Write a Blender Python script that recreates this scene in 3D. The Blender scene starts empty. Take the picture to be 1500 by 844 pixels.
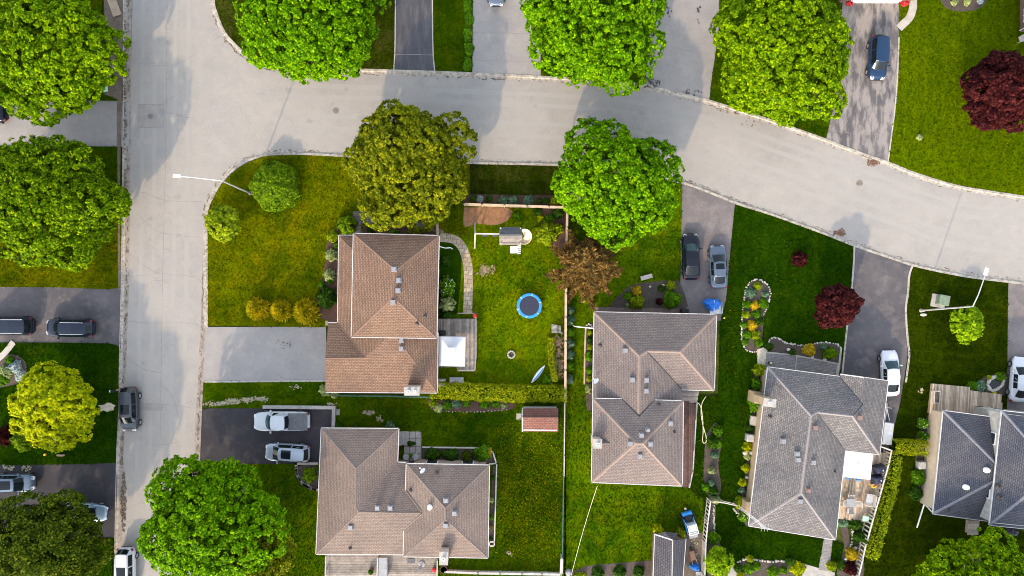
import bpy, bmesh, math, random
import numpy as np
from mathutils import Vector, Matrix
from math import radians as R, sin, cos, pi, hypot, atan2

SC = bpy.context.scene
COL = SC.collection
random.seed(7)

# ---------------------------------------------------------------- camera, sky, sun, exposure
CAM_H = 72.0            # flying height of the drone in metres, looking straight down
cam = bpy.data.cameras.new('camera')
cam.sensor_width = 36.0
cam.lens = 24.0
cam.clip_end = 2000.0
camo = bpy.data.objects.new('camera', cam)
COL.objects.link(camo)
camo.location = (0, 0, CAM_H)
SC.camera = camo

SUN_EL = 26.5
SUN_AZ = 199.5          # clockwise from +Y: the sun stands behind the lower left, shadows fall up and a little right
wd = bpy.data.worlds.new('World')
SC.world = wd
wd.use_nodes = True
wn, wl = wd.node_tree.nodes, wd.node_tree.links
bg = wn['Background']
sky = wn.new('ShaderNodeTexSky')
sky.sky_type = 'NISHITA'
sky.sun_disc = False
sky.sun_elevation = R(SUN_EL)
sky.sun_rotation = R(SUN_AZ)
sky.air_density = 1.0
sky.dust_density = 1.5
sky.ozone_density = 1.0
hs = wn.new('ShaderNodeHueSaturation')
hs.inputs['Saturation'].default_value = 0.50
wl.new(sky.outputs[0], hs.inputs['Color'])
wl.new(hs.outputs[0], bg.inputs[0])
bg.inputs[1].default_value = 0.15
sun = bpy.data.lights.new('sun', 'SUN')
sun.energy = 1.1
sun.angle = R(1.2)
sun.color = (1.0, 0.74, 0.47)
suno = bpy.data.objects.new('sun', sun)
COL.objects.link(suno)
sd = Vector((-sin(R(SUN_AZ)) * cos(R(SUN_EL)), -cos(R(SUN_AZ)) * cos(R(SUN_EL)), -sin(R(SUN_EL))))
suno.rotation_euler = sd.to_track_quat('-Z', 'Y').to_euler()
suno.location = (-20, -60, 60)
vs = SC.view_settings
vs.view_transform = 'Standard'
vs.look = 'None'
vs.gamma = 1.0
vs.use_curve_mapping = False
SC.cycles.filter_width = 1.0
vs.exposure = 2.15

# ---------------------------------------------------------------- helpers
FPX = 1000.0            # focal length in survey pixels (1500 across)
def P(px, py, z=0.0):
    """a surveyed image point whose true height is z -> its place in the world"""
    s = (CAM_H - z) / FPX
    return ((px - 750.0) * s, (422.0 - py) * s, z)
def PV(px, py, z=0.0): return Vector(P(px, py, z))
def polyP(pts, z=0.0): return [P(a, b, z)[:2] for a, b in pts]

ORG = {}
class MB:
    def __init__(s): s.v = []; s.f = []; s.m = []; s.uv = {}
    def add(s, vs, fs, mi=0):
        o = len(s.v); s.v += [tuple(x) for x in vs]
        for f in fs: s.f.append([i + o for i in f]); s.m.append(mi)
        return s
    def box(s, c, d, rz=0.0, mi=0, taper=1.0):
        ca, sa = cos(rz), sin(rz); vs = []
        for z in (-.5, .5):
            k = taper if z > 0 else 1.0
            for x, y in ((-.5, -.5), (.5, -.5), (.5, .5), (-.5, .5)):
                X, Y = x * d[0] * k, y * d[1] * k
                vs.append((c[0] + X * ca - Y * sa, c[1] + X * sa + Y * ca, c[2] + z * d[2]))
        return s.add(vs, [(3, 2, 1, 0), (4, 5, 6, 7), (0, 1, 5, 4), (1, 2, 6, 5), (2, 3, 7, 6), (3, 0, 4, 7)], mi)
    def bar(s, p, q, w, h, mi=0):
        p, q = Vector(p), Vector(q); d = q - p
        if d.length < 1e-6: return s
        d.normalize(); side = d.cross(Vector((0, 0, 1)))
        if side.length < 1e-3: side = Vector((1, 0, 0))
        side.normalize(); up = side.cross(d)
        vs = []
        for e in (p, q):
            for a, b in ((-.5, -.5), (.5, -.5), (.5, .5), (-.5, .5)): vs.append(e + side * a * w + up * b * h)
        return s.add(vs, [(0, 1, 2, 3), (7, 6, 5, 4), (0, 4, 5, 1), (1, 5, 6, 2), (2, 6, 7, 3), (3, 7, 4, 0)], mi)
    def prism(s, poly, z0, z1, mi=0):
        n = len(poly)
        a = sum(poly[i][0] * poly[(i + 1) % n][1] - poly[(i + 1) % n][0] * poly[i][1] for i in range(n))
        if a < 0: poly = poly[::-1]
        vs = [(x, y, z0) for x, y in poly] + [(x, y, z1) for x, y in poly]
        fs = [list(range(n, 2 * n))] + [(i, (i + 1) % n, n + (i + 1) % n, n + i) for i in range(n)]
        return s.add(vs, fs, mi)
    def sheet(s, poly, z, mi=0):
        n = len(poly)
        a = sum(poly[i][0] * poly[(i + 1) % n][1] - poly[(i + 1) % n][0] * poly[i][1] for i in range(n))
        if a < 0: poly = poly[::-1]
        return s.add([(x, y, z) for x, y in poly], [list(range(n))], mi)
    def tube(s, pts, r, n=6, mi=0, r2=None):
        pts = [Vector(p) for p in pts]; o = len(s.v); k = len(pts)
        for i, p in enumerate(pts):
            d = (pts[min(i + 1, k - 1)] - pts[max(i - 1, 0)]).normalized()
            a = d.cross(Vector((0, 0, 1)))
            if a.length < 1e-3: a = Vector((1, 0, 0))
            a.normalize(); b = a.cross(d)
            rr = r if r2 is None else r + (r2 - r) * i / max(1, k - 1)
            for j in range(n):
                t = 2 * pi * j / n; s.v.append(tuple(p + (a * cos(t) + b * sin(t)) * rr))
        for i in range(k - 1):
            for j in range(n):
                s.f.append([o + i * n + j, o + i * n + (j + 1) % n, o + (i + 1) * n + (j + 1) % n, o + (i + 1) * n + j]); s.m.append(mi)
        s.f.append([o + j for j in range(n)][::-1]); s.m.append(mi)
        s.f.append([o + (k - 1) * n + j for j in range(n)]); s.m.append(mi)
        return s
    def lathe(s, prof, c, n=16, mi=0, sx=1.0, sy=1.0):
        o = len(s.v); k = len(prof)
        for r, z in prof:
            for j in range(n):
                t = 2 * pi * j / n; s.v.append((c[0] + r * cos(t) * sx, c[1] + r * sin(t) * sy, c[2] + z))
        for i in range(k - 1):
            for j in range(n):
                s.f.append([o + i * n + j, o + i * n + (j + 1) % n, o + (i + 1) * n + (j + 1) % n, o + (i + 1) * n + j]); s.m.append(mi)
        s.f.append([o + j for j in range(n)][::-1]); s.m.append(mi)
        s.f.append([o + (k - 1) * n + j for j in range(n)]); s.m.append(mi)
        return s
    def ribbon(s, pts, w, z, mi=0, jit=0.0, rng=random):
        pts = [Vector(p[:2]) for p in pts]; L = []; Rr = []
        for i, p in enumerate(pts):
            d = pts[min(i + 1, len(pts) - 1)] - pts[max(i - 1, 0)]
            nn = Vector((-d.y, d.x)).normalized() if d.length else Vector((0, 1))
            ww = w * (1 + rng.uniform(-jit, jit)) / 2
            L.append(p + nn * ww); Rr.append(p - nn * ww)
        n = len(pts)
        vs = [(q.x, q.y, z) for q in Rr] + [(q.x, q.y, z) for q in L]
        return s.add(vs, [(i, i + 1, n + i + 1, n + i) for i in range(n - 1)], mi)
    def build(s, name, mats, parent=None, base=None, smooth=False, local=False):
        if not isinstance(mats, (list, tuple)): mats = [mats]
        if parent is not None: org = Vector((0, 0, 0)) if local else ORG.get(parent.name, Vector((0, 0, 0)))
        else: org = Vector(base) if base is not None else Vector((0, 0, 0))
        me = bpy.data.meshes.new(name)
        me.from_pydata([(x - org.x, y - org.y, z - org.z) for x, y, z in s.v], [], s.f)
        for m in mats: me.materials.append(m)
        me.polygons.foreach_set('material_index', s.m)
        if smooth: me.polygons.foreach_set('use_smooth', [True] * len(s.f))
        me.update()
        o = bpy.data.objects.new(name, me); COL.objects.link(o)
        if parent is not None: o.parent = parent
        else: o.location = org
        ORG[o.name] = org
        return o

def tag(o, label=None, cat=None, group=None, kind=None):
    if label: o['label'] = label
    if cat: o['category'] = cat
    if group: o['group'] = group
    if kind: o['kind'] = kind
    return o
def struct(o): o['kind'] = 'structure'; return o
def thing(name, label, cat, loc, group=None):
    o = bpy.data.objects.new(name, None); COL.objects.link(o)
    o.empty_display_size = 0.3; o.location = loc; ORG[o.name] = Vector(loc)
    return tag(o, label, cat, group)
def smoothline(pts, k=6):
    pts = [Vector(p[:2]) for p in pts]; out = []
    for i in range(len(pts) - 1):
        p0, p1, p2, p3 = pts[max(i - 1, 0)], pts[i], pts[i + 1], pts[min(i + 2, len(pts) - 1)]
        for j in range(k):
            t = j / k
            out.append(0.5 * ((2 * p1) + (p2 - p0) * t + (2 * p0 - 5 * p1 + 4 * p2 - p3) * t * t + (3 * p1 - p0 - 3 * p2 + p3) * t ** 3))
    out.append(pts[-1]); return [(q.x, q.y) for q in out]
def inset(poly, d):
    n = len(poly); a = sum(poly[i][0] * poly[(i + 1) % n][1] - poly[(i + 1) % n][0] * poly[i][1] for i in range(n))
    sg = 1 if a > 0 else -1; out = []
    for i in range(n):
        p0, p1, p2 = Vector(poly[i - 1]), Vector(poly[i]), Vector(poly[(i + 1) % n])
        e1, e2 = (p1 - p0).normalized(), (p2 - p1).normalized()
        n1, n2 = Vector((-e1.y, e1.x)) * sg, Vector((-e2.y, e2.x)) * sg
        m = n1 + n2; k = d / max(0.3, (m.normalized().dot(n1))) if m.length > 1e-4 else d
        q = p1 + (m.normalized() if m.length > 1e-4 else n1) * k
        out.append((q.x, q.y))
    return out
def inpoly(x, y, poly):
    """vectorised point-in-polygon"""
    ins = np.zeros(len(x), bool); n = len(poly); j = n - 1
    for i in range(n):
        xi, yi = poly[i]; xj, yj = poly[j]
        c = ((yi > y) != (yj > y)) & (x < (xj - xi) * (y - yi) / ((yj - yi) or 1e-9) + xi)
        ins ^= c; j = i
    return ins

# ---------------------------------------------------------------- materials
def newmat(name):
    m = bpy.data.materials.new(name); m.use_nodes = True
    nt = m.node_tree; return m, nt, nt.nodes, nt.links, nt.nodes['Principled BSDF']
def c4(c): return (c[0], c[1], c[2], 1.0)
def noise(nt, vec, scale, detail=4.0, rough=0.6):
    n = nt.nodes.new('ShaderNodeTexNoise'); n.inputs['Scale'].default_value = scale
    n.inputs['Detail'].default_value = detail; n.inputs['Roughness'].default_value = rough
    if vec is not None: nt.links.new(vec, n.inputs['Vector'])
    return n.outputs['Fac']
def ramp(nt, fac, stops):
    r = nt.nodes.new('ShaderNodeValToRGB'); e = r.color_ramp.elements
    e[0].position, e[0].color = stops[0][0], c4(stops[0][1]); e[1].position, e[1].color = stops[-1][0], c4(stops[-1][1])
    for p, c in stops[1:-1]: q = e.new(p); q.color = c4(c)
    nt.links.new(fac, r.inputs[0]); return r.outputs[0]
def mix(nt, fac, a, b, mode='MIX'):
    m = nt.nodes.new('ShaderNodeMix'); m.data_type = 'RGBA'; m.blend_type = mode
    for sock, v in ((m.inputs[0], fac), (m.inputs[6], a), (m.inputs[7], b)):
        if hasattr(v, 'is_linked'): nt.links.new(v, sock)
        elif isinstance(v, (int, float)): sock.default_value = v
        else: sock.default_value = c4(v)
    return m.outputs[2]
def coords(nt, world=True):
    if world: return nt.nodes.new('ShaderNodeNewGeometry').outputs['Position']
    return nt.nodes.new('ShaderNodeTexCoord').outputs['Object']
def bump(nt, h, strength, dist, bs):
    b = nt.nodes.new('ShaderNodeBump'); b.inputs['Strength'].default_value = strength; b.inputs['Distance'].default_value = dist
    nt.links.new(h, b.inputs['Height']); nt.links.new(b.outputs[0], bs.inputs['Normal'])
def pm(name, c1, c2=None, scale=3.0, c3=None, scale2=40.0, amt2=0.35, rough=0.8, metal=0.0, bmp=0.0, bscale=30.0, spec=0.3, coat=0.0, world=True, lo=0.35, hi=0.65, isl=0.0):
    m, nt, nd, lk, bs = newmat(name)
    c2 = c2 or tuple(x * 0.75 for x in c1)
    v = coords(nt, world)
    col = ramp(nt, noise(nt, v, scale), [(lo, c2), (hi, c1)])
    if c3 is not None:
        f = nt.nodes.new('ShaderNodeMapRange'); f.inputs[1].default_value = .45; f.inputs[2].default_value = .7; f.inputs[4].default_value = amt2
        lk.new(noise(nt, v, scale2, 3), f.inputs[0]); col = mix(nt, f.outputs[0], col, c3)
    if isl:
        gi = nt.nodes.new('ShaderNodeNewGeometry')
        col = mix(nt, 1.0, col, ramp(nt, gi.outputs['Random Per Island'], [(0, (1 - isl,) * 3), (1, (1 + isl,) * 3)]), 'MULTIPLY')
    lk.new(col, bs.inputs['Base Color'])
    bs.inputs['Roughness'].default_value = rough; bs.inputs['Metallic'].default_value = metal
    bs.inputs['Specular IOR Level'].default_value = spec; bs.inputs['Coat Weight'].default_value = coat
    bs.inputs['Coat Roughness'].default_value = 0.08
    if bmp: bump(nt, noise(nt, v, bscale, 3), bmp, 0.05, bs)
    return m
def grassmat(name, a, b, c, big=0.14, patch=0.5):
    """a main green, b darker green, c dry / yellow tone"""
    m, nt, nd, lk, bs = newmat(name); v = coords(nt)
    col = ramp(nt, noise(nt, v, big, 3, .55), [(.36, b), (.62, a)])
    f = ramp(nt, noise(nt, v, 0.55, 4, .65), [(.45, (0, 0, 0)), (.72, (patch,) * 3)])
    col = mix(nt, f, col, c)
    g = ramp(nt, noise(nt, v, 4.5, 4, .8), [(.3, (.5,) * 3), (.7, (1.4,) * 3)])
    col = mix(nt, 1.0, col, g, 'MULTIPLY')
    wv = nd.new('ShaderNodeTexWave'); wv.inputs['Scale'].default_value = .30; wv.inputs['Distortion'].default_value = 3.0; wv.inputs['Detail'].default_value = 3.0; wv.inputs['Detail Scale'].default_value = .6
    lk.new(v, wv.inputs['Vector']); wv.bands_direction = 'Y' if len(name) % 2 else 'X'
    col = mix(nt, 1.0, col, ramp(nt, wv.outputs['Fac'], [(.2, (.94, .955, .96)), (.8, (1.045, 1.035, 1.0))]), 'MULTIPLY')
    gi = nt.nodes.new('ShaderNodeNewGeometry')
    g2 = ramp(nt, gi.outputs['Random Per Island'], [(0, (.52,) * 3), (.6, (1.0,) * 3), (1, (1.6, 1.55, 1.8))])
    col = mix(nt, 1.0, col, g2, 'MULTIPLY')
    lk.new(col, bs.inputs['Base Color']); bs.inputs['Roughness'].default_value = .75
    bs.inputs['Specular IOR Level'].default_value = .0
    bump(nt, noise(nt, v, 9.0, 4, .7), .8, .12, bs)
    return m
def leafmat(name, a, b, c, trans=0.24, rough=.55):
    """a mid leaf, b deep leaf, c young / bright leaf"""
    m, nt, nd, lk, bs = newmat(name)
    gi = nt.nodes.new('ShaderNodeNewGeometry')
    col = ramp(nt, gi.outputs['Random Per Island'], [(0, b), (.5, a), (1, c)])
    n2 = ramp(nt, noise(nt, gi.outputs['Position'], 1.25, 3, .65), [(.33, (.52, .60, .7)), (.67, (1.28, 1.20, 1.0))])  # random clump tone; also paints light clumps and dark gaps into the leaves
    col = mix(nt, 1.0, col, n2, 'MULTIPLY')
    lk.new(col, bs.inputs['Base Color']); bs.inputs['Roughness'].default_value = rough
    bs.inputs['Specular IOR Level'].default_value = .02
    t = nd.new('ShaderNodeBsdfTranslucent'); lk.new(mix(nt, 1.0, col, (1.25, 1.15, .5), 'MULTIPLY'), t.inputs[0])
    ms = nd.new('ShaderNodeMixShader'); ms.inputs[0].default_value = trans
    lk.new(bs.outputs[0], ms.inputs[1]); lk.new(t.outputs[0], ms.inputs[2])
    lk.new(ms.outputs[0], nd['Material Output'].inputs[0])
    return m
def asphalt(name, a, b, c, big=.25, wear=(0.5, .62), grain=28, rough=.9, stretch=None):
    """a main, b darker, c worn pale patches"""
    m, nt, nd, lk, bs = newmat(name); v = coords(nt)
    col = ramp(nt, noise(nt, v, big, 5, .6), [(.35, b), (.65, a)])
    v2 = v
    if stretch:
        mp = nd.new('ShaderNodeMapping'); lk.new(v, mp.inputs[0]); mp.inputs['Scale'].default_value = stretch; mp.inputs['Rotation'].default_value = (0, 0, .12); v2 = mp.outputs[0]
    f = ramp(nt, noise(nt, v2, big * 3.1, 6, .7), [(wear[0], (0, 0, 0)), (wear[1], (1, 1, 1))])
    col = mix(nt, f, col, c)
    g = ramp(nt, noise(nt, v, grain, 3, .8), [(.25, (.78,) * 3), (.75, (1.22,) * 3)])
    col = mix(nt, 1.0, col, g, 'MULTIPLY')
    g = ramp(nt, noise(nt, v, 5.0, 5, .8), [(.3, (.91, .90, .90)), (.7, (1.08, 1.07, 1.06))])
    col = mix(nt, 1.0, col, g, 'MULTIPLY')
    g = ramp(nt, noise(nt, v, .8, 6, .7), [(.33, (.93, .935, .95)), (.68, (1.05, 1.03, 1.01))])
    col = mix(nt, 1.0, col, g, 'MULTIPLY')
    lk.new(col, bs.inputs['Base Color']); bs.inputs['Roughness'].default_value = rough
    bs.inputs['Specular IOR Level'].default_value = .25
    bump(nt, noise(nt, v, 22, 3, .8), .3, .02, bs)
    return m
def shingle(name, a, b, gap, stain=None, row=.17, w=.34, contrast=.5):
    m, nt, nd, lk, bs = newmat(name)
    uv = nt.nodes.new('ShaderNodeTexCoord').outputs['UV']
    br = nd.new('ShaderNodeTexBrick'); lk.new(uv, br.inputs['Vector'])
    br.inputs['Color1'].default_value = c4(a); br.inputs['Color2'].default_value = c4(b); br.inputs['Mortar'].default_value = c4(gap)
    br.inputs['Scale'].default_value = 1.0; br.inputs['Mortar Size'].default_value = .035; br.inputs['Mortar Smooth'].default_value = .4
    br.inputs['Brick Width'].default_value = w; br.inputs['Row Height'].default_value = row; br.offset = .5
    v = coords(nt)
    g = ramp(nt, noise(nt, v, 7.0, 4, .8), [(.28, (.68,) * 3), (.72, (1.30,) * 3)])
    col = mix(nt, 1.0, br.outputs['Color'], g, 'MULTIPLY')
    g = ramp(nt, noise(nt, v, .35, 4, .6), [(.3, stain or (.80, .80, .83)), (.68, (1.08, 1.06, 1.03))])
    col = mix(nt, 1.0, col, g, 'MULTIPLY')
    lk.new(col, bs.inputs['Base Color']); bs.inputs['Roughness'].default_value = .9; bs.inputs['Specular IOR Level'].default_value = .2
    bump(nt, br.outputs['Fac'], .4, -.03, bs)
    return m
def brickmat(name, a, b, mortar, bw=.4, rh=.2, upright=False):
    m, nt, nd, lk, bs = newmat(name); v = coords(nt)
    mp = nd.new('ShaderNodeMapping'); mp.inputs['Rotation'].default_value = (0, 0, 0 if upright else .1)
    if upright:                                   # courses run level round an upright wall
        sx = nd.new('ShaderNodeSeparateXYZ'); lk.new(v, sx.inputs[0]); ad = nd.new('ShaderNodeMath'); lk.new(sx.outputs[0], ad.inputs[0]); lk.new(sx.outputs[1], ad.inputs[1])
        cb = nd.new('ShaderNodeCombineXYZ'); lk.new(ad.outputs[0], cb.inputs[0]); lk.new(sx.outputs[2], cb.inputs[1]); lk.new(cb.outputs[0], mp.inputs[0])
    else: lk.new(v, mp.inputs[0])
    br = nd.new('ShaderNodeTexBrick'); lk.new(mp.outputs[0], br.inputs['Vector'])
    br.inputs['Color1'].default_value = c4(a); br.inputs['Color2'].default_value = c4(b); br.inputs['Mortar'].default_value = c4(mortar)
    br.inputs['Scale'].default_value = 1.0; br.inputs['Mortar Size'].default_value = .02
    br.inputs['Brick Width'].default_value = bw; br.inputs['Row Height'].default_value = rh
    g = ramp(nt, noise(nt, v, 2.5, 4), [(.3, (.75,) * 3), (.7, (1.2,) * 3)])
    lk.new(mix(nt, 1.0, br.outputs['Color'], g, 'MULTIPLY'), bs.inputs['Base Color']); bs.inputs['Roughness'].default_value = .9
    return m

M = {}
# ground
M['earth'] = grassmat('earth', (.055, .085, .012), (.04, .06, .01), (.10, .09, .03))
M['road'] = asphalt('road_asphalt', (.283, .268, .243), (.248, .237, .218), (.305, .285, .256), big=.10, wear=(.5, .8))
M['gutter'] = asphalt('gutter_concrete', (.29, .255, .22), (.22, .19, .155), (.12, .095, .07), big=.6, wear=(.52, .64))
M['kerb'] = pm('kerb_concrete', (.40, .365, .31), (.27, .24, .20), 1.6, (.10, .08, .06), 3.5, .7, bmp=.2)
M['tar'] = pm('crack_tar', (.17, .155, .15), (.23, .21, .20), 3)
M['tyremark'] = pm('tyre_rubber', (.235, .215, .207), (.29, .27, .26), 1.5)
M['patch'] = asphalt('patched_asphalt', (.245, .231, .210), (.215, .204, .188), (.262, .245, .222), big=.4)
M['drive_dark'] = asphalt('dark_asphalt', (.095, .089, .092), (.060, .058, .064), (.135, .122, .118), big=.22, wear=(.48, .7))
M['drive_black'] = asphalt('black_asphalt', (.036, .034, .040), (.026, .026, .031), (.068, .058, .056), big=.18, wear=(.5, .72))
M['drive_blue'] = asphalt('blue_grey_asphalt', (.064, .067, .078), (.044, .047, .057), (.115, .108, .108), big=.25, wear=(.48, .75), stretch=(2.2, .3, 1))
M['drive_mid'] = asphalt('grey_asphalt', (.155, .138, .135), (.115, .104, .104), (.19, .17, .162), big=.22, wear=(.46, .72))
M['drive_pale'] = asphalt('pale_asphalt', (.262, .250, .236), (.222, .214, .206), (.292, .270, .250), big=.3, wear=(.55, .75))
M['drive_worn'] = asphalt('worn_asphalt', (.105, .10, .102), (.075, .073, .077), (.225, .205, .19), big=.22, wear=(.44, .56), stretch=(1.5, .42, 1))
M['concrete'] = pm('concrete', (.40, .37, .32), (.32, .29, .25), 1.5, (.2, .17, .14), 8, .3, bmp=.15)
M['slab'] = pm('concrete_slab', (.36, .34, .31), (.27, .255, .235), 1.8, (.16, .15, .12), 8, .4, bmp=.15)
M['paver'] = brickmat('interlocking_paver', (.24, .225, .215), (.19, .18, .175), (.11, .10, .095), .3, .15)
M['sandpaver'] = brickmat('sandstone_flags', (.40, .33, .23), (.30, .24, .16), (.10, .085, .05), .45, .45)
M['darkflag'] = brickmat('dark_flagstone', (.16, .145, .11), (.11, .10, .075), (.04, .04, .02), .5, .45)
M['brickpath'] = brickmat('brick_path', (.22, .15, .12), (.17, .115, .095), (.10, .08, .07), .25, .12)
M['soil'] = pm('garden_soil', (.060, .045, .035), (.035, .027, .02), 2, (.14, .11, .085), 14, .6, bmp=.5, bscale=14)
M['redsoil'] = pm('red_bark_mulch', (.075, .036, .022), (.045, .022, .015), 2, (.14, .08, .05), 14, .5, bmp=.5, bscale=14)
M['mulch'] = pm('orange_mulch', (.25, .125, .06), (.15, .075, .035), 2.5, (.36, .22, .12), 14, .6, bmp=.5, bscale=14)
M['dirt'] = pm('bare_dirt', (.13, .10, .075), (.075, .058, .042), 1.2, (.21, .17, .13), 9, .5, bmp=.4, bscale=12)
M['sand'] = pm('pale_gravel', (.50, .46, .36), (.33, .29, .2), 5, (.62, .58, .5), 20, .6, bmp=.4, bscale=25)
M['gravel'] = pm('weathered_gravel', (.36, .32, .22), (.24, .21, .13), 5, bmp=.2)
M['stones'] = pm('edging_stone', (.52, .49, .43), (.32, .29, .25), 5, bmp=.2)
# grass tones
M['g_olive'] = grassmat('grass_olive', (0.098, 0.118, 0.0008), (0.034, 0.06, 0.0006), (0.16, 0.135, 0.001), .16, .7)  # darker tone deepened: lawn mottling plus tree shade painted into the colour
M['g_back'] = grassmat('grass_backyard', (0.118, 0.185, 0.001), (0.052, 0.108, 0.0008), (0.19, 0.175, 0.0015), .16, .55)  # darker tone deepened likewise, with shade mixed into the mottling
M['g_east'] = grassmat('grass_yellowing', (.155, .180, .0008), (.095, .130, .0006), (.24, .21, .0012), .14, .65)
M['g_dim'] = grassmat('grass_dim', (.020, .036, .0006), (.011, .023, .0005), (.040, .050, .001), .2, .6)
M['g_deep'] = grassmat('grass_deep', (0.015, 0.046, 0.0008), (0.008, 0.03, 0.0006), (0.034, 0.062, 0.001), .12, .5)
M['g_mid'] = grassmat('grass_mid', (0.046, 0.088, 0.0006), (0.018, 0.046, 0.0005), (0.088, 0.1, 0.0008), .14, .5)
M['g_bright'] = grassmat('grass_bright', (0.058, 0.092, 0.0004), (0.042, 0.072, 0.0004), (0.08, 0.1, 0.0006), .12, .5)
M['g_dull'] = grassmat('grass_dull', (0.024, 0.038, 0.001), (0.014, 0.024, 0.0008), (0.06, 0.056, 0.012), .16, .6)
M['g_dry'] = grassmat('grass_dry', (0.042, 0.06, 0.0008), (0.024, 0.042, 0.0006), (0.1, 0.085, 0.004), .13, .7)
# foliage
M['maple'] = leafmat('maple_leaf', (0.078, 0.205, 0.0012), (0.026, 0.095, 0.001), (0.22, 0.39, 0.002))
M['maple2'] = leafmat('maple_leaf_yellowish', (0.102, 0.205, 0.0012), (0.034, 0.092, 0.001), (0.265, 0.38, 0.002))
M['maple_olive'] = leafmat('maple_leaf_olive', (0.11, 0.14, 0.003), (0.05, 0.075, 0.003), (0.27, 0.26, 0.008))
M['dusky'] = leafmat('dusky_leaf', (0.048, 0.08, 0.004), (0.019, 0.04, 0.003), (0.15, 0.175, 0.01), .25)
M['lime'] = leafmat('lime_leaf', (0.31, 0.36, 0.003), (0.17, 0.24, 0.003), (0.5, 0.5, 0.006))
M['springgreen'] = leafmat('spring_green_leaf', (.17, .30, .004), (.09, .18, .003), (.30, .42, .008))
M['maple_left'] = leafmat('maple_leaf_dull', (0.078, 0.16, 0.0012), (0.025, 0.07, 0.001), (0.24, 0.33, 0.003))
M['green'] = leafmat('green_leaf', (0.075, 0.19, 0.005), (0.035, 0.11, 0.004), (0.14, 0.28, 0.01))
M['bushgreen'] = leafmat('bush_leaf', (0.12, 0.215, 0.005), (0.055, 0.13, 0.004), (0.2, 0.3, 0.01))
M['deepgreen'] = leafmat('deep_green_leaf', (0.03, 0.08, 0.006), (0.015, 0.045, 0.004), (0.055, 0.12, 0.012), .2)
M['bluegreen'] = leafmat('blue_green_leaf', (.10, .19, .11), (.05, .10, .06), (.22, .32, .20), .2)
M['yellow'] = leafmat('golden_leaf', (.42, .30, .012), (.28, .19, .012), (.58, .44, .02), .25)
M['gold'] = leafmat('golden_cedar_spray', (.46, .37, .006), (.24, .22, .006), (.66, .54, .02), .25)
M['yelgreen'] = leafmat('yellow_green_leaf', (0.19, 0.265, 0.006), (0.09, 0.15, 0.005), (0.33, 0.38, 0.012), .25)
M['palegreen'] = leafmat('pale_variegated_leaf', (.30, .36, .13), (.15, .22, .06), (.50, .52, .26), .25)
M['burgundy'] = leafmat('burgundy_leaf', (.036, .006, .007), (.016, .003, .004), (.095, .022, .021), .2, .42)
M['rust'] = leafmat('rusty_needle', (.145, .082, .022), (.070, .040, .014), (.30, .19, .055), .25)
M['hedge'] = leafmat('hedge_leaf', (0.215, 0.265, 0.005), (0.11, 0.16, 0.004), (0.36, 0.37, 0.008), .25)
M['redflower'] = leafmat('red_petal', (.62, .03, .05), (.40, .02, .03), (.75, .12, .14), .2)
M['whiteflower'] = leafmat('white_petal', (.75, .75, .72), (.6, .6, .55), (.85, .85, .8), .2)
M['blueleaf'] = leafmat('silver_blue_leaf', (.30, .38, .42), (.14, .20, .18), (.55, .6, .65), .2)
M['bark'] = pm('bark', (.14, .105, .075), (.07, .052, .038), 6, bmp=.6, bscale=20)
M['twig'] = pm('bare_twig', (.30, .22, .15), (.17, .12, .08), 8)
# house materials
M['roofA'] = shingle('brown_shingle', (.205, .134, .094), (.158, .100, .069), (.10, .062, .043))
M['roofB'] = shingle('taupe_shingle', (.190, .150, .127), (.158, .124, .105), (.115, .089, .077))
M['roofM'] = shingle('mauve_brown_shingle', (.190, .158, .142), (.156, .128, .116), (.11, .09, .083))
M['roofC'] = shingle('grey_shingle', (.182, .172, .168), (.112, .107, .106), (.084, .080, .080), w=.28, row=.18)
M['roofD'] = shingle('charcoal_shingle', (.100, .099, .110), (.078, .078, .089), (.045, .046, .053), stain=(.55, .62, .74))
M['roofshed'] = shingle('red_brown_shingle', (.20, .095, .072), (.155, .07, .055), (.09, .045, .036), row=.22)
M['roofgrey'] = shingle('dark_grey_shingle', (.085, .083, .09), (.065, .063, .07), (.035, .035, .04), row=.22)
M['ridgeB'] = pm('ridge_cap_taupe', (.17, .134, .113), (.15, .118, .10), 4)
M['ridgeM'] = pm('ridge_cap_tan', (.215, .160, .132), (.175, .13, .105), 4)
M['ridgeA'] = pm('ridge_cap_brown', (.165, .102, .070), (.13, .08, .056), 4)
M['ridgeC'] = pm('ridge_cap_grey', (.21, .19, .185), (.17, .155, .15), 4)
M['ridgeD'] = pm('ridge_cap_charcoal', (.16, .16, .175), (.12, .12, .13), 4)
M['gutterw'] = pm('white_aluminium', (.52, .51, .49), (.38, .375, .36), 1.5, rough=.5)
M['wallbrick'] = brickmat('wall_brick', (.30, .17, .12), (.25, .14, .10), (.32, .28, .24), .25, .09, True)
M['walltan'] = pm('tan_siding', (.38, .29, .18), (.32, .24, .15), 1.5)
M['wallcream'] = pm('cream_siding', (.44, .36, .27), (.38, .31, .23), 1.5)
M['wallwhite'] = pm('white_siding', (.70, .69, .66), (.6, .59, .56), 1.5)
M['wallbrown'] = pm('brown_brick', (.16, .10, .075), (.12, .075, .055), 4)
M['white'] = pm('white_paint', (.78, .78, .77), (.68, .68, .67), 2, rough=.45)
M['canvas'] = pm('white_canvas', (.52, .53, .55), (.47, .48, .51), 1.5, rough=.7)
M['vent'] = pm('vent_metal', (.27, .27, .285), (.2, .2, .21), 6, rough=.5, metal=.3)
M['ventbrown'] = pm('vent_brown', (.22, .14, .12), (.16, .10, .09), 6, rough=.6)
M['ventdark'] = pm('vent_dark', (.055, .05, .05), (.035, .03, .03), 6, rough=.6)
M['chimbrick'] = brickmat('chimney_brick', (.42, .29, .21), (.36, .25, .18), (.4, .35, .3), .22, .08, True)
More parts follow.
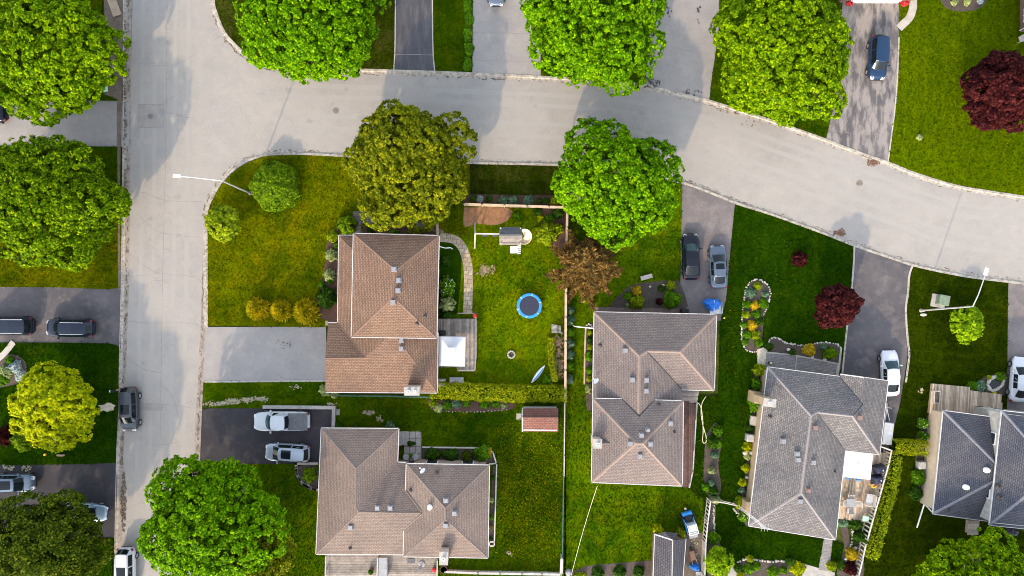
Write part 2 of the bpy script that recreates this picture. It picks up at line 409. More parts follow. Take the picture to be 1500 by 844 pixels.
M['pane'] = pm('window_glass', (.02, .025, .03), (.015, .02, .025), 1, rough=.06, spec=.6)
M['deckgrey'] = pm('weathered_deck', (.26, .225, .19), (.17, .145, .12), 1.6, (.36, .32, .28), 7, .5, bmp=.2, isl=.38)
M['decktan'] = pm('tan_deck', (.40, .31, .22), (.30, .225, .155), 1.6, (.48, .4, .3), 7, .4, bmp=.2, isl=.38)
M['deckbrown'] = pm('dark_stained_deck', (.085, .045, .035), (.055, .03, .024), 1.6, (.15, .10, .08), 5, .4, bmp=.2, isl=.38)
M['fencewood'] = pm('fence_wood', (.46, .35, .24), (.36, .26, .17), 2, bmp=.2, isl=.38)
M['fencewhite'] = pm('fence_white', (.50, .46, .41), (.38, .35, .30), 2, rough=.6, isl=.15)
M['fencegrey'] = pm('fence_grey', (.42, .40, .37), (.3, .285, .26), 2, isl=.15)
M['wire'] = pm('green_wire', (.06, .15, .10), (.04, .10, .07), 4, rough=.5)
M['metal'] = pm('galvanised_metal', (.50, .50, .49), (.42, .42, .41), 3, rough=.4, metal=.4)
M['grey'] = pm('grey_plastic', (.28, .29, .30), (.22, .23, .24), 3, rough=.5)
M['dgrey'] = pm('dark_grey_plastic', (.10, .105, .11), (.07, .075, .08), 3, rough=.5)
M['black'] = pm('black_plastic', (.018, .018, .020), (.012, .012, .013), 3, rough=.4)
M['navy'] = pm('navy_vinyl', (.022, .025, .05), (.015, .017, .035), 3, rough=.35)
M['tarp'] = pm('blue_tarp', (.015, .17, .62), (.012, .11, .42), 3, rough=.4, bmp=.3, bscale=6)
M['bluepad'] = pm('blue_vinyl_pad', (.03, .25, .62), (.025, .19, .5), 3, rough=.45)
M['tramp'] = pm('trampoline_mesh', (.024, .030, .058), (.02, .022, .036), 8, rough=.7)
M['yellowp'] = pm('yellow_plastic', (.75, .48, .04), (.62, .38, .03), 3, rough=.45)
M['cream'] = pm('cream_plastic', (.72, .60, .42), (.60, .48, .32), 3, rough=.45)
M['redp'] = pm('red_plastic', (.34, .05, .055), (.26, .04, .045), 3, rough=.45)
M['mint'] = pm('mint_plastic', (.36, .62, .50), (.3, .52, .42), 3, rough=.5)
M['teal'] = pm('green_metal_cabinet', (.17, .22, .15), (.12, .16, .11), 3, rough=.5)
M['iron'] = pm('cast_iron', (.13, .105, .095), (.08, .065, .06), 8, rough=.7)
M['rustiron'] = pm('rusty_cast_iron', (.26, .16, .12), (.18, .11, .08), 8, rough=.8)
M['water'] = pm('dark_pond_water', (.008, .01, .009), (.006, .008, .007), 1, rough=.08, spec=.5)
M['leaflitter'] = pm('leaf_litter', (.17, .085, .05), (.10, .05, .03), 6)
M['hose'] = pm('pale_hose', (.62, .58, .42), (.55, .5, .36), 3, rough=.5)
# vehicles
def paint(name, c, metal=.35, rough=.32):
    m, nt, nd, lk, bs = newmat(name)
    v = coords(nt, False)
    lk.new(ramp(nt, noise(nt, v, 220, 2), [(.3, tuple(x * .92 for x in c)), (.7, tuple(min(1, x * 1.08) for x in c))]), bs.inputs['Base Color'])
    bs.inputs['Metallic'].default_value = metal; bs.inputs['Roughness'].default_value = rough
    bs.inputs['Coat Weight'].default_value = .2; bs.inputs['Coat Roughness'].default_value = .05; bs.inputs['Specular IOR Level'].default_value = .25
    return m
M['glass'] = pm('car_glass', (.006, .010, .012), (.005, .008, .010), 1, rough=.05, spec=.24)
M['glassteal'] = pm('sky_teal_windscreen', (.014, .045, .048), (.012, .036, .04), 1, rough=.05, spec=.32)  # teal base colour stands in for sky mirrored in the windscreen
M['tyre'] = pm('tyre_rubber_black', (.016, .016, .017), (.012, .012, .012), 6, rough=.8)
M['rim'] = pm('alloy_rim', (.5, .5, .52), (.42, .42, .44), 6, rough=.3, metal=.7)
M['lamp'] = pm('headlight_glass', (.62, .65, .68), (.5, .52, .55), 4, rough=.1, spec=.6)
M['tail'] = pm('red_tail_light', (.20, .008, .014), (.15, .006, .01), 4, rough=.15, spec=.6)
M['trim'] = pm('black_trim', (.02, .02, .022), (.015, .015, .016), 4, rough=.5)
M['chrome'] = pm('bright_rail', (.7, .7, .72), (.6, .6, .62), 4, rough=.25, metal=.6)

# ---------------------------------------------------------------- foliage
def leaf_mesh(name, pos, nrm, size, mat, parent=None, base=None, elong=1.6, rng=None, along=None):
    n = len(pos)
    nrm = nrm / (np.linalg.norm(nrm, axis=1, keepdims=True) + 1e-9)
    ref = rng.normal(size=(n, 3)) if along is None else along + rng.normal(size=(n, 3)) * .25
    a = ref - nrm * np.sum(ref * nrm, 1, keepdims=True); a /= (np.linalg.norm(a, axis=1, keepdims=True) + 1e-9)
    b = np.cross(nrm, a)
    s = (size * rng.uniform(.65, 1.35, n))[:, None]
    la, lb = a * s * .5 * elong, b * s * .5
    fold = nrm * s * .12
    vs = np.stack([pos - la, pos - lb + fold, pos + la, pos + lb + fold], 1).reshape(-1, 3)
    if parent is not None: org = ORG.get(parent.name, Vector((0, 0, 0)))
    else: org = Vector(base)
    vs = vs - np.array(org)
    me = bpy.data.meshes.new(name)
    me.vertices.add(4 * n); me.loops.add(4 * n); me.polygons.add(n)
    me.vertices.foreach_set('co', vs.astype(np.float32).ravel())
    me.loops.foreach_set('vertex_index', np.arange(4 * n, dtype=np.int32))
    me.polygons.foreach_set('loop_start', np.arange(0, 4 * n, 4, dtype=np.int32))
    me.materials.append(mat); me.update(calc_edges=True)
    o = bpy.data.objects.new(name, me); COL.objects.link(o)
    if parent is not None: o.parent = parent
    else: o.location = org
    ORG[o.name] = org
    return o
def unit(n, rng):
    v = rng.normal(size=(n, 3)); return v / np.linalg.norm(v, axis=1, keepdims=True)
def crown_clusters(c, rx, ry, rz, rng, spacing=.85, lobes=14, lobe_r=.42, down=-.35, gap=.12, cone=0.0):
    """cluster centres and outward normals over a lumpy crown made of many lobes"""
    L = []
    dirs = unit(lobes * 4, rng); dirs = dirs[dirs[:, 2] > -.35][:lobes]
    big = unit(40, rng); big = big[big[:, 2] > -.2][:9]
    for d in big: L.append((np.array([d[0] * rx * .56, d[1] * ry * .56, d[2] * rz * .5]) * rng.uniform(.62, 1.22), rng.uniform(.32, .48)))
    for d in dirs:
        k = rng.uniform(.62, .84); L.append((np.array([d[0] * rx * k, d[1] * ry * k, d[2] * rz * k]), rng.uniform(.75, 1.2) * lobe_r))
    L.append((np.array([0, 0, rz * .05]), .76))
    C, N = [], []
    for i, (lc, lr) in enumerate(L):
        ex = np.array([rx * lr, ry * lr, max(rz * lr * 1.25, .35 * rx * lr)])
        area = 4 * pi * ((ex[0] * ex[1]) ** 1.6 / 3 + (ex[0] * ex[2]) ** 1.6 / 3 + (ex[1] * ex[2]) ** 1.6 / 3) ** (1 / 1.6)
        m = max(10, int(area / spacing ** 2 * 1.25))
        d = unit(m, rng); d = d[d[:, 2] > down]
        d = d[rng.uniform(size=len(d)) > gap]
        p = lc + d * ex * rng.uniform(.82, 1.06, (len(d), 1))
        nn = d / ex; nn /= np.linalg.norm(nn, axis=1, keepdims=True)
        keep = np.ones(len(p), bool)
        for j, (oc, orr) in enumerate(L):
            if j == i: continue
            oe = np.array([rx * orr, ry * orr, max(rz * orr * 1.25, .35 * rx * orr)])
            keep &= np.sum(((p - oc) / oe) ** 2, 1) > .62
        C.append(p[keep]); N.append(nn[keep])
    C = np.concatenate(C); th = np.arctan2(C[:, 1], C[:, 0]); ph = rng.uniform(0, 6.28, 3)      # an uneven, slightly lopsided outline
    k = (1 + .055 * np.sin(th + ph[0]) + .05 * np.sin(2 * th + ph[1]) + .045 * np.sin(5 * th + ph[2]))[:, None]
    return C * np.concatenate([k, k, np.ones_like(k)], 1) + np.array(c), np.concatenate(N)
def clump_leaves(C, N, per, rc, rng, upw=.45, jit=.75):
    n = len(C)
    d = unit(n * per, rng) * (rng.uniform(.25, 1, (n * per, 1)) ** .5)
    NN = np.repeat(N, per, 0)
    dn = np.sum(d * NN, 1, keepdims=True)
    d = np.where(dn < 0, d - 1.5 * dn * NN, d)
    pos = np.repeat(C, per, 0) + d * rc * np.repeat(rng.uniform(.7, 1.3, (n, 1)), per, 0)
    nrm = NN * .45 + d * .55 + np.array([0, 0, upw]) + rng.normal(size=(n * per, 3)) * jit * .5
    return pos, nrm

def trunk_mesh(base, h, r, rng, parent, spread, limbs=7):
    mb = MB(); b = Vector(base)
    top = b + Vector((rng.uniform(-.3, .3), rng.uniform(-.3, .3), h * .72))
    mb.tube([b, b + Vector((0, 0, h * .06)), b.lerp(top, .35) + Vector((.05, .04, 0)), b.lerp(top, .7), top], r * 1.25, 9, r2=r * .3)
    for i in range(limbs):
        a = 2 * pi * i / limbs + rng.uniform(-.3, .3); t = rng.uniform(.28, .75)
        s = b.lerp(top, t); e = s + Vector((cos(a) * spread * rng.uniform(.55, .8), sin(a) * spread * rng.uniform(.55, .8), h * rng.uniform(.12, .28)))
        m1 = s.lerp(e, .5) + Vector((0, 0, -.05 * h))
        mb.tube([s, m1, e], r * .42, 6, r2=r * .1)
        for q in range(3):
            f = m1.lerp(e, rng.uniform(.2, .9)); a2 = a + rng.uniform(-1.1, 1.1)
            mb.tube([f, f + Vector((cos(a2) * spread * .3, sin(a2) * spread * .3, h * .09))], r * .16, 5, r2=r * .05)
    return mb.build('trunk', M['bark'], parent)

def tree(label, px, py, rpx, h, mat, cat='tree', name='leafy_tree', seed=0, group=None, ry=1.0, low=.16, leaf=.172, per=30, spacing=.54, rc=.295, lobes=34, gap=.16, jit=.55, lobe_r=.24):
    rng = np.random.default_rng(seed + 11)
    zb = h * low; zc = zb + (h - zb) * .40
    cx, cy, _ = P(px, py, zc)
    r = rpx * (CAM_H - zc) / FPX
    t = thing(name, label, cat, (cx, cy, .1), group)
    C, N = crown_clusters((cx, cy, zc), r, r * ry, (h - zb) * .52, rng, spacing, lobes, gap=gap, lobe_r=lobe_r)
    m = int(len(C) * .8); d = unit(m, rng); d[:, 2] = np.abs(d[:, 2]) - .25      # a loose inner shell behind the outer clumps
    C = np.concatenate([C, np.array([cx, cy, zc]) + d * np.array([r, r * ry, (h - zb) * .52]) * rng.uniform(.55, .86, (m, 1))]); N = np.concatenate([N, d])
    kk = C[:, 2] > zb; C, N = C[kk], N[kk]
    pos, nrm = clump_leaves(C, N, per, rc, rng, jit=jit)
    leaf_mesh('crown', pos, nrm, leaf, mat, t, rng=rng, elong=1.35)
    rr = random.Random(seed)
    trunk_mesh((cx, cy, .05), h, .034 * h * .7, rr, t, r)
    return t

def shrub(label, px, py, rpx, h, mat, cat='shrub', name='round_shrub', seed=0, group=None, ry=1.0, leaf=.13, dens=1.0, flower=None, rot=0.0, zb=.1, square=0.0, ragged=1.0):
    """a dense low plant: one mound of leaves with a few stems inside"""
    rng = np.random.default_rng(seed + int(px * 7 + py * 13))
    cx, cy, _ = P(px, py, h * .5); r = rpx * (CAM_H - h * .5) / FPX
    n = int(max(160, dens * 9.0 * (r * r * 3.2 + r * h * 4) / (leaf * leaf)) * .55); n = min(n, 14000)
    d = unit(n, rng); d[:, 2] = np.abs(d[:, 2]) - .12
    if square:
        mx = np.max(np.abs(d[:, :2]), axis=1, keepdims=True) + 1e-6; ln = np.linalg.norm(d[:, :2], axis=1, keepdims=True)
        d[:, :2] *= 1 + square * (ln / mx - 1)
    ang = np.arctan2(d[:, 1], d[:, 0]); k = rng.integers(3, 7)
    ph = rng.uniform(0, 6.28, 3)
    lump = 1 + ragged * (.12 * np.sin(ang * k + ph[0]) + .09 * np.sin(d[:, 2] * 9 + ang * 2 + ph[1]) + .07 * np.sin(ang * 11 + ph[2]))
    rad = (lump * (rng.uniform(.25, 1, n) ** .22))[:, None]
    pos = np.array([cx, cy, zb]) + d * rad * np.array([r, r * ry, h])
    pos[:, 2] = np.maximum(pos[:, 2], zb + .02)
    if rot:
        x, y = pos[:, 0] - cx, pos[:, 1] - cy
        pos[:, 0], pos[:, 1] = cx + x * cos(rot) - y * sin(rot), cy + x * sin(rot) + y * cos(rot)
    nrm = d / np.array([r, r * ry, h]) * r + np.array([0, 0, .35]) + rng.normal(size=(n, 3)) * .45
    t = thing(name, label, cat, (cx, cy, zb), group)
    leaf_mesh('foliage', pos, nrm, leaf, M[mat] if isinstance(mat, str) else mat, t, rng=rng, elong=1.5)
    if flower:
        m = max(14, int(n * .05)); q = rng.integers(0, n, m)
        leaf_mesh('flowers', pos[q] * np.array([1, 1, 1]) + np.array([0, 0, .05]), nrm[q] + np.array([0, 0, 1.]), leaf * .9, M[flower], t, rng=rng, elong=1.0)
    mb = MB(); rr = random.Random(seed)
    for i in range(4):
        a = i * 1.57 + rr.random(); mb.tube([(cx, cy, zb - .05), (cx + cos(a) * r * .45, cy + sin(a) * r * .45, zb + h * .7)], .02 + r * .015, 5, r2=.006)
    mb.build('stem', M['bark'], t)
    return t

def spray_shrub(label, px, py, rpx, h, mat, cat='cedar', name='golden_cedar', seed=0, group=None, n=1500, elong=4.5, leaf=.11, ry=1.0):
    """upright feathery plant: thin sprays that radiate outward and up"""
    rng = np.random.default_rng(seed + int(px * 3 + py))
    cx, cy, _ = P(px, py, h * .45); r = rpx * (CAM_H - h * .45) / FPX
    d = unit(n, rng); d[:, 2] = np.abs(d[:, 2])
    f = rng.uniform(.3, 1, (n, 1)) ** .5
    taper = 1 - .55 * d[:, 2:3]
    pos = np.array([cx, cy, .12]) + d * f * np.array([r, r * ry, h]) * np.concatenate([taper, taper, np.ones_like(taper)], 1)
    along = d * np.array([1, 1, .9]) + np.array([0, 0, .45])
    t = thing(name, label, cat, (cx, cy, .1), group)
    leaf_mesh('foliage', pos, np.cross(along, rng.normal(size=(n, 3))) + np.array([0, 0, .5]), leaf, M[mat], t, rng=rng, elong=elong, along=along)
    MB().tube([(cx, cy, .02), (cx, cy, h * .8)], .07, 6, r2=.02).build('trunk', M['bark'], t)
    return t

def hedge(label, pts, w, h, mat, seed=0, name='hedge', cat='hedge', leaf=.10, dens=.8, tops=None, group=None):
    """a clipped hedge along a line of survey points"""
    rng = np.random.default_rng(seed + 5)
    line = [P(a, b, h * .8) for a, b in pts]
    t = thing(name, label, cat, (line[0][0], line[0][1], .1), group)
    PP, NN = [], []
    for i in range(len(line) - 1):
        p, q = np.array(line[i][:2]), np.array(line[i + 1][:2]); L = np.linalg.norm(q - p); u = (q - p) / L; s = np.array([-u[1], u[0]])
        n = int(dens * L * (w + 2 * h) * 3.2 / (leaf * leaf)); n = min(n, 26000)
        a = rng.uniform(-.02, 1.02, n); side = rng.uniform(size=n)
        tw = w / (w + 2 * h)
        x = np.where(side < tw, rng.uniform(-.5, .5, n), np.where(side < tw + (1 - tw) / 2, -.5, .5)) * w
        z = np.where(side < tw, 1.0, rng.uniform(.02, 1, n)) * h
        wob = .06 * np.sin(a * L * 2.1 + seed) + .05 * np.sin(a * L * 5.3 + 1)
        x = x * (1 + wob) + rng.normal(size=n) * .06; z = z * (1 + wob * .5) + rng.normal(size=n) * .06
        # round the shoulders
        over = (np.abs(x) > w * .36) & (z > h * .82); z = np.where(over, z - .12 * h, z)
        xy = p + np.outer(a * L, u) + np.outer(x, s)
        PP.append(np.stack([xy[:, 0], xy[:, 1], z + .1], 1))
        nz = np.where(side < tw, 1.0, .25); ns = np.where(side < tw, 0, np.sign(x))
        NN.append(np.stack([s[0] * ns, s[1] * ns, nz], 1) + rng.normal(size=(n, 3)) * .5)
    leaf_mesh('foliage', np.concatenate(PP), np.concatenate(NN), leaf, M[mat], t, rng=rng, elong=1.5)
    mb = MB()
    for i in range(len(line) - 1):
        p, q = Vector(line[i]), Vector(line[i + 1]); k = max(2, int((q - p).length / .7))
        for j in range(k + 1):
            c = p.lerp(q, j / k); mb.tube([(c.x, c.y, 0), (c.x, c.y, h * .75)], .035, 5, r2=.012)
    mb.build('stems', M['bark'], t)
    return t

EXCL = []
TUFTS = []
def grass_tufts(*a_, **k_): TUFTS.append((a_, k_))
def grow_tufts(poly, mat, name='grass', dens=26, h=.11, seed=0, excl=(), fall=None):
    """short blades standing on a lawn (nobody could count them)"""
    rng = np.random.default_rng(seed + 77)
    w = np.array(polyP(poly)); x0, y0 = w.min(0); x1, y1 = w.max(0)
    x0, x1 = max(x0, -56), min(x1, 56); y0, y1 = max(y0, -32.5), min(y1, 32.5)
    n = int((x1 - x0) * (y1 - y0) * dens)
    if n < 4: return None
    x = rng.uniform(x0, x1, n); y = rng.uniform(y0, y1, n)
    k = inpoly(x, y, [tuple(q) for q in w])
    for e in excl: k &= ~inpoly(x, y, polyP(e))
    for e, (ex0, ey0, ex1, ey1) in EXCL:
        if ex0 > x1 or ex1 < x0 or ey0 > y1 or ey1 < y0: continue
        k &= ~inpoly(x, y, e)
    x, y = x[k] + rng.normal(size=k.sum()) * .06, y[k] + rng.normal(size=k.sum()) * .06; n = len(x)
    a = rng.uniform(0, 6.28, n); lean = rng.uniform(.3, 1.2, n)
    dirv = np.stack([np.cos(a) * lean, np.sin(a) * lean, np.ones(n)], 1); dirv /= np.linalg.norm(dirv, axis=1, keepdims=True)
    hh = h * rng.uniform(.6, 1.4, n)
    pos = np.stack([x, y, np.full(n, .10)], 1) + dirv * hh[:, None] * .4
    nrm = np.cross(dirv, np.stack([-np.sin(a), np.cos(a), np.zeros(n)], 1)); nrm *= np.sign(nrm[:, 2:3] + 1e-9)
    o = leaf_mesh(name, pos, nrm + rng.normal(size=(n, 3)) * .2, h * .9, mat, None, (float(x.mean()), float(y.mean()), .1), rng=rng, elong=1.5, along=dirv)
    o['kind'] = 'stuff'
    return o

# ---------------------------------------------------------------- houses
def tri_hit(tri, px, py):
    (x0, y0, z0), (x1, y1, z1), (x2, y2, z2) = tri
    d = (y1 - y2) * (x0 - x2) + (x2 - x1) * (y0 - y2)
    if abs(d) < 1e-9: return None
    a = ((y1 - y2) * (px - x2) + (x2 - x1) * (py - y2)) / d; b = ((y2 - y0) * (px - x2) + (x0 - x2) * (py - y2)) / d; c = 1 - a - b
    if min(a, b, c) < -1e-3: return None
    return CAM_H - 1 / (a / (CAM_H - z0) + b / (CAM_H - z1) + c / (CAM_H - z2))
class Roof:
    def __init__(s): s.faces = []
    def face(s, *pts): s.faces.append(pts); return s
    def z(s, px, py):
        best = None
        for f in s.faces:
            for i in range(1, len(f) - 1):
                h = tri_hit((f[0], f[i], f[i + 1]), px, py)
                if h is not None and (best is None or h > best): best = h
        return best
    def build(s, parent, mat, name='roof'):
        vs, idx, fs = [], {}, []
        for f in s.faces:
            q = []
            for p in f:
                k = tuple(p)
                if k not in idx: idx[k] = len(vs); vs.append(P(*p))
                q.append(idx[k])
            n = Vector((0, 0, 0))
            for i in range(len(q)):
                a, b = Vector(vs[q[i]]), Vector(vs[q[(i + 1) % len(q)]]); n += a.cross(b)
            if n.z < 0: q = q[::-1]
            fs.append(q)
        mb = MB(); mb.add(vs, fs)
        o = mb.build(name, mat, parent); me = o.data
        uvl = me.uv_layers.new(name='UVMap')
        off = ORG[o.name]
        for pl in me.polygons:
            n = pl.normal; u = Vector((0, 0, 1)).cross(n)
            u = Vector((1, 0, 0)) if u.length < 1e-3 else u.normalized(); v = n.cross(u)
            for li in pl.loop_indices:
                co = me.vertices[me.loops[li].vertex_index].co
                uvl.data[li].uv = (co.dot(u) + 50, co.dot(v) + 50)
        sol = o.modifiers.new('thickness', 'SOLIDIFY'); sol.thickness = .16; sol.offset = -1
        return o
def ridge(parent, mat, lines, w=.26):
    for a, b in lines:
        p, q = PV(*a), PV(*b)
        mb = MB(); d = (q - p).normalized(); s = d.cross(Vector((0, 0, 1))).normalized()
        up = Vector((0, 0, .035)); dn = Vector((0, 0, -.05 if abs(d.z) < .05 else -.035))
        vs = []
        for e in (p, q): vs += [e + s * w / 2 + dn, e + up, e - s * w / 2 + dn]
        mb.add(vs, [(0, 1, 4, 3), (1, 2, 5, 4)]); mb.build('ridge_cap', mat, parent)
def gutter(parent, lines, z=None, w=.13, mat='gutterw'):
    for ln in lines:
        mb = MB(); pts = [PV(*p) for p in ln]
        for a, b in zip(pts, pts[1:]): mb.bar(a - Vector((0, 0, .07)), b - Vector((0, 0, .07)), w, .13)
        mb.build('gutter', M[mat], parent)
def walls(parent, eave, mat, ov=.45, z0=0.0, name='wall', win=True, skipw=False, top=.1, rng=random.Random(3), winw=1.2):
    poly = [P(*p)[:2] for p in eave]; ze = min(p[2] for p in eave)
    ins = inset(poly, ov)
    a = sum(ins[i][0] * ins[(i + 1) % len(ins)][1] - ins[(i + 1) % len(ins)][0] * ins[i][1] for i in range(len(ins)))
    if a < 0: ins = ins[::-1]
    mb = MB(); mb.prism(ins, z0, ze + top); w = mb.build(name, M[mat], parent)
    if not win: return ins
    for i in range(len(ins)):
        p, q = Vector(ins[i]), Vector(ins[(i + 1) % len(ins)]); L = (q - p).length
        if L < 3.2: continue
        u = (q - p) / L; nn = Vector((u.y, -u.x)); k = int(L / 3.6)
        if skipw and nn.x < -.8: continue
        for j in range(k):
            c = p + u * L * (j + .5) / k
            for fz in ([1.45] if ze < 4 else [1.45, ze - 1.35]):
                ang = atan2(u.y, u.x)
                f = MB(); f.box((c.x + nn.x * .015, c.y + nn.y * .015, fz), (winw, .09, 1.15), ang)
                fo = f.build('window', M['white'], parent)
                g = MB(); g.box((c.x + nn.x * .07, c.y + nn.y * .07, fz), (winw - .16, .03, 1.0), ang); g.build('pane', M['pane'], fo)
    return ins
def vents(parent, roof, lst, mat='vent', size=.42):
    for px, py in lst:
        z = roof.z(px, py)
        if z is None: z = 4.0
        c = P(px, py, z + .1)
        mb = MB(); mb.box((c[0], c[1], z + .04), (size * 1.25, size * 1.25, .10)); mb.box((c[0], c[1], z + .2), (size, size, .2), taper=.8)
        mb.box((c[0], c[1], z + .31), (size * .95, size * .95, .04)); mb.build('roof_vent', M[mat], parent)
def pipes(parent, roof, lst, mat='ventdark', r=.07, h=.4, base=.22):
    for px, py in lst:
        z = roof.z(px, py) or 4.0; c = P(px, py, z + .1)
        mb = MB(); mb.lathe([(base, -.06), (base * .9, .05), (r * 1.3, .12), (r, .14), (r, h), (r * .6, h)], (c[0], c[1], z), 10); mb.build('vent_pipe', M[mat], parent)
def dish(parent, roof, px, py, ang):
    z = roof.z(px, py) or 4.0; c = P(px, py, z)
    mb = MB(); mb.tube([(c[0], c[1], z), (c[0], c[1], z + .5)], .03, 6)
    e = Vector((cos(ang), sin(ang), .5)).normalized(); cc = Vector((c[0], c[1], z + .55))
    s1 = e.cross(Vector((0, 0, 1))).normalized(); s2 = s1.cross(e)
    vs = [cc - e * .05]; n = 14
    for rr, dd in ((.16, -.03), (.32, .05)):
        for j in range(n): t = 2 * pi * j / n; vs.append(cc + (s1 * cos(t) + s2 * sin(t)) * rr + e * dd)
    fs = [(0, 1 + j, 1 + (j + 1) % n) for j in range(n)] + [(1 + j, 1 + n + j, 1 + n + (j + 1) % n, 1 + (j + 1) % n) for j in range(n)]
    mb.add(vs, fs); mb.tube([cc - s2 * .2, cc + e * .5], .02, 5); mb.box(tuple(cc + e * .5), (.1, .1, .1))
    mb.build('satellite_dish', M['white'], parent)
def chimney(parent, px, py, ztop, sx, sy, rot=0.0, mat='chimbrick', flues=2, z0=0.0, cap='slab'):
    c = P(px, py, ztop)
    mb = MB(); mb.box((c[0], c[1], (z0 + ztop) / 2), (sx, sy, ztop - z0), rot); o = mb.build('chimney', M[mat], parent)
    k = MB(); k.box((c[0], c[1], ztop + .06), (sx * 1.12, sy * 1.15, .12), rot); k.build('chimney_cap', M[cap], o)
    for i in range(flues):
        f = MB(); t = (i - (flues - 1) / 2) * sx * .45
        f.lathe([(.15, 0), (.15, .28), (.11, .28), (.11, .1)], (c[0] + t * cos(rot), c[1] + t * sin(rot), ztop + .12), 10); f.build('flue', M['white'], o)
    return o

# ---------------------------------------------------------------- vehicles
def catm(xs, ys, x):
    return float(np.interp(x, xs, ys))
def vehicle(name, label, cat, px, py, heading, L, Wd, Hh, paintmat, kind='sedan', group=None, sunroof=False, rails=None, glass='glass', roofmat=None, bed=None, z0=.1):
    cx, cy, _ = P(px, py, .8)
    root = thing(name, label, cat, (0, 0, 0), group)
    hw = Wd / 2
    if kind == 'sedan':
        xs = [-.5, -.485, -.45, -.38, -.25, 0, .2, .3, .4, .46, .485, .5]; zt = [.55, .78, .93, .99, .98, .95, .95, .91, .82, .74, .66, .48]
        cab = dict(x0=.235, x1=.085, x2=-.20, x3=-.385, hb=.93, ht=.70, belt=.93)
    elif kind == 'suv':
        xs = [-.5, -.49, -.46, -.38, -.25, 0, .2, .3, .4, .46, .485, .5]; zt = [.58, .95, 1.06, 1.08, 1.07, 1.05, 1.08, 1.07, 1.0, .9, .78, .52]
        cab = dict(x0=.26, x1=.125, x2=-.40, x3=-.475, hb=.93, ht=.70, belt=1.04)
    elif kind == 'van':
        xs = [-.5, -.49, -.46, -.38, -.25, 0, .2, .3, .4, .46, .485, .5]; zt = [.6, .98, 1.1, 1.12, 1.12, 1.1, 1.1, 1.08, .98, .88, .78, .55]
        cab = dict(x0=.33, x1=.17, x2=-.43, x3=-.485, hb=.94, ht=.78, belt=1.08)
    else:
        xs = [-.5, -.49, -.46, -.38, -.25, 0, .2, .3, .4, .46, .485, .5]; zt = [.7, 1.02, 1.06, 1.06, 1.06, 1.06, 1.12, 1.12, 1.08, 1.0, .88, .6]
        cab = dict(x0=.235, x1=.125, x2=-.09, x3=-.125, hb=.92, ht=.74, belt=1.05)
    wxs = [-.5, -.485, -.45, -.36, -.2, .2, .36, .44, .48, .5]; ws = [.58, .78, .92, .985, 1, 1, .975, .88, .70, .44]
    st = [-.5, -.49, -.47, -.44, -.38, -.3, -.2, -.1, 0, .1, .2, .28, .35, .41, .45, .475, .49, .5]
    vs, fs = [], []
    for s in st:
        w = hw * catm(wxs, ws, s); z = catm(xs, zt, s); zl = .30 if abs(s) < .44 else .36
        sec = [(w * .90, zl), (w * .985, zl + .14), (w, (zl + z) / 2), (w * .985, z - .13), (w * .93, z - .035), (w * .6, z + .015), (0, z + .03)]
        ring = [(s * L, y, q) for y, q in sec] + [(s * L, -y, q) for y, q in sec[-2::-1]]
        vs += ring
    m = 13; k = len(st)
    for i in range(k - 1):
        for j in range(m): fs.append((i * m + j, i * m + (j + 1) % m, (i + 1) * m + (j + 1) % m, (i + 1) * m + j))
    fs.append(tuple(range(m))); fs.append(tuple((k - 1) * m + j for j in range(m))[::-1])
    body = MB().add(vs, fs).build('body', paintmat, root, smooth=True, local=True)
    body.modifiers.new('smooth', 'SUBSURF').levels = 1; body.modifiers['smooth'].render_levels = 1
    # cabin: stations x, belt half width, roof half width, z edge, z crown
    b = cab['belt']; hb, ht = cab['hb'] * hw, cab['ht'] * hw
    xs4 = [cab['x0'] * L, cab['x1'] * L, (cab['x1'] * .5 + cab['x2'] * .5) * L, cab['x2'] * L, cab['x3'] * L]
    SEC = []
    for i, x in enumerate(xs4):
        zt_ = [b, Hh - .06, Hh, Hh - .05, b][i]
        wb = hb * [.90, 1, 1, .97, .80][i]; wt = [wb, ht * .97, ht * 1.02, ht * .92, wb][i]
        bow = [.20, .11, 0, -.07, -.13][i]
        if i in (0, 4): sec = [(x, wb, b), (x, wb * .97, b + .005), (x + bow, wb * .55, b + .02), (x + bow * 1.3, 0, b + .03)]
        else: sec = [(x, wb, b), (x, wt, zt_ - .035), (x + bow * .7, wt * .6, zt_ + .01), (x + bow, 0, zt_ + .025)]
        SEC.append([Vector(p) for p in sec] + [Vector((p[0], -p[1], p[2])) for p in sec[-2::-1]])
    vs, fs = [], []
    for sct in SEC: vs += sct
    m = 7
    for i in range(4):
        for j in range(m - 1): fs.append((i * m + j, (i + 1) * m + j, (i + 1) * m + j + 1, i * m + j + 1))
    MB().add(vs, fs).build('cabin', roofmat or paintmat, root, smooth=False, local=True)
    def panel(nm, i0, i1, u0, u1, v0, v1, mat, off=.014, nu=5, nv=8):
        """part of the cabin skin between two stations, v runs across the section"""
        g = []
        for a in range(nu + 1):
            u = u0 + (u1 - u0) * a / nu; row = []
            A = [SEC[i0][j].lerp(SEC[i1][j], u) for j in range(m)]
            for c in range(nv + 1):
                v = (v0 + (v1 - v0) * c / nv) * (m - 1); j = min(int(v), m - 2); row.append(A[j].lerp(A[j + 1], v - j))
            g.append(row)
        cen = Vector((sum(xs4) / 5, 0, b * .9)); vv, ff = [], []
        for a in range(nu + 1):
            for c in range(nv + 1):
                du = g[min(a + 1, nu)][c] - g[max(a - 1, 0)][c]; dv = g[a][min(c + 1, nv)] - g[a][max(c - 1, 0)]
                n = du.cross(dv); n = n.normalized() if n.length > 1e-8 else Vector((0, 0, 1))
                if n.dot(g[a][c] - cen) < 0: n = -n
                vv.append(g[a][c] + n * off)
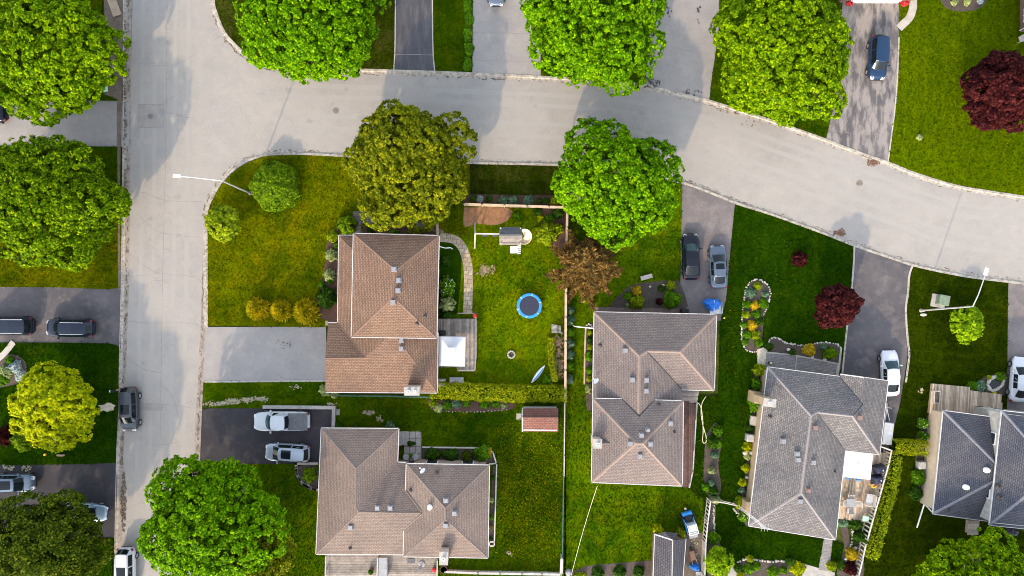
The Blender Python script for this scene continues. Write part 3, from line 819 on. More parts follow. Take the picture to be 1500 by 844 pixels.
        for a in range(nu):
            for c in range(nv): ff.append((a * (nv + 1) + c, a * (nv + 1) + c + 1, (a + 1) * (nv + 1) + c + 1, (a + 1) * (nv + 1) + c))
        return MB().add(vv, ff).build(nm, mat, root, smooth=True, local=True)
    panel('windscreen', 0, 1, .06, .93, .195, .805, M[glass])
    panel('rear_window', 3, 4, .10, .88, .21, .79, M['glass'])
    for v0, v1 in ((.012, .145), (.855, .988)):
        if kind == 'pickup': panel('side_window', 1, 3, .0, .9, v0, v1, M['glass'], .012, nv=3)
        else:
            panel('side_window', 1, 2, -.18, .93, v0, v1, M['glass'], .012, nv=3); panel('side_window', 2, 3, .03, .95, v0, v1, M['glass'], .012, nv=3)
    if sunroof: panel('sunroof', 1, 2, .22, 1.0, .30, .70, M['glass'], .02)
    if rails:
        for sg in (1, -1):
            y = ht * .9 * sg
            MB().tube([(xs4[1] - .15, y, Hh - .03), (xs4[1] - .35, y, Hh + .05), (xs4[3] + .3, y, Hh + .05), (xs4[3] + .1, y, Hh - .02)], .03, 6).build('roof_rail', M[rails], root, local=True)
    # lamps, mirrors, bumpers, wheels
    zf, zr = catm(xs, zt, .46), catm(xs, zt, -.47)
    for sg in (1, -1):
        wv = hw * catm(wxs, ws, .455)
        MB().add([(L * .435, sg * wv * 1.0, zf - .02), (L * .487, sg * wv * .86, zf - .13), (L * .487, sg * wv * .45, zf - .10), (L * .452, sg * wv * .55, zf + .035), (L * .435, sg * wv * 1.01, zf - .22), (L * .494, sg * wv * .84, zf - .26), (L * .496, sg * wv * .5, zf - .24)],
                 [(0, 1, 2, 3), (0, 4, 5, 1), (1, 5, 6, 2)]).build('headlight', M['lamp'], root, local=True)
        wr = hw * catm(wxs, ws, -.455)
        MB().box((-L * .468, sg * wr * .87, zr - .10), (.22, wr * .24, .20), 0, taper=.9).build('tail_light', M['tail'], root, local=True)
        mm = MB(); mm.box((cab['x0'] * L - .32, sg * (hw + .10), b + .06), (.14, .22, .15), sg * .25, taper=.85); mm.bar((cab['x0'] * L - .28, sg * (hw - .1), b + .02), (cab['x0'] * L - .3, sg * (hw + .05), b + .04), .07, .05)
        mm.build('mirror', paintmat, root, local=True)
        for fx in (.315, -.295):
            y = sg * (hw - .095)
            t = MB(); n = 20; r = .345 if kind != 'pickup' else .40
            prof = [(r * .62, -.11), (r * .95, -.115), (r, -.08), (r, .08), (r * .95, .115), (r * .62, .11)]
            vv = []
            for rr, yy in prof:
                for j in range(n): a = 2 * pi * j / n; vv.append((fx * L + rr * cos(a), y + yy * sg, r + rr * sin(a)))
            ff = [(i * n + j, i * n + (j + 1) % n, (i + 1) * n + (j + 1) % n, (i + 1) * n + j) for i in range(5) for j in range(n)]
            tw = t.add(vv, ff).build('wheel', M['tyre'], root, local=True, smooth=True)
            rm = MB(); vv = [(fx * L, y + sg * .085, r)] + [(fx * L + r * .64 * cos(2 * pi * j / n), y + sg * .10, r + r * .64 * sin(2 * pi * j / n)) for j in range(n)]
            rm.add(vv, [(0, 1 + j, 1 + (j + 1) % n) for j in range(n)]); rm.build('rim', M['rim'], tw, local=True)
    MB().box((-L * .495, 0, .52), (.10, Wd * .62, .16), taper=.96).build('bumper', M['trim'], root, local=True)
    MB().box((L * .492, 0, .50), (.10, Wd * .50, .18), taper=.96).build('grille', M['trim'], root, local=True)
    MB().box((cab['x0'] * L + .13, 0, b + .025), (.10, hw * 1.45, .03)).build('wiper_cowl', M['trim'], root, local=True)
    if bed:
        mb = MB(); x0, x1 = -.475 * L, (cab['x3'] - .005) * L
        mb.box(((x0 + x1) / 2, 0, 1.125), (x1 - x0, hw * 1.76, .07), taper=.99)
        for i in range(1, 4): mb.box((x0 + (x1 - x0) * i / 4, 0, 1.165), (.05, hw * 1.72, .02))
        mb.build('tonneau_cover', M[bed], root, local=True)
    root.location = (cx, cy, z0); root.rotation_euler = (0, 0, R(heading))
    return root

# ================================================================ SETTING: ground, road, kerbs, driveways, lawns
g = MB(); g.sheet([(-700, -700), (700, -700), (700, 700), (-700, 700)], -.06)
struct(g.build('ground', M['earth']))

KS = [(302, 480), (302, 400), (302, 320), (304, 304), (310, 290), (321, 270), (338, 251), (358, 237), (384, 227), (410, 224.5), (450, 224.5), (500, 227), (560, 231), (690, 237.5), (815, 240.5), (900, 250), (990, 264), (1040, 281), (1080, 297), (1130, 313), (1180, 331), (1215, 344), (1250, 358), (1300, 375), (1340, 388), (1400, 401), (1440, 407), (1500, 414), (1600, 424), (1800, 440)]
KN = [(309, -200), (311, -60), (312, 0), (317, 22), (328, 48), (344, 67), (364, 84), (385, 95), (410, 100), (470, 102.5), (540, 104.5), (640, 107.5), (700, 110), (800, 115), (870, 119), (940, 126), (1000, 140), (1040, 150), (1090, 166), (1140, 182), (1210, 207), (1240, 219), (1300, 240), (1340, 256), (1400, 274), (1440, 281), (1500, 290), (1600, 302), (1800, 318)]
road = [(198, -200), (194, 0), (192, 100), (190, 270), (188, 420), (185, 500), (182, 600), (180, 680), (177, 844), (174, 1050), (276, 1050), (282, 844), (287, 660), (289, 600), (292, 560), (296, 480)] + KS[0:] + KN[::-1]
r = MB(); r.sheet(polyP(road), .0); struct(r.build('road', M['road']))
# old concrete gutters beside the left street
lg = [(182, -200), (181, 0), (181, 150), (180, 270), (178, 420), (176, 500), (174, 600), (171, 680), (168, 844), (164, 1050)]
r = MB(); r.sheet(polyP(lg + [(174.5, 1050), (178, 844), (181, 680), (183, 600), (186, 500), (189, 420), (190.5, 270), (192, 100), (193.5, 0), (198, -200)]), .006); struct(r.build('road_gutter', M['gutter']))
rg = [(280, 1050), (289, 844), (293.5, 660), (296, 600), (298, 560), (301, 480), (302, 400), (302, 320)]
r = MB(); r.sheet(polyP(rg + [(298, 320), (296.5, 400), (293.5, 480), (290, 560), (287, 600), (285, 660), (280, 844), (272, 1050)]), .006); struct(r.build('road_gutter', M['gutter']))

def kerb(pts, w=.30, h=.12, side=1):
    """mountable concrete kerb: low lip, sloping face, flat top, back edge"""
    ln = [Vector(p) for p in smoothline(polyP(pts), 5)]; mb = MB(); prof = [(-.22, .006), (0, .02), (.08, h), (w, h + .005), (w + .02, -.02)]
    vs = []
    for i, p in enumerate(ln):
        d = ln[min(i + 1, len(ln) - 1)] - ln[max(i - 1, 0)]; n = Vector((-d.y, d.x)).normalized() * side
        for o, z in prof: q = p + n * (o - .08); vs.append((q.x, q.y, z))
    k = len(prof)
    fs = [(i * k + j, (i + 1) * k + j, (i + 1) * k + j + 1, i * k + j + 1) for i in range(len(ln) - 1) for j in range(k - 1)]
    return struct(mb.add(vs, fs).build('kerb', M['kerb']))
kerb(KS, side=-1); kerb(KN, side=1)
kerb([(182, -200), (181, 0), (181, 150), (180, 270), (178, 420), (176, 500), (174, 600), (171, 680), (168, 844), (164, 1050)], w=.12, h=.08, side=-1)

def lawn(name, pts, mat, z=.10, d=40, seed=0, h=.11, tufts=True, excl=()):
    mb = MB(); mb.prism(polyP(pts), -.05, z); struct(mb.build(name, M[mat]))
    if tufts: grass_tufts(pts, M[mat], dens=d, h=h, seed=seed, excl=excl)
HA = [(476, 343), (643, 343), (643, 577), (476, 577)]; HB = [(463, 628), (585, 628), (717, 680), (717, 817), (463, 813)]; HMm = [(867, 457), (1050, 460), (1048, 575), (1000, 575), (1000, 712), (867, 707)]
HC = [(1118, 535), (1305, 556), (1290, 668), (1240, 668), (1226, 792), (1092, 770)]
lawn('lawn', [(-200, 300), (178, 305), (177.5, 421), (160, 424), (80, 421), (-200, 419)], 'g_olive', seed=1)
lawn('lawn', [(-200, 503), (60, 502), (160, 503), (171, 506), (175, 513), (174, 600), (170, 678), (100, 680), (-200, 684)], 'g_deep', seed=2)  # deep green also holds part of the shade lying over this lawn
lawn('lawn', [(-200, -150), (150, -150), (150, 138), (176, 142), (178, 148), (-200, 146)], 'g_mid', seed=3)
lawn('lawn', [(-200, 212), (178, 215), (178, 306), (-200, 301)], 'g_mid', z=.097, seed=33)
lawn('lawn', [(-200, 790), (166, 788), (160, 1000), (-200, 1000)], 'g_deep', seed=4)
LA = [(303.5, 477), (303, 400), (303.5, 322), (306, 306), (312, 292), (323, 273), (340, 254), (360, 240), (385, 230), (411, 227.5), (450, 227.5), (500, 230), (560, 234), (688, 240.5), (688, 345), (640, 345), (640, 480), (420, 479)]
lawn('lawn', LA, 'g_olive', seed=5, excl=[HA])
lawn('lawn', [(688, 240.5), (815, 244), (900, 253.5), (832, 246), (832, 302), (688, 302)][:2] + [(832, 246), (832, 302), (688, 302)], 'g_dull', seed=6)
lawn('lawn', [(640, 300), (829, 302), (829, 566), (640, 566)], 'g_back', z=.098, seed=7)
lawn('lawn', [(832, 246.5), (900, 253.5), (990, 267.5), (999, 271), (997, 380), (995, 470), (1000, 580), (1003, 712), (1030, 730), (1028, 900), (826, 900), (829, 302), (832, 302)], 'g_mid', seed=8, excl=[HMm])
lawn('lawn', [(1076, 299.5), (1130, 316), (1180, 334), (1215, 347), (1250, 361), (1249, 400), (1238, 500), (1230, 560), (1100, 560), (1100, 700), (1090, 900), (1030, 900), (1032, 730), (1010, 712), (1010, 580), (1052, 580), (1055, 470), (1063, 440), (1072, 340)], 'g_deep', seed=9, excl=[HC])
lawn('lawn', [(1090, 765), (1228, 795), (1262, 812), (1250, 900), (1060, 900), (1060, 765)], 'g_deep', z=.096, seed=10, excl=[HC])
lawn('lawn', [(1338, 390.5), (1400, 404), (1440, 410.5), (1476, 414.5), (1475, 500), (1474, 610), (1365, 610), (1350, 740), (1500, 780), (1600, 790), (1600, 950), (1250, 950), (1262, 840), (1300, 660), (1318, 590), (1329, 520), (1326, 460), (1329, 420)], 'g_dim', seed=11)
lawn('lawn', [(300, 560), (306, 559), (476, 559), (476, 577), (640, 577), (640, 566), (829, 566), (829, 838), (826, 850), (640, 850), (640, 815), (480, 815), (476, 900), (284, 900), (292, 690), (296, 680), (488, 679), (490, 598), (310, 598), (299, 590), (297, 575)], 'g_mid', seed=12, excl=[HB])
lawn('lawn', [(1300, 236), (1313, 140), (1316, 60), (1318, -150), (1800, -150), (1800, 312), (1600, 297), (1500, 286.5), (1440, 277.5), (1400, 270.5), (1340, 252.5), (1305, 239)], 'g_bright', seed=13)
lawn('lawn', [(1042, 147.5), (1090, 163), (1140, 179), (1209, 203), (1222, 150), (1236, -150), (1056, -150), (1052, 50), (1040, 130)], 'g_mid', seed=14)
lawn('lawn', [(318, -150), (580, -150), (578, 103), (540, 101.5), (470, 99.5), (411, 97), (386, 92), (366, 81), (347, 64), (331, 46), (320, 21), (315, 0)], 'g_dull', seed=15)
lawn('lawn', [(632, -150), (694, -150), (692, 107), (636, 104.5)], 'g_mid', seed=16)
lawn('lawn', [(790, -150), (968, -150), (946, 115), (940, 123), (870, 116), (792, 112)], 'g_mid', seed=17)
for k_, (pts_, d_) in enumerate((([(722, 625), (760, 612), (822, 612), (826, 720), (824, 836), (770, 836), (724, 834), (728, 720)], 26), ([(730, 655), (765, 640), (815, 648), (818, 740), (812, 815), (775, 828), (738, 812), (732, 730)], 34))): grass_tufts(pts_, M['g_east'], dens=d_, h=.115, seed=119 + k_)
# drier grass growing through the lawn beside the plot below the hedge
for k_, (pts_, d_) in enumerate((([(735, 660), (770, 650), (808, 670), (814, 740), (808, 800), (775, 822), (740, 805), (730, 740)], 26), ([(724, 640), (760, 628), (822, 636), (824, 720), (822, 820), (780, 836), (724, 822), (728, 720)], 14), ([(745, 690), (780, 680), (800, 720), (795, 780), (765, 800), (742, 760)], 16))): grass_tufts(pts_, M['g_dry'], dens=d_ * .7, h=.12, seed=60 + k_)
for k_, (pts_, d_) in enumerate((([(1036, 470), (1052, 590), (1046, 640), (1024, 730), (1008, 716), (1024, 640)], 16), ([(850, 730), (940, 722), (1010, 730), (1000, 760), (930, 775), (860, 765)], 14), ([(1075, 320), (1064, 450), (1058, 560), (1078, 560), (1080, 450)], 14), ([(1140, 340), (1180, 352), (1176, 470), (1140, 480), (1130, 400)], 5), ([(700, 380), (800, 370), (800, 470), (770, 520), (700, 500)], 10), ([(690, 560), (560, 600), (600, 625), (700, 610), (820, 640), (820, 600)], 10))): grass_tufts(pts_, M['g_dry' if k_ < 4 else 'g_olive'], dens=d_, h=.14, seed=80 + k_)

def drive(pts, mat, z=.085, name='driveway'):
    mb = MB(); mb.prism(polyP(pts), -.05, z); return struct(mb.build(name, M[mat]))
drive([(-200, 146), (178, 148), (190, 150), (190, 214), (178, 215), (-200, 213)], 'drive_pale', .03)
drive([(-200, 419), (80, 421), (160, 424), (177, 421), (177, 511), (172, 506), (160, 503), (60, 502), (-200, 503)], 'drive_dark', .05)
drive([(-200, 684), (100, 680), (170, 678), (172, 700), (169, 788), (-200, 790)], 'drive_black', .05)
drive([(580, -150), (632, -150), (636, 106), (577, 104)], 'drive_blue')
drive([(694, -150), (800, -150), (792, 113), (691, 109)], 'drive_pale')
drive([(968, -150), (1064, -150), (1052, 50), (1038, 150), (1000, 140), (938, 126), (946, 115)], 'drive_pale')
drive([(1236, -20), (1318, -20), (1316, 60), (1312, 140), (1300, 240), (1270, 231), (1209, 207), (1222, 150)], 'drive_worn')
drive([(301, 479), (478, 479), (478, 559), (298.5, 560)], 'drive_pale')
drive([(297, 600), (310, 598), (490, 597), (489, 680), (293, 682)], 'drive_black')
drive([(997, 266), (1040, 281), (1078, 297), (1072, 340), (1063, 440), (1056, 470), (995, 470)], 'drive_mid')
drive([(1252, 358.5), (1300, 375), (1337, 387), (1329, 420), (1326, 460), (1330, 520), (1318, 600), (1300, 660), (1290, 665), (1226, 560), (1238, 500)], 'drive_dark')
drive([(1476, 411.5), (1500, 414), (1600, 424), (1600, 620), (1474, 610)], 'drive_mid')

def edging(pts, w, h, z0=0.0, name='concrete_edging', mat='concrete'):
    ln = smoothline(polyP(pts), 4); mb = MB()
    for a, b in zip(ln, ln[1:]): mb.bar((*a, z0 + h / 2), (*b, z0 + h / 2), w, h)
    return struct(mb.build(name, M[mat]))
edging([(1251, 360), (1248, 410), (1240, 480), (1233, 548)], .18, .13)
edging([(1336, 389), (1331, 404), (1329, 430), (1326, 455), (1329, 500), (1331, 520), (1326, 560)], .20, .13)
edging([(580, -100), (579, 60), (577, 103)], .12, .12); edging([(633, -100), (634, 60), (637, 105)], .12, .12)
edging([(301, 559.5), (390, 558.5), (476, 558)], .16, .12); edging([(1300, 238), (1312, 140), (1316, 55)], .14, .12)

def crack(pts, w=.05, mat='tar', z=.004, jit=.5, k=4, wob=.06):
    ln = [(x + random.uniform(-wob, wob), y + random.uniform(-wob, wob)) for x, y in smoothline(polyP(pts), k)]
    mb = MB(); mb.ribbon(ln, w, z, jit=jit); return struct(mb.build('road_crack', M[mat]))
crack([(245, 0), (244, 60), (244, 98), (243, 165)], .045); crack([(243, 165), (242, 260), (240, 320), (238, 420), (236, 500), (235, 640)], .04, wob=.04)
for L_ in ([(194, 90), (210, 94), (243, 97), (262, 92), (290, 78)], [(312, 60), (325, 52), (334, 48)], [(243, 165), (262, 169), (285, 174)], [(192, 173), (203, 173)], [(190, 280), (212, 283), (240, 293), (270, 296), (297, 294)], [(205, 318), (232, 340), (262, 345), (292, 347)],
           [(190, 372), (225, 398), (245, 402), (290, 405)], [(188, 405), (222, 404), (238, 420)], [(186, 470), (230, 474), (262, 472), (292, 476)], [(184, 520), (210, 540), (236, 545)], [(183, 588), (225, 592), (262, 595), (288, 598)], [(196, 640), (226, 652), (260, 648)], [(230, 560), (252, 580), (262, 612)], [(193, 740), (220, 735), (250, 742)]):
    crack(L_, .04)
for a, b in (((203, 153), (240, 153)), ((240, 153), (240, 187)), ((240, 187), (203, 187)), ((203, 187), (203, 153))): crack([a, b], .05, wob=0, z=.009)
mb = MB(); mb.sheet(polyP([(203, 153), (240, 153), (240, 187), (203, 187)]), .005); struct(mb.build('road_patch', M['patch']))
mb = MB(); mb.sheet(polyP([(205, 590), (239, 592), (239, 602), (205, 601)]), .005); struct(mb.build('road_patch', M['patch']))
for L_, w in (([(313, 190), (322, 170), (340, 153), (365, 142), (400, 133)], .16), ([(311, 165), (325, 152), (348, 141), (372, 134), (402, 128)], .14), ([(320, 184), (335, 165), (355, 155), (385, 149), (430, 142)], .10), ([(300, 150), (306, 180), (305, 205), (310, 222)], .12)):
    crack(L_, w, 'tyremark', .003, .25, 6, .02)
crack([(694, 48), (740, 49), (790, 50)], .05, z=.089); crack([(970, 66), (1010, 76), (1044, 88)], .05, z=.089); crack([(692, 88), (790, 91)], .04, z=.089); crack([(577, 80), (634, 81)], .05, 'drive_pale', z=.089)
crack([(408, 548), (413, 553), (420, 556)], .07, z=.089); crack([(420, 556), (445, 555), (470, 557)], .05, z=.089); crack([(1215, 190), (1260, 197), (1302, 196)], .04, z=.089)
def dirt_line(pts, n, mat='dirt', side=.1, s=(.05, .2), seed=0, z=.006):
    rr = random.Random(seed); ln = [Vector(q) for q in smoothline(polyP(pts), 5)]; mb = MB()
    for i in range(n):
        k = rr.randrange(len(ln) - 1); f = rr.random(); q = ln[k].lerp(ln[k + 1], f); dd = (ln[k + 1] - ln[k]).normalized(); nn = Vector((-dd.y, dd.x)) * (side + rr.gauss(0, .07))
        w = rr.uniform(*s); mb.box((q.x + nn.x, q.y + nn.y, z + .008), (w * rr.uniform(1, 3), w * .6, .016), atan2(dd.y, dd.x) + rr.uniform(-.3, .3), taper=.6)
    return tag(mb.build('gutter_debris', M[mat], base=(ln[0].x, ln[0].y, 0)), kind='stuff')
dirt_line(KS[2:20], 110, 'dirt', .28, seed=1); dirt_line(KS[16:28], 70, 'leaflitter', .28, seed=2, s=(.04, .13)); dirt_line(KN[3:16], 150, 'dirt', -.30, seed=3); dirt_line(KN[10:27], 90, 'dirt', -.30, seed=4, s=(.04, .14))
dirt_line(lg[:8], 200, 'dirt', .5, seed=5, z=.012); dirt_line(rg[1:7], 200, 'dirt', .3, seed=6, s=(.04, .13), z=.012)
rr = random.Random(12)
for i in range(26):
    x0 = rr.uniform(196, 286); y0 = rr.uniform(20, 760); pts_ = [(x0, y0)]
    for k in range(4): pts_.append((min(287, max(192, pts_[-1][0] + rr.uniform(-4, 16))), pts_[-1][1] + rr.uniform(-9, 9)))
    crack(pts_, .025, wob=.03)
for i in range(10):
    x0 = rr.uniform(300, 420); y0 = rr.uniform(110, 215); crack([(x0, y0), (x0 + rr.uniform(-20, 20), y0 + rr.uniform(5, 20)), (x0 + rr.uniform(-25, 25), y0 + rr.uniform(15, 35))], .022, wob=.04)
M['stain'] = pm('oil_stain', (.225, .21, .19), (.25, .236, .214), 1.2); M['tracks'] = pm('wheel_track', (.262, .248, .226), (.276, .261, .237), .6)
for off_ in (22, 38, 66, 84):
    L_ = [(420, 104 + off_), (540, 106 + off_), (640, 110 + off_), (800, 117 + off_), (900, 124 + off_), (1000, 141 + off_), (1090, 168 + off_), (1210, 209 + off_), (1300, 241 + off_), (1400, 275 + off_), (1560, 299 + off_)]
    crack(L_, .5, 'tracks', .0022, .25, 5, .05)
for x_ in (207, 225, 255, 274): crack([(x_ + 3, -60), (x_ + 1, 160), (x_, 330), (x_ - 4, 560), (x_ - 10, 860)], .42, 'tracks', .0022, .25, 8, .05)
for i in range(22):
    x, y = rr.choice([(rr.uniform(200, 280), rr.uniform(10, 800)), (rr.uniform(320, 1000), rr.uniform(125, 215))]); 
    if 1000 > x > 700 and y < 135: continue
    c_ = P(x, y); q_ = []; w_ = rr.uniform(.15, .5)
    for k in range(12): a_ = k * pi / 6; q_.append((c_[0] + cos(a_) * w_ * rr.uniform(.6, 1.3), c_[1] + sin(a_) * w_ * rr.uniform(.5, 1.1)))
    mb = MB(); mb.sheet(q_, .0032); struct(mb.build('road_stain', M['stain']))
# crumbs of asphalt and soil by the broken kerb
def litter(name, px, py, rx, ry, n, mat, s=(.05, .16), z=.02, seed=1):
    rr = random.Random(seed); mb = MB()
    for i in range(n):
        a = rr.uniform(0, 6.28); k = rr.random() ** .7; c = P(px + cos(a) * rx * k, py + sin(a) * ry * k)
        q = rr.uniform(*s); mb.box((c[0], c[1], z + q * .15), (q, q * rr.uniform(.4, 1), q * .35), rr.uniform(0, 3), taper=.7)
    return tag(mb.build(name, M[mat], base=P(px, py, z)), kind='stuff')
litter('asphalt_crumbs', 952, 121, 16, 8, 46, 'ventdark', (.08, .26), .09, 1); litter('asphalt_crumbs', 1008, 136, 20, 5, 20, 'ventdark', (.06, .2), .09, 2)
litter('asphalt_crumbs', 1065, 160, 26, 8, 22, 'leaflitter', (.06, .2), .0, 3); litter('asphalt_crumbs', 1110, 178, 30, 8, 14, 'leaflitter', (.05, .16), .0, 4)
litter('asphalt_crumbs', 978, 20, 6, 28, 10, 'ventdark', (.08, .22), .09, 5); litter('asphalt_crumbs', 1024, 22, 5, 14, 10, 'ventdark', (.08, .2), .09, 6)
litter('leaf_litter', 1230, 341, 9, 6, 70, 'leaflitter', (.06, .2), .005, 7); litter('leaf_litter', 1279, 238, 10, 6, 80, 'leaflitter', (.06, .2), .005, 8)
litter('asphalt_crumbs', 418, 503, 14, 10, 16, 'ventdark', (.06, .16), .086, 9); litter('leaf_litter', 181, 735, 4, 44, 160, 'dirt', (.08, .25), .012, 10); litter('leaf_litter', 183, 150, 3, 130, 160, 'dirt', (.08, .22), .012, 11)

def keep_clear(q):
    xs, ys = [p[0] for p in q], [p[1] for p in q]; EXCL.append((q, (min(xs), min(ys), max(xs), max(ys))))
def bed(pts, mat='soil', z=.125, name='garden_bed', k=3, smooth=True):
    q = smoothline(polyP(pts + [pts[0]]), k)[:-1] if smooth else polyP(pts)
    keep_clear(q); mb = MB(); mb.prism(q, -.05, z); return struct(mb.build(name, M[mat]))
bed([(150, -100), (178, -100), (180, 0), (180, 60), (178, 148), (152, 138), (155, 60)], 'dirt', .11, 'bare_earth', smooth=False)
bed([(172, 90), (180, 90), (178, 180), (176, 300), (178, 420), (174, 420), (173, 300)], 'dirt', .105, 'bare_earth', smooth=False)
bed([(497, 345), (500, 322), (488, 340), (480, 352), (478, 372), (475, 398), (470, 418), (464, 440), (468, 462), (480, 470), (500, 470)], 'redsoil')
bed([(535, 330), (560, 326), (610, 332), (640, 342), (640, 350), (535, 350)], 'redsoil', .12)
bed([(680, 304), (745, 305), (745, 322), (725, 330), (700, 328), (680, 332)], 'mulch', .115)
bed([(688, 284), (760, 286), (832, 288), (830, 303), (690, 301)], 'redsoil', .12)
bed([(790, 306), (829, 305), (829, 372), (812, 366), (802, 350), (792, 330)], 'redsoil', .12)
bed([(625, 585), (700, 588), (750, 590), (748, 600), (700, 603), (650, 602), (632, 600)], 'redsoil', .12)
bed([(895, 445), (920, 420), (945, 414), (985, 411), (997, 418), (1000, 460), (895, 458)], 'soil', .12)
bed([(858, 480), (870, 480), (868, 590), (858, 590)], 'soil', .12)
bed([(640, 347), (665, 350), (676, 380), (672, 440), (666, 462), (640, 464)], 'g_deep', .115)
bed([(1097, 415), (1108, 410), (1120, 414), (1128, 428), (1124, 448), (1118, 470), (1116, 495), (1110, 515), (1098, 515), (1088, 505), (1086, 480), (1088, 450), (1091, 430)], 'soil', .125)
bed([(1122, 505), (1130, 495), (1142, 497), (1150, 502), (1180, 506), (1200, 502), (1222, 503), (1231, 510), (1227, 548), (1180, 535), (1124, 516)], 'soil', .125)
bed([(1033, 640), (1048, 618), (1057, 640), (1052, 680), (1056, 712), (1050, 730), (1038, 728), (1030, 700)], 'soil', .12)
bed([(1104, 545), (1120, 545), (1112, 600), (1100, 700), (1094, 772), (1078, 748), (1090, 700), (1100, 620)], 'soil', .12, smooth=False)
bed([(1040, 735), (1048, 742), (1046, 780), (1056, 800), (1062, 850), (1038, 860), (1036, 790)], 'soil', .12)
bed([(1074, 826), (1095, 818), (1120, 820), (1150, 822), (1175, 830), (1200, 842), (1200, 900), (1070, 900)], 'soil', .125)
bed([(1226, 760), (1240, 768), (1246, 800), (1262, 800), (1262, 850), (1225, 842), (1236, 800)], 'soil', .12)
bed([(1372, -10), (1440, -10), (1442, 6), (1425, 16), (1400, 17), (1382, 10)], 'soil', .125)
bed([(-20, 535), (10, 520), (30, 522), (40, 536), (36, 556), (10, 566), (-20, 566)], 'soil', .12)
bed([(619, 656), (700, 657), (722, 660), (726, 676), (700, 680), (619, 677)], 'soil', .13, smooth=False)
bed([(434, 683), (464, 681), (464, 716), (446, 708), (437, 697)], 'soil', .25)
bed([(1424, 568), (1440, 552), (1460, 548), (1476, 548), (1474, 578), (1440, 576)], 'soil', .12)
bed([(1340, 640), (1360, 606), (1354, 740), (1340, 730)], 'soil', .115, smooth=False)
bed([(860, 828), (955, 820), (955, 900), (830, 900), (835, 838)], 'soil', .115, smooth=False)
bed([(1003, 780), (1030, 780), (1030, 860), (998, 860)], 'dirt', .11, smooth=False)
bed([(722, 682), (728, 682), (722, 798), (716, 798)], 'soil', .13, smooth=False)
# bare or stony patches in grass
def patch(px, py, rx, ry, mat, z=.112, rot=0, seed=0):
    rr = random.Random(seed); c = P(px, py); pts = []
    for i in range(16):
        a = 2 * pi * i / 16; k = rr.uniform(.6, 1.15); x, y = cos(a) * rx * k * .07, sin(a) * ry * k * .07
        pts.append((c[0] + x * cos(rot) - y * sin(rot), c[1] + x * sin(rot) + y * cos(rot)))
    keep_clear(pts); mb = MB(); mb.sheet(pts, z); struct(mb.build('bare_patch', M[mat]))
M['tan_earth'] = pm('tan_bare_earth', (.27, .205, .12), (.17, .13, .07), 3, (.12, .13, .02), 6, .5, bmp=.4, bscale=14); patch(710, 396, 9, 7, 'tan_earth', seed=1); patch(722, 391, 3.5, 3, 'tan_earth', seed=2); litter('gravel_bits', 712, 396, 15, 11, 50, 'tan_earth', (.08, .25), .11, 90); patch(158, 596, 15, 7, 'sand', .108, seed=3)
for i, (x, y, a, b, n_) in enumerate(((312, 591, 14, 5, 60), (340, 588, 12, 4, 60), (360, 586, 14, 4, 70), (378, 584, 13, 3, 60), (328, 590, 8, 4, 30), (388, 585, 6, 4, 30), (434, 567, 9, 4, 18), (541, 604, 9, 3.5, 60), (557, 613, 6, 5, 40), (487, 592, 7, 3, 22), (12, 685, 10, 5, 40), (40, 686, 8, 4, 30), (1348, 572, 4, 4, 14), (747, 810, 5, 5, 12), (1016, 795, 6, 8, 30))):
    litter('gravel_bits', x, y, a, b, n_, 'gravel', (.07, .22), .115 if y < 680 or x > 200 else .06, 40 + i)

# paths
def path(pts, w, mat, z=.115, name='footpath'):
    mb = MB(); mb.ribbon(smoothline(polyP(pts), 6), w, z)
    n_ = len(mb.v) // 2; keep_clear([v[:2] for v in mb.v[:n_]] + [v[:2] for v in mb.v[n_:]][::-1])
    o = mb.build(name, M[mat]); o.modifiers.new('t', 'SOLIDIFY').thickness = .1
    return struct(o)
path([(517, 318), (545, 320), (580, 326), (615, 334), (648, 346)], 1.25, 'darkflag', .118)
path([(520, 316), (522, 330), (524, 345)], 1.0, 'darkflag', .122)
path([(645, 348), (662, 350), (674, 358), (682, 374), (686, 396), (686, 430), (685, 460)], .95, 'sandpaver', .124)
bed([(478, 466), (488, 452), (495, 440), (495, 474), (476, 478)], 'sandpaver', .12, 'footpath', smooth=False)
path([(1336, -60), (1336.5, 0), (1336, 14), (1331, 27), (1320, 38), (1316, 42)], .82, 'concrete', .12)
for i, (x, y) in enumerate(((1337, 0), (1336, 9), (1334, 18), (1329, 28), (1322, 36))):
    pass
path([(-60, 560), (-20, 538), (5, 520), (21, 501)], .62, 'concrete', .122)
bed([(872, 450), (995, 452), (995, 462), (872, 460)], 'brickpath', .14, 'footpath', smooth=False)
bed([(1122, 516), (1166, 522), (1227, 534), (1228, 556), (1165, 545), (1120, 540)], 'paver', .15, 'footpath', smooth=False)
bed([(1108, 512), (1124, 507), (1122, 540), (1109, 534)], 'sand', .13, 'footpath', smooth=False)
edging([(1122, 516), (1166, 521), (1227, 533)], .14, .2); edging([(1166, 521), (1164, 545)], .1, .19); edging([(1226, 533), (1224, 556)], .2, .2); edging([(1231, 510), (1228, 535), (1225, 557)], .2, .18)
bed([(1207, 785), (1219, 788), (1214, 836), (1198, 834)], 'paver', .13, 'footpath', smooth=False)
bed([(1060, 836), (1076, 826), (1085, 850), (1055, 870)], 'slab', .13, 'footpath', smooth=False)
bed([(1172, 824), (1200, 832), (1222, 838), (1222, 850), (1175, 850)], 'slab', .128, 'footpath', smooth=False)
for i in range(4):
    for j in range(3):
        if (i, j) in ((0, 0),): pass
        x, y = 596 + j * 8.4, 637 + i * 11
        bed([(x - 3.8, y - 5), (x + 3.8, y - 5), (x + 3.8, y + 5), (x - 3.8, y + 5)], 'slab', .135, 'paving_slab', smooth=False)
bed([(592, 633), (618, 633), (618, 678), (592, 678)], 'dirt', .12, 'patio', smooth=False)
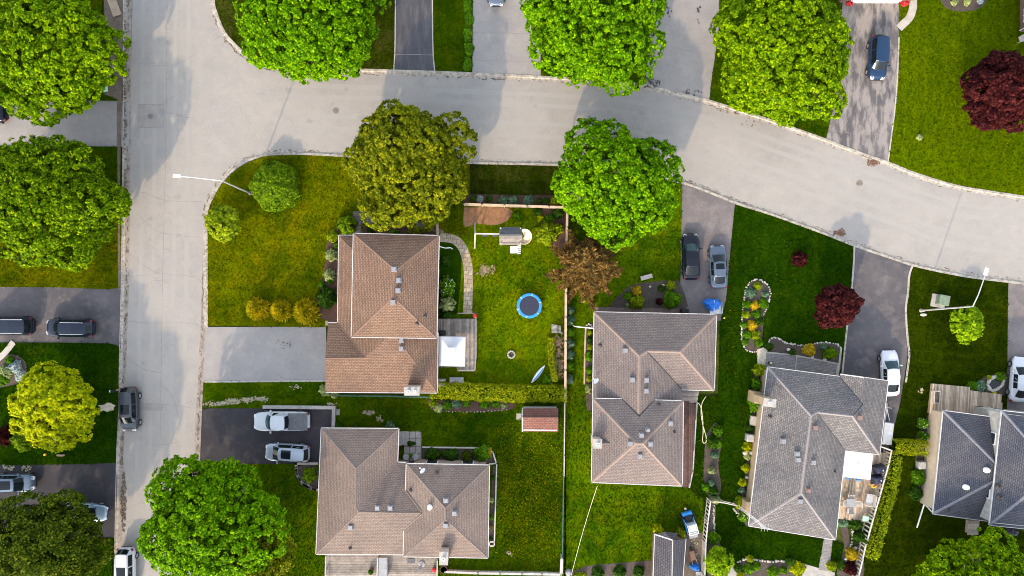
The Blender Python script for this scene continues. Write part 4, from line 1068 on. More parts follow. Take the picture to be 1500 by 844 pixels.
for x, y in ((760, 610), (494.5, 603.5)):
    bed([(x - 3.5, y - 4.5), (x + 3.5, y - 4.5), (x + 3.5, y + 4.5), (x - 3.5, y + 4.5)], 'slab', .13, 'stepping_stone', smooth=False)

def stone_edge(pts, s=(.14, .26), gap=1.0, mat='stones', z=.14, seed=0):
    rr = random.Random(seed); ln = smoothline(polyP(pts), 10); mb = MB(); acc = 0; last = Vector(ln[0])
    for q in ln:
        q = Vector(q)
        if (q - last).length > s[0] * gap * 1.1:
            last = q; k = rr.uniform(*s)
            mb.lathe([(k * .3, -.08), (k * .5, 0), (k * .42, k * .25), (k * .2, k * .36)], (q.x + rr.uniform(-.05, .05), q.y + rr.uniform(-.05, .05), z - .02), 6, sx=rr.uniform(.8, 1.2), sy=rr.uniform(.8, 1.2))
    return tag(mb.build('edging_stones', M[mat], base=(ln[0][0], ln[0][1], z)), kind='stuff')
stone_edge([(1110, 515), (1098, 515), (1088, 505), (1086, 480), (1088, 450), (1091, 430), (1097, 415), (1108, 410), (1120, 414), (1128, 428), (1124, 448), (1118, 462)], seed=1)
stone_edge([(1122, 507), (1130, 495), (1142, 497), (1150, 502), (1180, 506), (1200, 502), (1222, 503), (1231, 510)], seed=2)
stone_edge([(1046, 737), (1045, 760), (1047, 784)], seed=3); stone_edge([(1072, 828), (1090, 819), (1110, 820), (1130, 822), (1150, 822), (1170, 828)], (.2, .34), seed=4)
stone_edge([(1236, 765), (1246, 772), (1248, 784), (1245, 800)], seed=5); stone_edge([(1072, 742), (1078, 750), (1090, 758)], (.15, .3), seed=6)
stone_edge([(440, 708), (450, 708), (462, 716)], (.15, .28), seed=7, z=.27); stone_edge([(856, 478), (862, 474), (868, 478)], (.2, .34), seed=8)
stone_edge([(628, 588), (634, 598), (650, 602), (700, 603), (745, 600)], (.12, .2), 2.2, 'slab', .13, seed=9)

for a_, k_ in TUFTS: grow_tufts(*a_, **k_)

# ================================================================ HOUSES
def house(label, px, py): return thing('house', label, 'house', P(px, py, 0))
# --- two-storey house with brown roof
h = house('two-storey house with reddish brown hip roof over a lower garage roof, beside the white canopy', 568, 460)
rl = Roof(); ze, zr, zp = 3.0, 4.25, 5.05
a_, b_, c_, Pk = (496.4, 345, ze), (494.6, 473, ze), (536, 524, zr), (575, 487, zp)
rl.face(a_, b_, c_, Pk, (575, 380, zp), (522, 372, 4.0)); rl.face(a_, (522, 372, 4.0), (560, 362, 3.9), (560, 345.4, 3.0))
rl.face((481, 473, ze), (476, 525, zr), c_, b_); rl.face((476, 525, zr), (477, 574.6, ze), (640.4, 575.5, ze), Pk, c_); rl.face(Pk, (640.4, 575.5, ze), (641.3, 487.5, ze), (600, 487.5, 4.4))
ro_low = rl.build(h, M['roofA']); ridge(ro_low, M['ridgeA'], [(b_, c_), ((476, 525, zr), c_), (Pk, (640.4, 575.5, ze))], .22)
ru = Roof(); E = 5.5; T = 7.05
u1, u2, u3, u4, r1, r2 = (517.8, 342.2, E), (643, 345.4, E), (639.5, 495.5, E), (514.7, 493.8, E), (579.5, 396, T), (576, 435, T)
ru.face(u1, u2, r1); ru.face(u2, u3, r2, r1); ru.face(u3, u4, r2); ru.face(u4, u1, r1, r2)
ro = ru.build(h, M['roofA']); ridge(ro, M['ridgeA'], [(u1, r1), (u2, r1), (u3, r2), (u4, r2), (r1, r2)], .22)
gutter(h, [[u1, u2, u3, u4, u1], [(518, 345, ze), a_, b_, (481, 473, ze)], [(477, 574.6, ze), (640.4, 575.5, ze), (641.3, 487.5, ze)]])
walls(h, [u1, u2, u3, u4], 'wallbrick'); walls(h, [(497, 346, 3), (530, 346, 3), (530, 480, 3), (641, 487, 3), (640, 575, 3), (478, 574, 3), (481, 474, 3), (496, 474, 3)], 'wallbrick', win=True)
vents(h, ru, [(577.3, 394.6), (584, 410.6), (583, 425.6), (576, 442.6)]); vents(h, rl, [(588, 498.5), (588, 510.6)])
pipes(h, ru, [(622, 463), (610.7, 474)]); chimney(h, 603.5, 573, 5.0, 1.35, .75, flues=2)
mb = MB(); q = [PV(643, 361, 5.2), PV(652, 363.5, 3.2), PV(660, 363, 2.6)]; mb.bar(q[0] , q[1], .08, .08); mb.bar(q[1], q[2], .08, .08); mb.bar(q[2], (q[2].x, q[2].y, .1), .08, .08); mb.build('downspout', M['white'], h)
mb = MB(); c = P(475.8, 541, 1.1); mb.box((c[0] + .62, c[1], 1.15), (.06, 4.6, 2.2)); mb.build('garage_door', M['white'], h)
# --- bungalow below it
h = house('bungalow with L-shaped taupe hip roof beside the dark driveway with the pickup', 590, 720)
rl = Roof(); e1, z1 = 3.0, 4.55; e2, z2 = 3.9, 5.45
TL, TR, A, B, B2 = (470.8, 627.5, e1), (583.9, 628.3, e1), (521.7, 686.7, z1), (521, 742, z1), (525.7, 750.3, z1)
V, V2, Cc, BL = (582.1, 677.5, e1), (622, 680, e1), (632, 752, z1), (463, 811.9, e1); S2 = (632, 812.5, e1)
rl.face(TL, TR, A); rl.face(TL, A, B, B2, BL); rl.face(TR, V, B, A); rl.face(V, V2, Cc, B2, B); rl.face(B2, Cc, S2, BL)
ro = rl.build(h, M['roofB']); ridge(ro, M['ridgeB'], [(TL, A), (TR, A), (A, B), (BL, B2), (B2, (617.7, 751.8, z1)), (V, B), (B, B2)], .16)
rr_ = Roof(); q1, q2, q3, q4, m1, m2 = (595.4, 679.5, e2), (716.6, 681.8, e2), (714.5, 817.4, e2), (590.8, 815.4, e2), (652.4, 744.5, z2), (653, 761, z2)
rr_.face(q1, q2, m1); rr_.face(q2, q3, m2, m1); rr_.face(q3, q4, m2); rr_.face(q4, q1, m1, m2)
ro = rr_.build(h, M['roofB']); ridge(ro, M['ridgeB'], [(q1, m1), (q2, m1), (q3, m2), (q4, m2), (m1, m2), ((594, 719, 3.97), (617.7, 750, 4.6)), ((617.7, 753, 4.6), (591.7, 775, 3.97))], .16)
gutter(h, [[(590.8, 812.5, e1), BL, TL, TR, V, (594.6, 678, e1)], [(594, 719, e2), q1, q2, q3, q4, (591.7, 775, e2)]])
walls(h, [TL, TR, V, (600, 678, 3), (600, 812, 3), BL], 'wallbrick'); walls(h, [q1, q2, q3, q4], 'wallbrick')
for r_, l_ in ((rl, [(553, 744), (571.7, 744), (513.6, 772.6)]), (rr_, [(653.2, 733.3), (665.7, 751.8), (653, 769.7)])): vents(h, r_, l_)
pipes(h, rl, [(513, 803)]); pipes(h, rr_, [(640, 693), (601.8, 718.5)]); pipes(h, rr_, [(629.8, 743)], 'white', .2, .5, .26); dish(h, rr_, 620.6, 688, 2.2)
chimney(h, 650, 817.5, 5.6, .75, 1.15, flues=1)
mb = MB(); c = P(466, 655, 1); mb.box((c[0] + .62, c[1], 1.15), (.06, 2.6, 2.2)); mb.build('garage_door', M['white'], h)
mb = MB(); c = P(585, 642, .3)
for i in range(3): mb.box((c[0] + .1 + i * .3, c[1], .35 - i * .1), (.3, 1.4, .5 - i * .16))
mb.build('entry_steps', M['slab'], h)
# --- bungalow in the middle right
h = house('bungalow with mauve-brown roof and tan ridge caps behind the two parked sedans', 940, 580)
rf = Roof(); e, z1, z0_ = 3.0, 4.62, 4.45; eb, zb_ = 4.05, 5.7
TL, TR, K1, K2, K3, K4 = (870.6, 457.2, e), (1049.4, 461, e), (936.7, 521.5, z1), (948.4, 514.4, z0_), (996.4, 515.3, z0_), (936, 618, z1)
SE, SI, SI2, SW = (1046.2, 572.2, e), (998.8, 570.8, e), (999, 612, e), (868.2, 612, e)
rf.face(TL, TR, K3, K2, K1); rf.face(TL, K1, K4, SW); rf.face(K1, K2, SI, SI2, K4); rf.face(K2, K3, SE, SI); rf.face(TR, SE, K3)
ro = rf.build(h, M['roofM']); ridge(ro, M['ridgeM'], [(TL, K1), (K1, K2), (K2, K3), (TR, K3), (SE, K3), (K1, (936, 607, z1))], .34); ridge(ro, M['ventdark'], [((948.4, 516.5, 4.45), (998.3, 570, 3.06))], .16)
rb = Roof(); q1, q2, q3, q4, m1, m2 = (868.9, 584, eb), (1000.7, 587.6, eb), (999.3, 712, eb), (866.8, 706.6, eb), (931.3, 649.7, zb_), (942, 649.7, zb_)
n1, n2, n3 = (911, 584.8, eb), (936, 610.5, 4.72), (958.5, 586.4, eb)
rb.face(q1, n1, n2, n3, q2, m2, m1); rb.face(q2, q3, m2); rb.face(q3, q4, m1, m2); rb.face(q4, q1, m1)
ro = rb.build(h, M['roofM']); ridge(ro, M['ridgeM'], [(q1, m1), (q2, m2), (q3, m2), (q4, m1), (m1, m2)], .3); ridge(ro, M['ventdark'], [(n1, n2), (n2, n3)], .12)
gutter(h, [[SI, SE, TR, TL, (868.4, 584, e)], [n1, q1, q4, q3, q2, n3]])
walls(h, [TL, TR, SE, SI, (998.8, 600, 3), (868.4, 600, 3)], 'wallbrown'); walls(h, [q1, q2, q3, q4], 'wallbrown')
vents(h, rf, [(915.9, 513.5), (926.3, 556.5), (946.7, 556.8), (946.4, 572.7)]); pipes(h, rf, [(879.5, 506.4)]); dish(h, rf, 872.7, 557.7, 2.4)
vents(h, rb, [(939.6, 637.8), (923.2, 649.7), (952.4, 650.4), (937.2, 668.2), (981.7, 620)]); pipes(h, rb, [(987.7, 633.6), (965.4, 593.5)]); pipes(h, rb, [(948.5, 629.5)], 'vent', .17, .55, .25)
co = chimney(h, 875.5, 650, 5.5, .75, .8, mat='chimbrick', flues=1, z0=3.0)
mb = MB(); c = P(881, 649, 4.6); mb.add([(c[0] - .5, c[1] - .45, 4.35), (c[0] - .5, c[1] + .5, 4.35), (c[0] + 1.0, c[1], 4.75), (c[0] - .4, c[1], 4.85)], [(0, 2, 3), (1, 3, 2), (0, 3, 1)]); mb.build('chimney_cricket', M['roofM'], h)
mb = MB(); q = [PV(870, 481, 3.0), PV(862, 480.5, 2.8), PV(842.5, 478.5, 2.6)]; mb.bar(q[0], q[1], .09, .09); mb.bar(q[1], q[2], .09, .09); mb.bar(q[2], (q[2].x, q[2].y, .1), .07, .07); mb.build('downspout', M['white'], h)
mb = MB(); c = P(1022, 466, 1); mb.box((c[0], c[1] - .28, 1.15), (2.9, .06, 2.2)); mb.build('garage_door', M['white'], h)
# --- turned grey bungalow
h = house('bungalow with speckled grey roof set at an angle beside the white sedan', 1190, 650)
rc = Roof(); e, zm = 3.0, 4.62
TL, N2, G1, TR, SE, SI, S1, BL = (1124.9, 538, e), (1230, 551.8, e), (1231, 548.5, e), (1301, 558.2, e), (1288.5, 666, e), (1238, 660, e), (1223.8, 790.8, e), (1097, 770.4, e)
J1, J2, J3, J4, J5, GP = (1188.8, 609.6, zm), (1196.8, 604, 4.5), (1249, 609.6, 4.45), (1264, 592.4, 4.05), (1174.2, 722.5, zm), (1266.5, 553.3, 4.05)
rc.face(TL, N2, J4, J3, J2, J1); rc.face(G1, GP, J4, N2); rc.face(GP, TR, SE, J3, J4); rc.face(J2, J3, SE, SI); rc.face(J1, J2, SI, S1, J5); rc.face(J5, S1, BL); rc.face(TL, J1, J5, BL)
ro = rc.build(h, M['roofC']); ridge(ro, M['ridgeC'], [(TL, J1), (J1, J2), (J2, J3), (SE, J3), (J1, J5), (BL, J5), (S1, J5)], .26); ridge(ro, M['roofgrey'], [((1231, 553.5, 3.05), J4), (J3, J4), ((1197.5, 605.5, 4.46), (1237.5, 659, 3.03))], .14)
gutter(h, [[TL, N2], [G1, GP, TR, SE, SI, S1, BL, TL]])
walls(h, [TL, N2, TR, SE, SI, S1, BL], 'walltan', winw=1.5, skipw=True)
vents(h, rc, [(1258.6, 611.6), (1194, 626.7)], 'ventbrown'); vents(h, rc, [(1147, 646.2), (1167.8, 665), (1168.6, 673.4), (1191, 677.4), (1171.5, 734)], 'vent'); vents(h, rc, [(1184, 718.5)], 'ventbrown', .36)
pipes(h, rc, [(1222.6, 691), (1128.3, 611)]); chimney(h, 1127, 590, 5.1, 1.1, .7, -.12, 'walltan', 1, z0=2.0); 
mb = MB(); c = P(1113, 584, 2.2); mb.box((c[0], c[1], 1.1), (1.0, 1.1, 2.2), -.12); mb.build('chimney_breast', M['walltan'], h)
mb = MB(); c = P(1092.5, 743, 1.8); mb.box((c[0] + .3, c[1], .9), (.7, 1.0, 1.8), -.12); mb.build('meter_box', M['walltan'], h)
mb = MB(); c = P(1178, 546.5, 2.6); mb.box((c[0] - .6, c[1] + .0, 2.6), (1.5, .35, .12), -.13); mb.build('porch_light_bar', M['white'], h)
# --- charcoal roofed house on the right
h = house('house with two charcoal hip roofs and cream side wall beside the big wooden porch', 1440, 690)
rd = Roof(); e, zt = 2.9, 4.6
TL, NE, X1, X2, SEc, BLc = (1382, 601.9, e), (1463, 612.5, e), (1466, 685.5, zt), (1466, 700, zt), (1448, 763.5, e), (1367, 752.8, e)
rd.face(TL, NE, X1); rd.face(TL, X1, X2, BLc); rd.face(BLc, X2, SEc)
ro = rd.build(h, M['roofD']); ridge(ro, M['ridgeD'], [(TL, X1), (BLc, X2)], .3)
r2_ = Roof(); E, T = 4.9, 6.6
q1, q2, q3, q4, m1, m2 = (1468, 601.9, E), (1640, 622, E), (1618, 786, E), (1450, 769.3, E), (1541, 686, T), (1535, 702, T)
r2_.face(q1, q2, m1); r2_.face(q2, q3, m2, m1); r2_.face(q3, q4, m2); r2_.face(q4, q1, m1, m2)
ro = r2_.build(h, M['roofD']); ridge(ro, M['ridgeD'], [(q1, m1), (q4, m2), (q2, m1), (q3, m2), (m1, m2)], .3)
gutter(h, [[(1460, 612, e), TL, BLc, (1446, 763.3, e)], [q1, q2, q3, q4, q1]])
walls(h, [TL, (1480, 614, e), (1462, 765, e), BLc], 'wallcream', ov=.3, skipw=True); walls(h, [q1, q2, q3, q4], 'fencegrey', ov=.25)
pipes(h, rd, [(1445.8, 689), (1415.5, 714)], 'white', .22, .3, .3); pipes(h, rd, [(1388.7, 747)]); pipes(h, r2_, [(1463.5, 713), (1465, 728.7)], 'ventdark', .12, .4, .28)
mb = MB(); a, b = PV(1354, 738, .35), PV(1343, 773, .12); mb.bar(a, b, .10, .10); mb.bar(a, PV(1367, 752, 2.8), .09, .09); mb.build('downspout', M['white'], h)
# --- houses that only just enter the picture
h = house('house edge with a white garage door at the top of the patched driveway', 1275, -20)
mb = MB(); a, b = P(1228, 4), P(1330, 6); mb.box(((a[0] + b[0]) / 2, a[1] + 4.0, 1.5), (b[0] - a[0], 8.0, 3.0)); mb.build('wall', M['wallbrown'], h)
mb = MB(); mb.box(((a[0] + b[0]) / 2, a[1] - .02, 1.15), (5.2, .08, 2.3)); gd = mb.build('garage_door', M['white'], h)
mb = MB()
for i in range(4): mb.box(((a[0] + b[0]) / 2, a[1] - .075, .3 + i * .55), (5.0, .03, .48))
mb.build('door_panels', M['white'], gd)
rt = Roof(); rt.face((1222, -9, 3), (1335, -8, 3), (1279, -70, 4.9)); rt.face((1335, -8, 3), (1340, -130, 3), (1279, -70, 4.9)); rt.face((1340, -130, 3), (1222, -130, 3), (1279, -70, 4.9)); rt.face((1222, -130, 3), (1222, -9, 3), (1279, -70, 4.9)); rt.build(h, M['roofB']); gutter(h, [[(1222, -9, 3), (1335, -8, 3)]])
h = house('brown brick house corner with white-framed window at the top right edge', 1540, 0)
a = P(1493, 47); mb = MB(); mb.box((a[0] + 6, a[1] + 7, 1.4), (12, 14, 2.8)); mb.build('wall', M['wallbrown'], h)
c = P(1490.5, 20, 1.5); mb = MB(); mb.box((a[0] - .12, c[1], 1.5), (.3, 1.3, 1.2)); wf = mb.build('window', M['white'], h); mb = MB()
for k in (-.3, .3): mb.box((a[0] - .285, c[1] + k, 1.5), (.04, .5, 1.0)); mb.box((a[0] - .12, c[1] + k, 2.115), (.2, .45, .04))
mb.build('pane', M['pane'], wf)
mb = MB(); mb.tube([(a[0] - .06, a[1] + .1, .1), (a[0] - .06, a[1] + .1, 2.8)], .05, 6); mb.build('downspout', M['white'], h)
mb = MB(); mb.box((a[0] + .1, a[1] + 7, 2.83), (.3, 14, .06)); mb.build('soffit', M['gutterw'], h)
rt = Roof(); rt.face((1507, 56, 3.1), (1700, 60, 3.1), (1700, -60, 5), (1590, -60, 5)); rt.face((1507, 56, 3.1), (1590, -60, 5), (1590, -140, 5), (1507, -200, 3.1)); rt.build(h, M['roofM'])

# ================================================================ VEHICLES
Pn = dict(palewhite=paint('paint_pearl_white', (.42, .445, .47), .1), black=paint('paint_black', (.005, .007, .013), .1, .25), blueblack=paint('paint_blue_black', (.011, .018, .032), .2), grey=paint('paint_grey', (.055, .062, .072), .4), silver=paint('paint_silver', (.30, .34, .39), .4),
          steel=paint('paint_steel_blue', (.085, .115, .155), .4), white=paint('paint_white', (.50, .515, .535), .05), navy=paint('paint_navy', (.012, .034, .080), .2), bluegrey=paint('paint_blue_grey', (.10, .135, .18), .4), paleblue=paint('paint_pale_blue', (.24, .33, .42), .5))
GP_ = 'vehicles parked in the driveways and along the street'
vehicle('parked_van', 'dark van with bright roof rails cut by the left picture edge', 'van', 13, 477.5, 180, 5.1, 1.98, 1.80, Pn['blueblack'], 'van', GP_, rails='chrome', z0=.05)
vehicle('parked_suv', 'blue-black car with silver roof rails between the van and the left street', 'car', 102.5, 480.5, 179, 4.95, 1.92, 1.66, Pn['blueblack'], 'suv', GP_, rails='chrome', z0=.05)
vehicle('parked_suv', 'grey car with dark sunroof parked on the street gutter beside the mailbox', 'car', 189, 600, 271, 4.6, 1.86, 1.62, Pn['grey'], 'suv', GP_, sunroof=True, z0=.01)
vehicle('parked_suv', 'grey-blue car with sunroof cut by the left edge, below the pale yellow-green tree', 'car', 18, 708, 1, 4.7, 1.86, 1.64, Pn['bluegrey'], 'suv', GP_, sunroof=True, z0=.05)
vehicle('parked_car', 'pale blue car hidden under the dark tree except for its front', 'car', 124, 750, -6, 4.6, 1.82, 1.46, Pn['paleblue'], 'sedan', GP_, z0=.05)
vehicle('parked_suv', 'white car with black sunroof at the bottom edge of the left street', 'car', 184, 836, 270, 4.75, 1.9, 1.70, Pn['white'], 'suv', GP_, sunroof=True, rails='chrome', z0=.01)
vehicle('parked_car', 'steel blue car at the top edge, only its front in the picture', 'car', 727, -24, 270, 4.6, 1.84, 1.48, Pn['bluegrey'], 'sedan', GP_, z0=.09)
vehicle('parked_suv', 'navy blue car with long flat roof on the patched driveway', 'car', 1286, 85, 267, 4.55, 1.86, 1.78, Pn['navy'], 'suv', GP_, z0=.09)
vehicle('parked_car', 'black sedan with teal glass, left of the two sedans side by side', 'car', 1012, 376, 91, 4.85, 1.86, 1.46, Pn['black'], 'sedan', GP_, glass='glassteal', z0=.09)
vehicle('parked_car', 'steel blue-grey sedan with sunroof, just above the blue tarp', 'car', 1052, 391, 92, 4.55, 1.80, 1.46, Pn['steel'], 'sedan', GP_, sunroof=True, z0=.09)
vehicle('pickup_truck', 'white crew cab pickup with dark tonneau cover on the black driveway', 'pickup truck', 413, 617, 180, 5.85, 2.02, 1.88, Pn['palewhite'], 'pickup', GP_, glass='glassteal', bed='dgrey', z0=.09)
vehicle('parked_suv', 'silver car with black sunroof beside the white pickup', 'car', 421, 663, 177, 4.65, 1.86, 1.64, Pn['silver'], 'suv', GP_, sunroof=True, z0=.09)
vehicle('parked_car', 'white sedan squeezed beside the grey roofed bungalow', 'car', 1304, 547, 92, 4.85, 1.84, 1.46, Pn['white'], 'sedan', GP_, glass='glassteal', z0=.09)
vehicle('parked_car', 'white sedan cut by the right picture edge', 'car', 1494, 556, 85, 4.8, 1.86, 1.46, Pn['white'], 'sedan', GP_, z0=.09)
vehicle('parked_car', 'dark car mostly outside the left edge on the pale driveway', 'car', -24, 166, 180, 4.7, 1.84, 1.5, Pn['black'], 'sedan', GP_, z0=.04)

# ================================================================ TREES
TG = 'street and garden trees'
tree('big bright green maple filling the top left corner', 78, 77, 101, 9.5, M['maple2'], seed=1, group=TG)
tree('big green maple at the left edge, above the lawn and driveway with the van', 80, 302, 103, 9.5, M['maple_left'], seed=2, group=TG)
tree('bright green maple over the curved kerb at the top, left of the narrow dark driveway', 456, 26, 106, 9.5, M['maple'], seed=3, group=TG)
tree('bright green maple at the top between two pale driveways', 866, 30, 111, 9.5, M['maple'], seed=4, group=TG)
tree('broad bright green maple left of the patched driveway with the navy car', 1148, 82, 107, 9.5, M['maple2'], seed=5, group=TG)
tree('olive-tinged maple overhanging the street above the two-storey house', 598, 240, 97, 9.5, M['maple_olive'], seed=6, group=TG)
tree('bright green maple over the end of the wooden back fence', 902, 271, 90, 9.5, M['maple'], seed=7, group=TG)
tree('small golden yellow-green maple on the lawn beside the left street', 84, 596, 59, 7.0, M['lime'], seed=9, group=TG, leaf=.18, spacing=.55, rc=.32)
tree('dusky dark tree in the bottom left corner over a pale blue car', 70, 806, 87, 11.5, M['dusky'], seed=10, group=TG, spacing=.75, rc=.48, per=40)
tree('large bright green tree at the bottom, leaning over the left street', 310, 762, 100, 12.0, M['maple'], seed=23, group=TG)
tree('thin olive green tree tucked against the large tree at the bottom', 372, 806, 58, 9.0, M['maple_olive'], seed=12, group=TG, gap=.35, per=40)
tree('bright green tree in the bottom right corner', 1442, 882, 103, 10.5, M['maple2'], seed=13, group=TG)
tree('deep burgundy plum tree at the right edge of the bright lawn', 1464, 138, 56, 7.0, M['burgundy'], name='burgundy_tree', seed=14, group=TG, leaf=.20, per=36, spacing=.5, rc=.33)
tree('round burgundy tree beside the sloping asphalt driveway', 1224, 446, 31, 4.6, M['burgundy'], name='burgundy_tree', seed=15, group=TG, leaf=.20, per=60, spacing=.55, rc=.38, low=.2)
tree('young lime green tree with sparse branches beside the leaning lamp post', 1416, 478, 24, 3.0, M['springgreen'], name='young_tree', seed=16, group=TG, leaf=.15, per=26, spacing=.55, rc=.28, gap=.3, low=.25)
tree('small lime green tree at the bottom beside the picket fence', 1052, 824, 19, 2.6, M['springgreen'], name='young_tree', seed=17, group=TG, leaf=.15, per=34, spacing=.45, rc=.28, low=.2)
tree('small lime green tree at the street corner kerb', 327, 329, 25, 3.4, M['yelgreen'], name='young_tree', seed=18, group=TG, leaf=.17, per=40, spacing=.5, rc=.33, low=.15)
# the rusty, feathery conifer leaning over the fence
def rusty(px, py, rpx, h, label):
    rng = np.random.default_rng(5); zc = h * .5; cx, cy, _ = P(px, py, zc); r = rpx * (CAM_H - zc) / FPX
    t = thing('rusty_conifer', label, 'tree', (cx, cy, .1), TG)
    rr = random.Random(4); mb = MB(); mb.tube([(cx, cy, 0), (cx, cy, h * .9)], .2, 8, r2=.04)
    PP, AA = [], []
    for k in range(150):
        a = k * 2.39996 + rr.uniform(-.25, .25); lv = rr.random() ** .8; z0 = h * (.12 + .75 * lv); ln = r * (1.10 - .62 * lv) * rr.uniform(.6, 1.04)
        s = np.array([cx, cy, z0]); tip = np.array([cx + cos(a) * ln, cy + sin(a) * ln, z0 + h * rr.uniform(-.02, .14)])
        mb.tube([s, (s + tip) / 2 + np.array([0, 0, .15]), tip], .05, 5, r2=.012)
        m = int(70 + 62 * ln)
        f = rng.uniform(.18, 1.03, m)[:, None]; w = (1.02 - f * .72) * .55
        side = np.array([-sin(a), cos(a), 0]); sg = rng.choice([-1, 1], m)[:, None]
        p = s + (tip - s) * f + np.array([0, 0, .15]) * np.sin(f * pi) + side * sg * w * rng.uniform(0, 1, m)[:, None] + rng.normal(size=(m, 3)) * .05
        PP.append(p); AA.append((tip - s) / ln * .8 + side * sg * .8)
    pos = np.concatenate(PP); al = np.concatenate(AA)
    leaf_mesh('crown', pos, np.array([0, 0, 1.]) + rng.normal(size=pos.shape) * .5, .115, M['rust'], t, rng=rng, elong=3.4, along=al)
    mb.build('trunk', M['bark'], t)
rusty(859, 392, 56, 5.5, 'feathery rust-brown conifer leaning over the side fence')

# ================================================================ SHRUBS AND PLANTS
S = shrub
S('big round clipped green shrub on the corner lawn under the street lamp arm', 399, 271, 38, 2.6, 'bushgreen', leaf=.14, ragged=.4)
for i, (x, y, r_, w) in enumerate(((375, 453, 18, 'leftmost, nearest the street'), (410, 455, 17, 'middle one'), (446, 457, 21, 'rightmost and largest'))):
    spray_shrub('golden feathery cedar in the row above the pale driveway, ' + w, x, y, r_, 2.2, 'gold', seed=i, group='row of golden cedars', n=2600, elong=3.6, leaf=.11)
S('green round shrub at the start of the dark stone path', 507, 329, 14, 1.4, 'bushgreen')
S('olive yellow shrub between the stone path and the roof corner', 487, 346, 9, .9, 'yelgreen')
S('pale variegated shrub, upper of the two pale ones left of the two-storey house', 485, 374, 9, .9, 'palegreen', leaf=.11)
S('pale variegated shrub, lower of the two pale ones left of the two-storey house', 482, 403, 9, .9, 'palegreen', leaf=.11)
S('dark green shrub in the bed behind the golden cedars', 477, 436, 14, 1.3, 'deepgreen', ry=1.2)
S('mid green low plant between the lower pale shrub and the dark shrub', 484, 413, 4, .5, 'green', leaf=.1)
S('mid green low plant at the left rim of the red bark bed', 471, 417, 5, .6, 'green', leaf=.1)
S('small green plant beside the upper pale shrub and the wall', 493, 360, 4, .5, 'green', leaf=.1)
S('white flowering rhododendron beside the curved brick path, the longer one', 654, 421, 12, 1.6, 'green', flower='whiteflower', ry=1.35)
S('cream flowering bush just above the weathered deck', 655, 446, 12, 1.4, 'palegreen', leaf=.12)
S('dark green plant squeezed between the cream bush and the deck', 656, 461, 10, .9, 'deepgreen', ry=.6)
S('olive grey perennial clump inside the curve of the brick path', 653, 382, 8, .4, 'deepgreen')
S('dark plant under the olive maple in the house-side bed', 543, 336, 6, .6, 'deepgreen'); S('dark green clump close to the eaves beside the stone path', 577, 341, 7, .5, 'green', ry=.5)
for i, (x, r_, mt, w) in enumerate(((694, 5, 'deepgreen', 'first from the left'), (703, 5, 'blueleaf', 'second from the left'), (716, 5, 'deepgreen', 'third from the left'), (737, 7, 'bluegreen', 'first of the three bigger ones'), (752, 7.5, 'bluegreen', 'second of the three bigger ones'), (774, 8, 'bluegreen', 'third and largest'), (790, 4, 'deepgreen', 'small dark one right of the largest'), (800, 4, 'deepgreen', 'second small dark one'), (812, 6, 'yelgreen', 'yellow-green one near the maple'))):
    S('round plant outside the wooden back fence, ' + w, x, 294 if i > 2 else 291, r_, .8, mt, leaf=.11, group='plants along the street side of the back fence')
S('bright green plant just inside the back fence above the play tower', 759, 316, 6, .8, 'green')
S('yellow-green spreading shrub inside the fence corner beside the slide', 801, 341, 17, 1.7, 'yelgreen', leaf=.14)
S('thin olive shrub between the yellow-green shrub and the fence', 818, 335, 8, 1.2, 'yelgreen', dens=.5)
S('dark green plant inside the back fence near the corner', 788, 310, 6, .7, 'deepgreen'); S('lime plant beside the dark plant in the fence corner', 792, 320, 5, .6, 'lime', leaf=.1); S('mid green plant in the fence corner bed', 805, 320, 7, .7, 'green'); S('olive plant tight in the fence corner', 818, 312, 8, .8, 'deepgreen')
hedge('long clipped yellow-green hedge below the trampoline lawn', [(632, 571), (700, 575), (760, 577), (829, 577)], 1.55, 1.5, 'hedge', 1, dens=.55)
hedge('half bare yellow-green hedge against the side fence above the long hedge', [(807, 495), (809, 530), (813, 558)], .5, 1.35, 'hedge', 2, dens=.55)
# the bare, twiggy inside of that hedge
rng = np.random.default_rng(9); mb = MB(); rr = random.Random(9)
for i in range(170):
    c = P(rr.uniform(811, 825), rr.uniform(493, 556), .9); a = rr.uniform(0, 6.28); l = rr.uniform(.3, .8)
    mb.tube([c, (c[0] + cos(a) * l, c[1] + sin(a) * l, c[2] + rr.uniform(-.2, .45))], .024, 4, r2=.008)
    if i % 6 == 0: mb.tube([(c[0], c[1], .05), c], .03, 5)
t = thing('bare_shrub', 'bare pruned shrub of pale twigs between the thin hedge and the fence', 'shrub', P(818, 525, .1)); mb.build('twigs', M['twig'], t)
S('dark green leafy plant where the long hedge meets the thin hedge', 803, 557, 10, .9, 'green', ry=.8)
for i, y in enumerate((432, 455, 470, 487, 504, 520, 537, 556)):
    S('round shrub along the side fence, %s counting down from the rusty conifer' % ('first', 'second', 'third', 'fourth', 'fifth', 'sixth', 'seventh', 'last')[i], 834, y, (5, 7, 8, 8, 8, 8, 8, 7)[i], .9, 'bluegreen' if i % 3 else 'green', leaf=.12, group='row of shrubs along the side fence')
for i, (x, y, r_, mt, w) in enumerate(((634, 591, 6, 'yelgreen', 'yellow-green, at the left end'), (642, 598, 7, 'palegreen', 'pale, second from the left'), (655, 594, 7, 'green', 'bright green'), (668, 592, 7, 'bluegreen', 'bluish rosette'), (683, 591, 6, 'green', 'green, right of the bluish rosette'), (710, 591, 8, 'green', 'green, near the middle'), (726, 592, 6, 'green', 'green, right of the middle'), (738, 594, 5, 'palegreen', 'pale, at the right end'))):
    S('low plant in the bed below the long hedge, ' + w, x, y, r_, .5, mt, leaf=.12, group='plants below the long hedge')
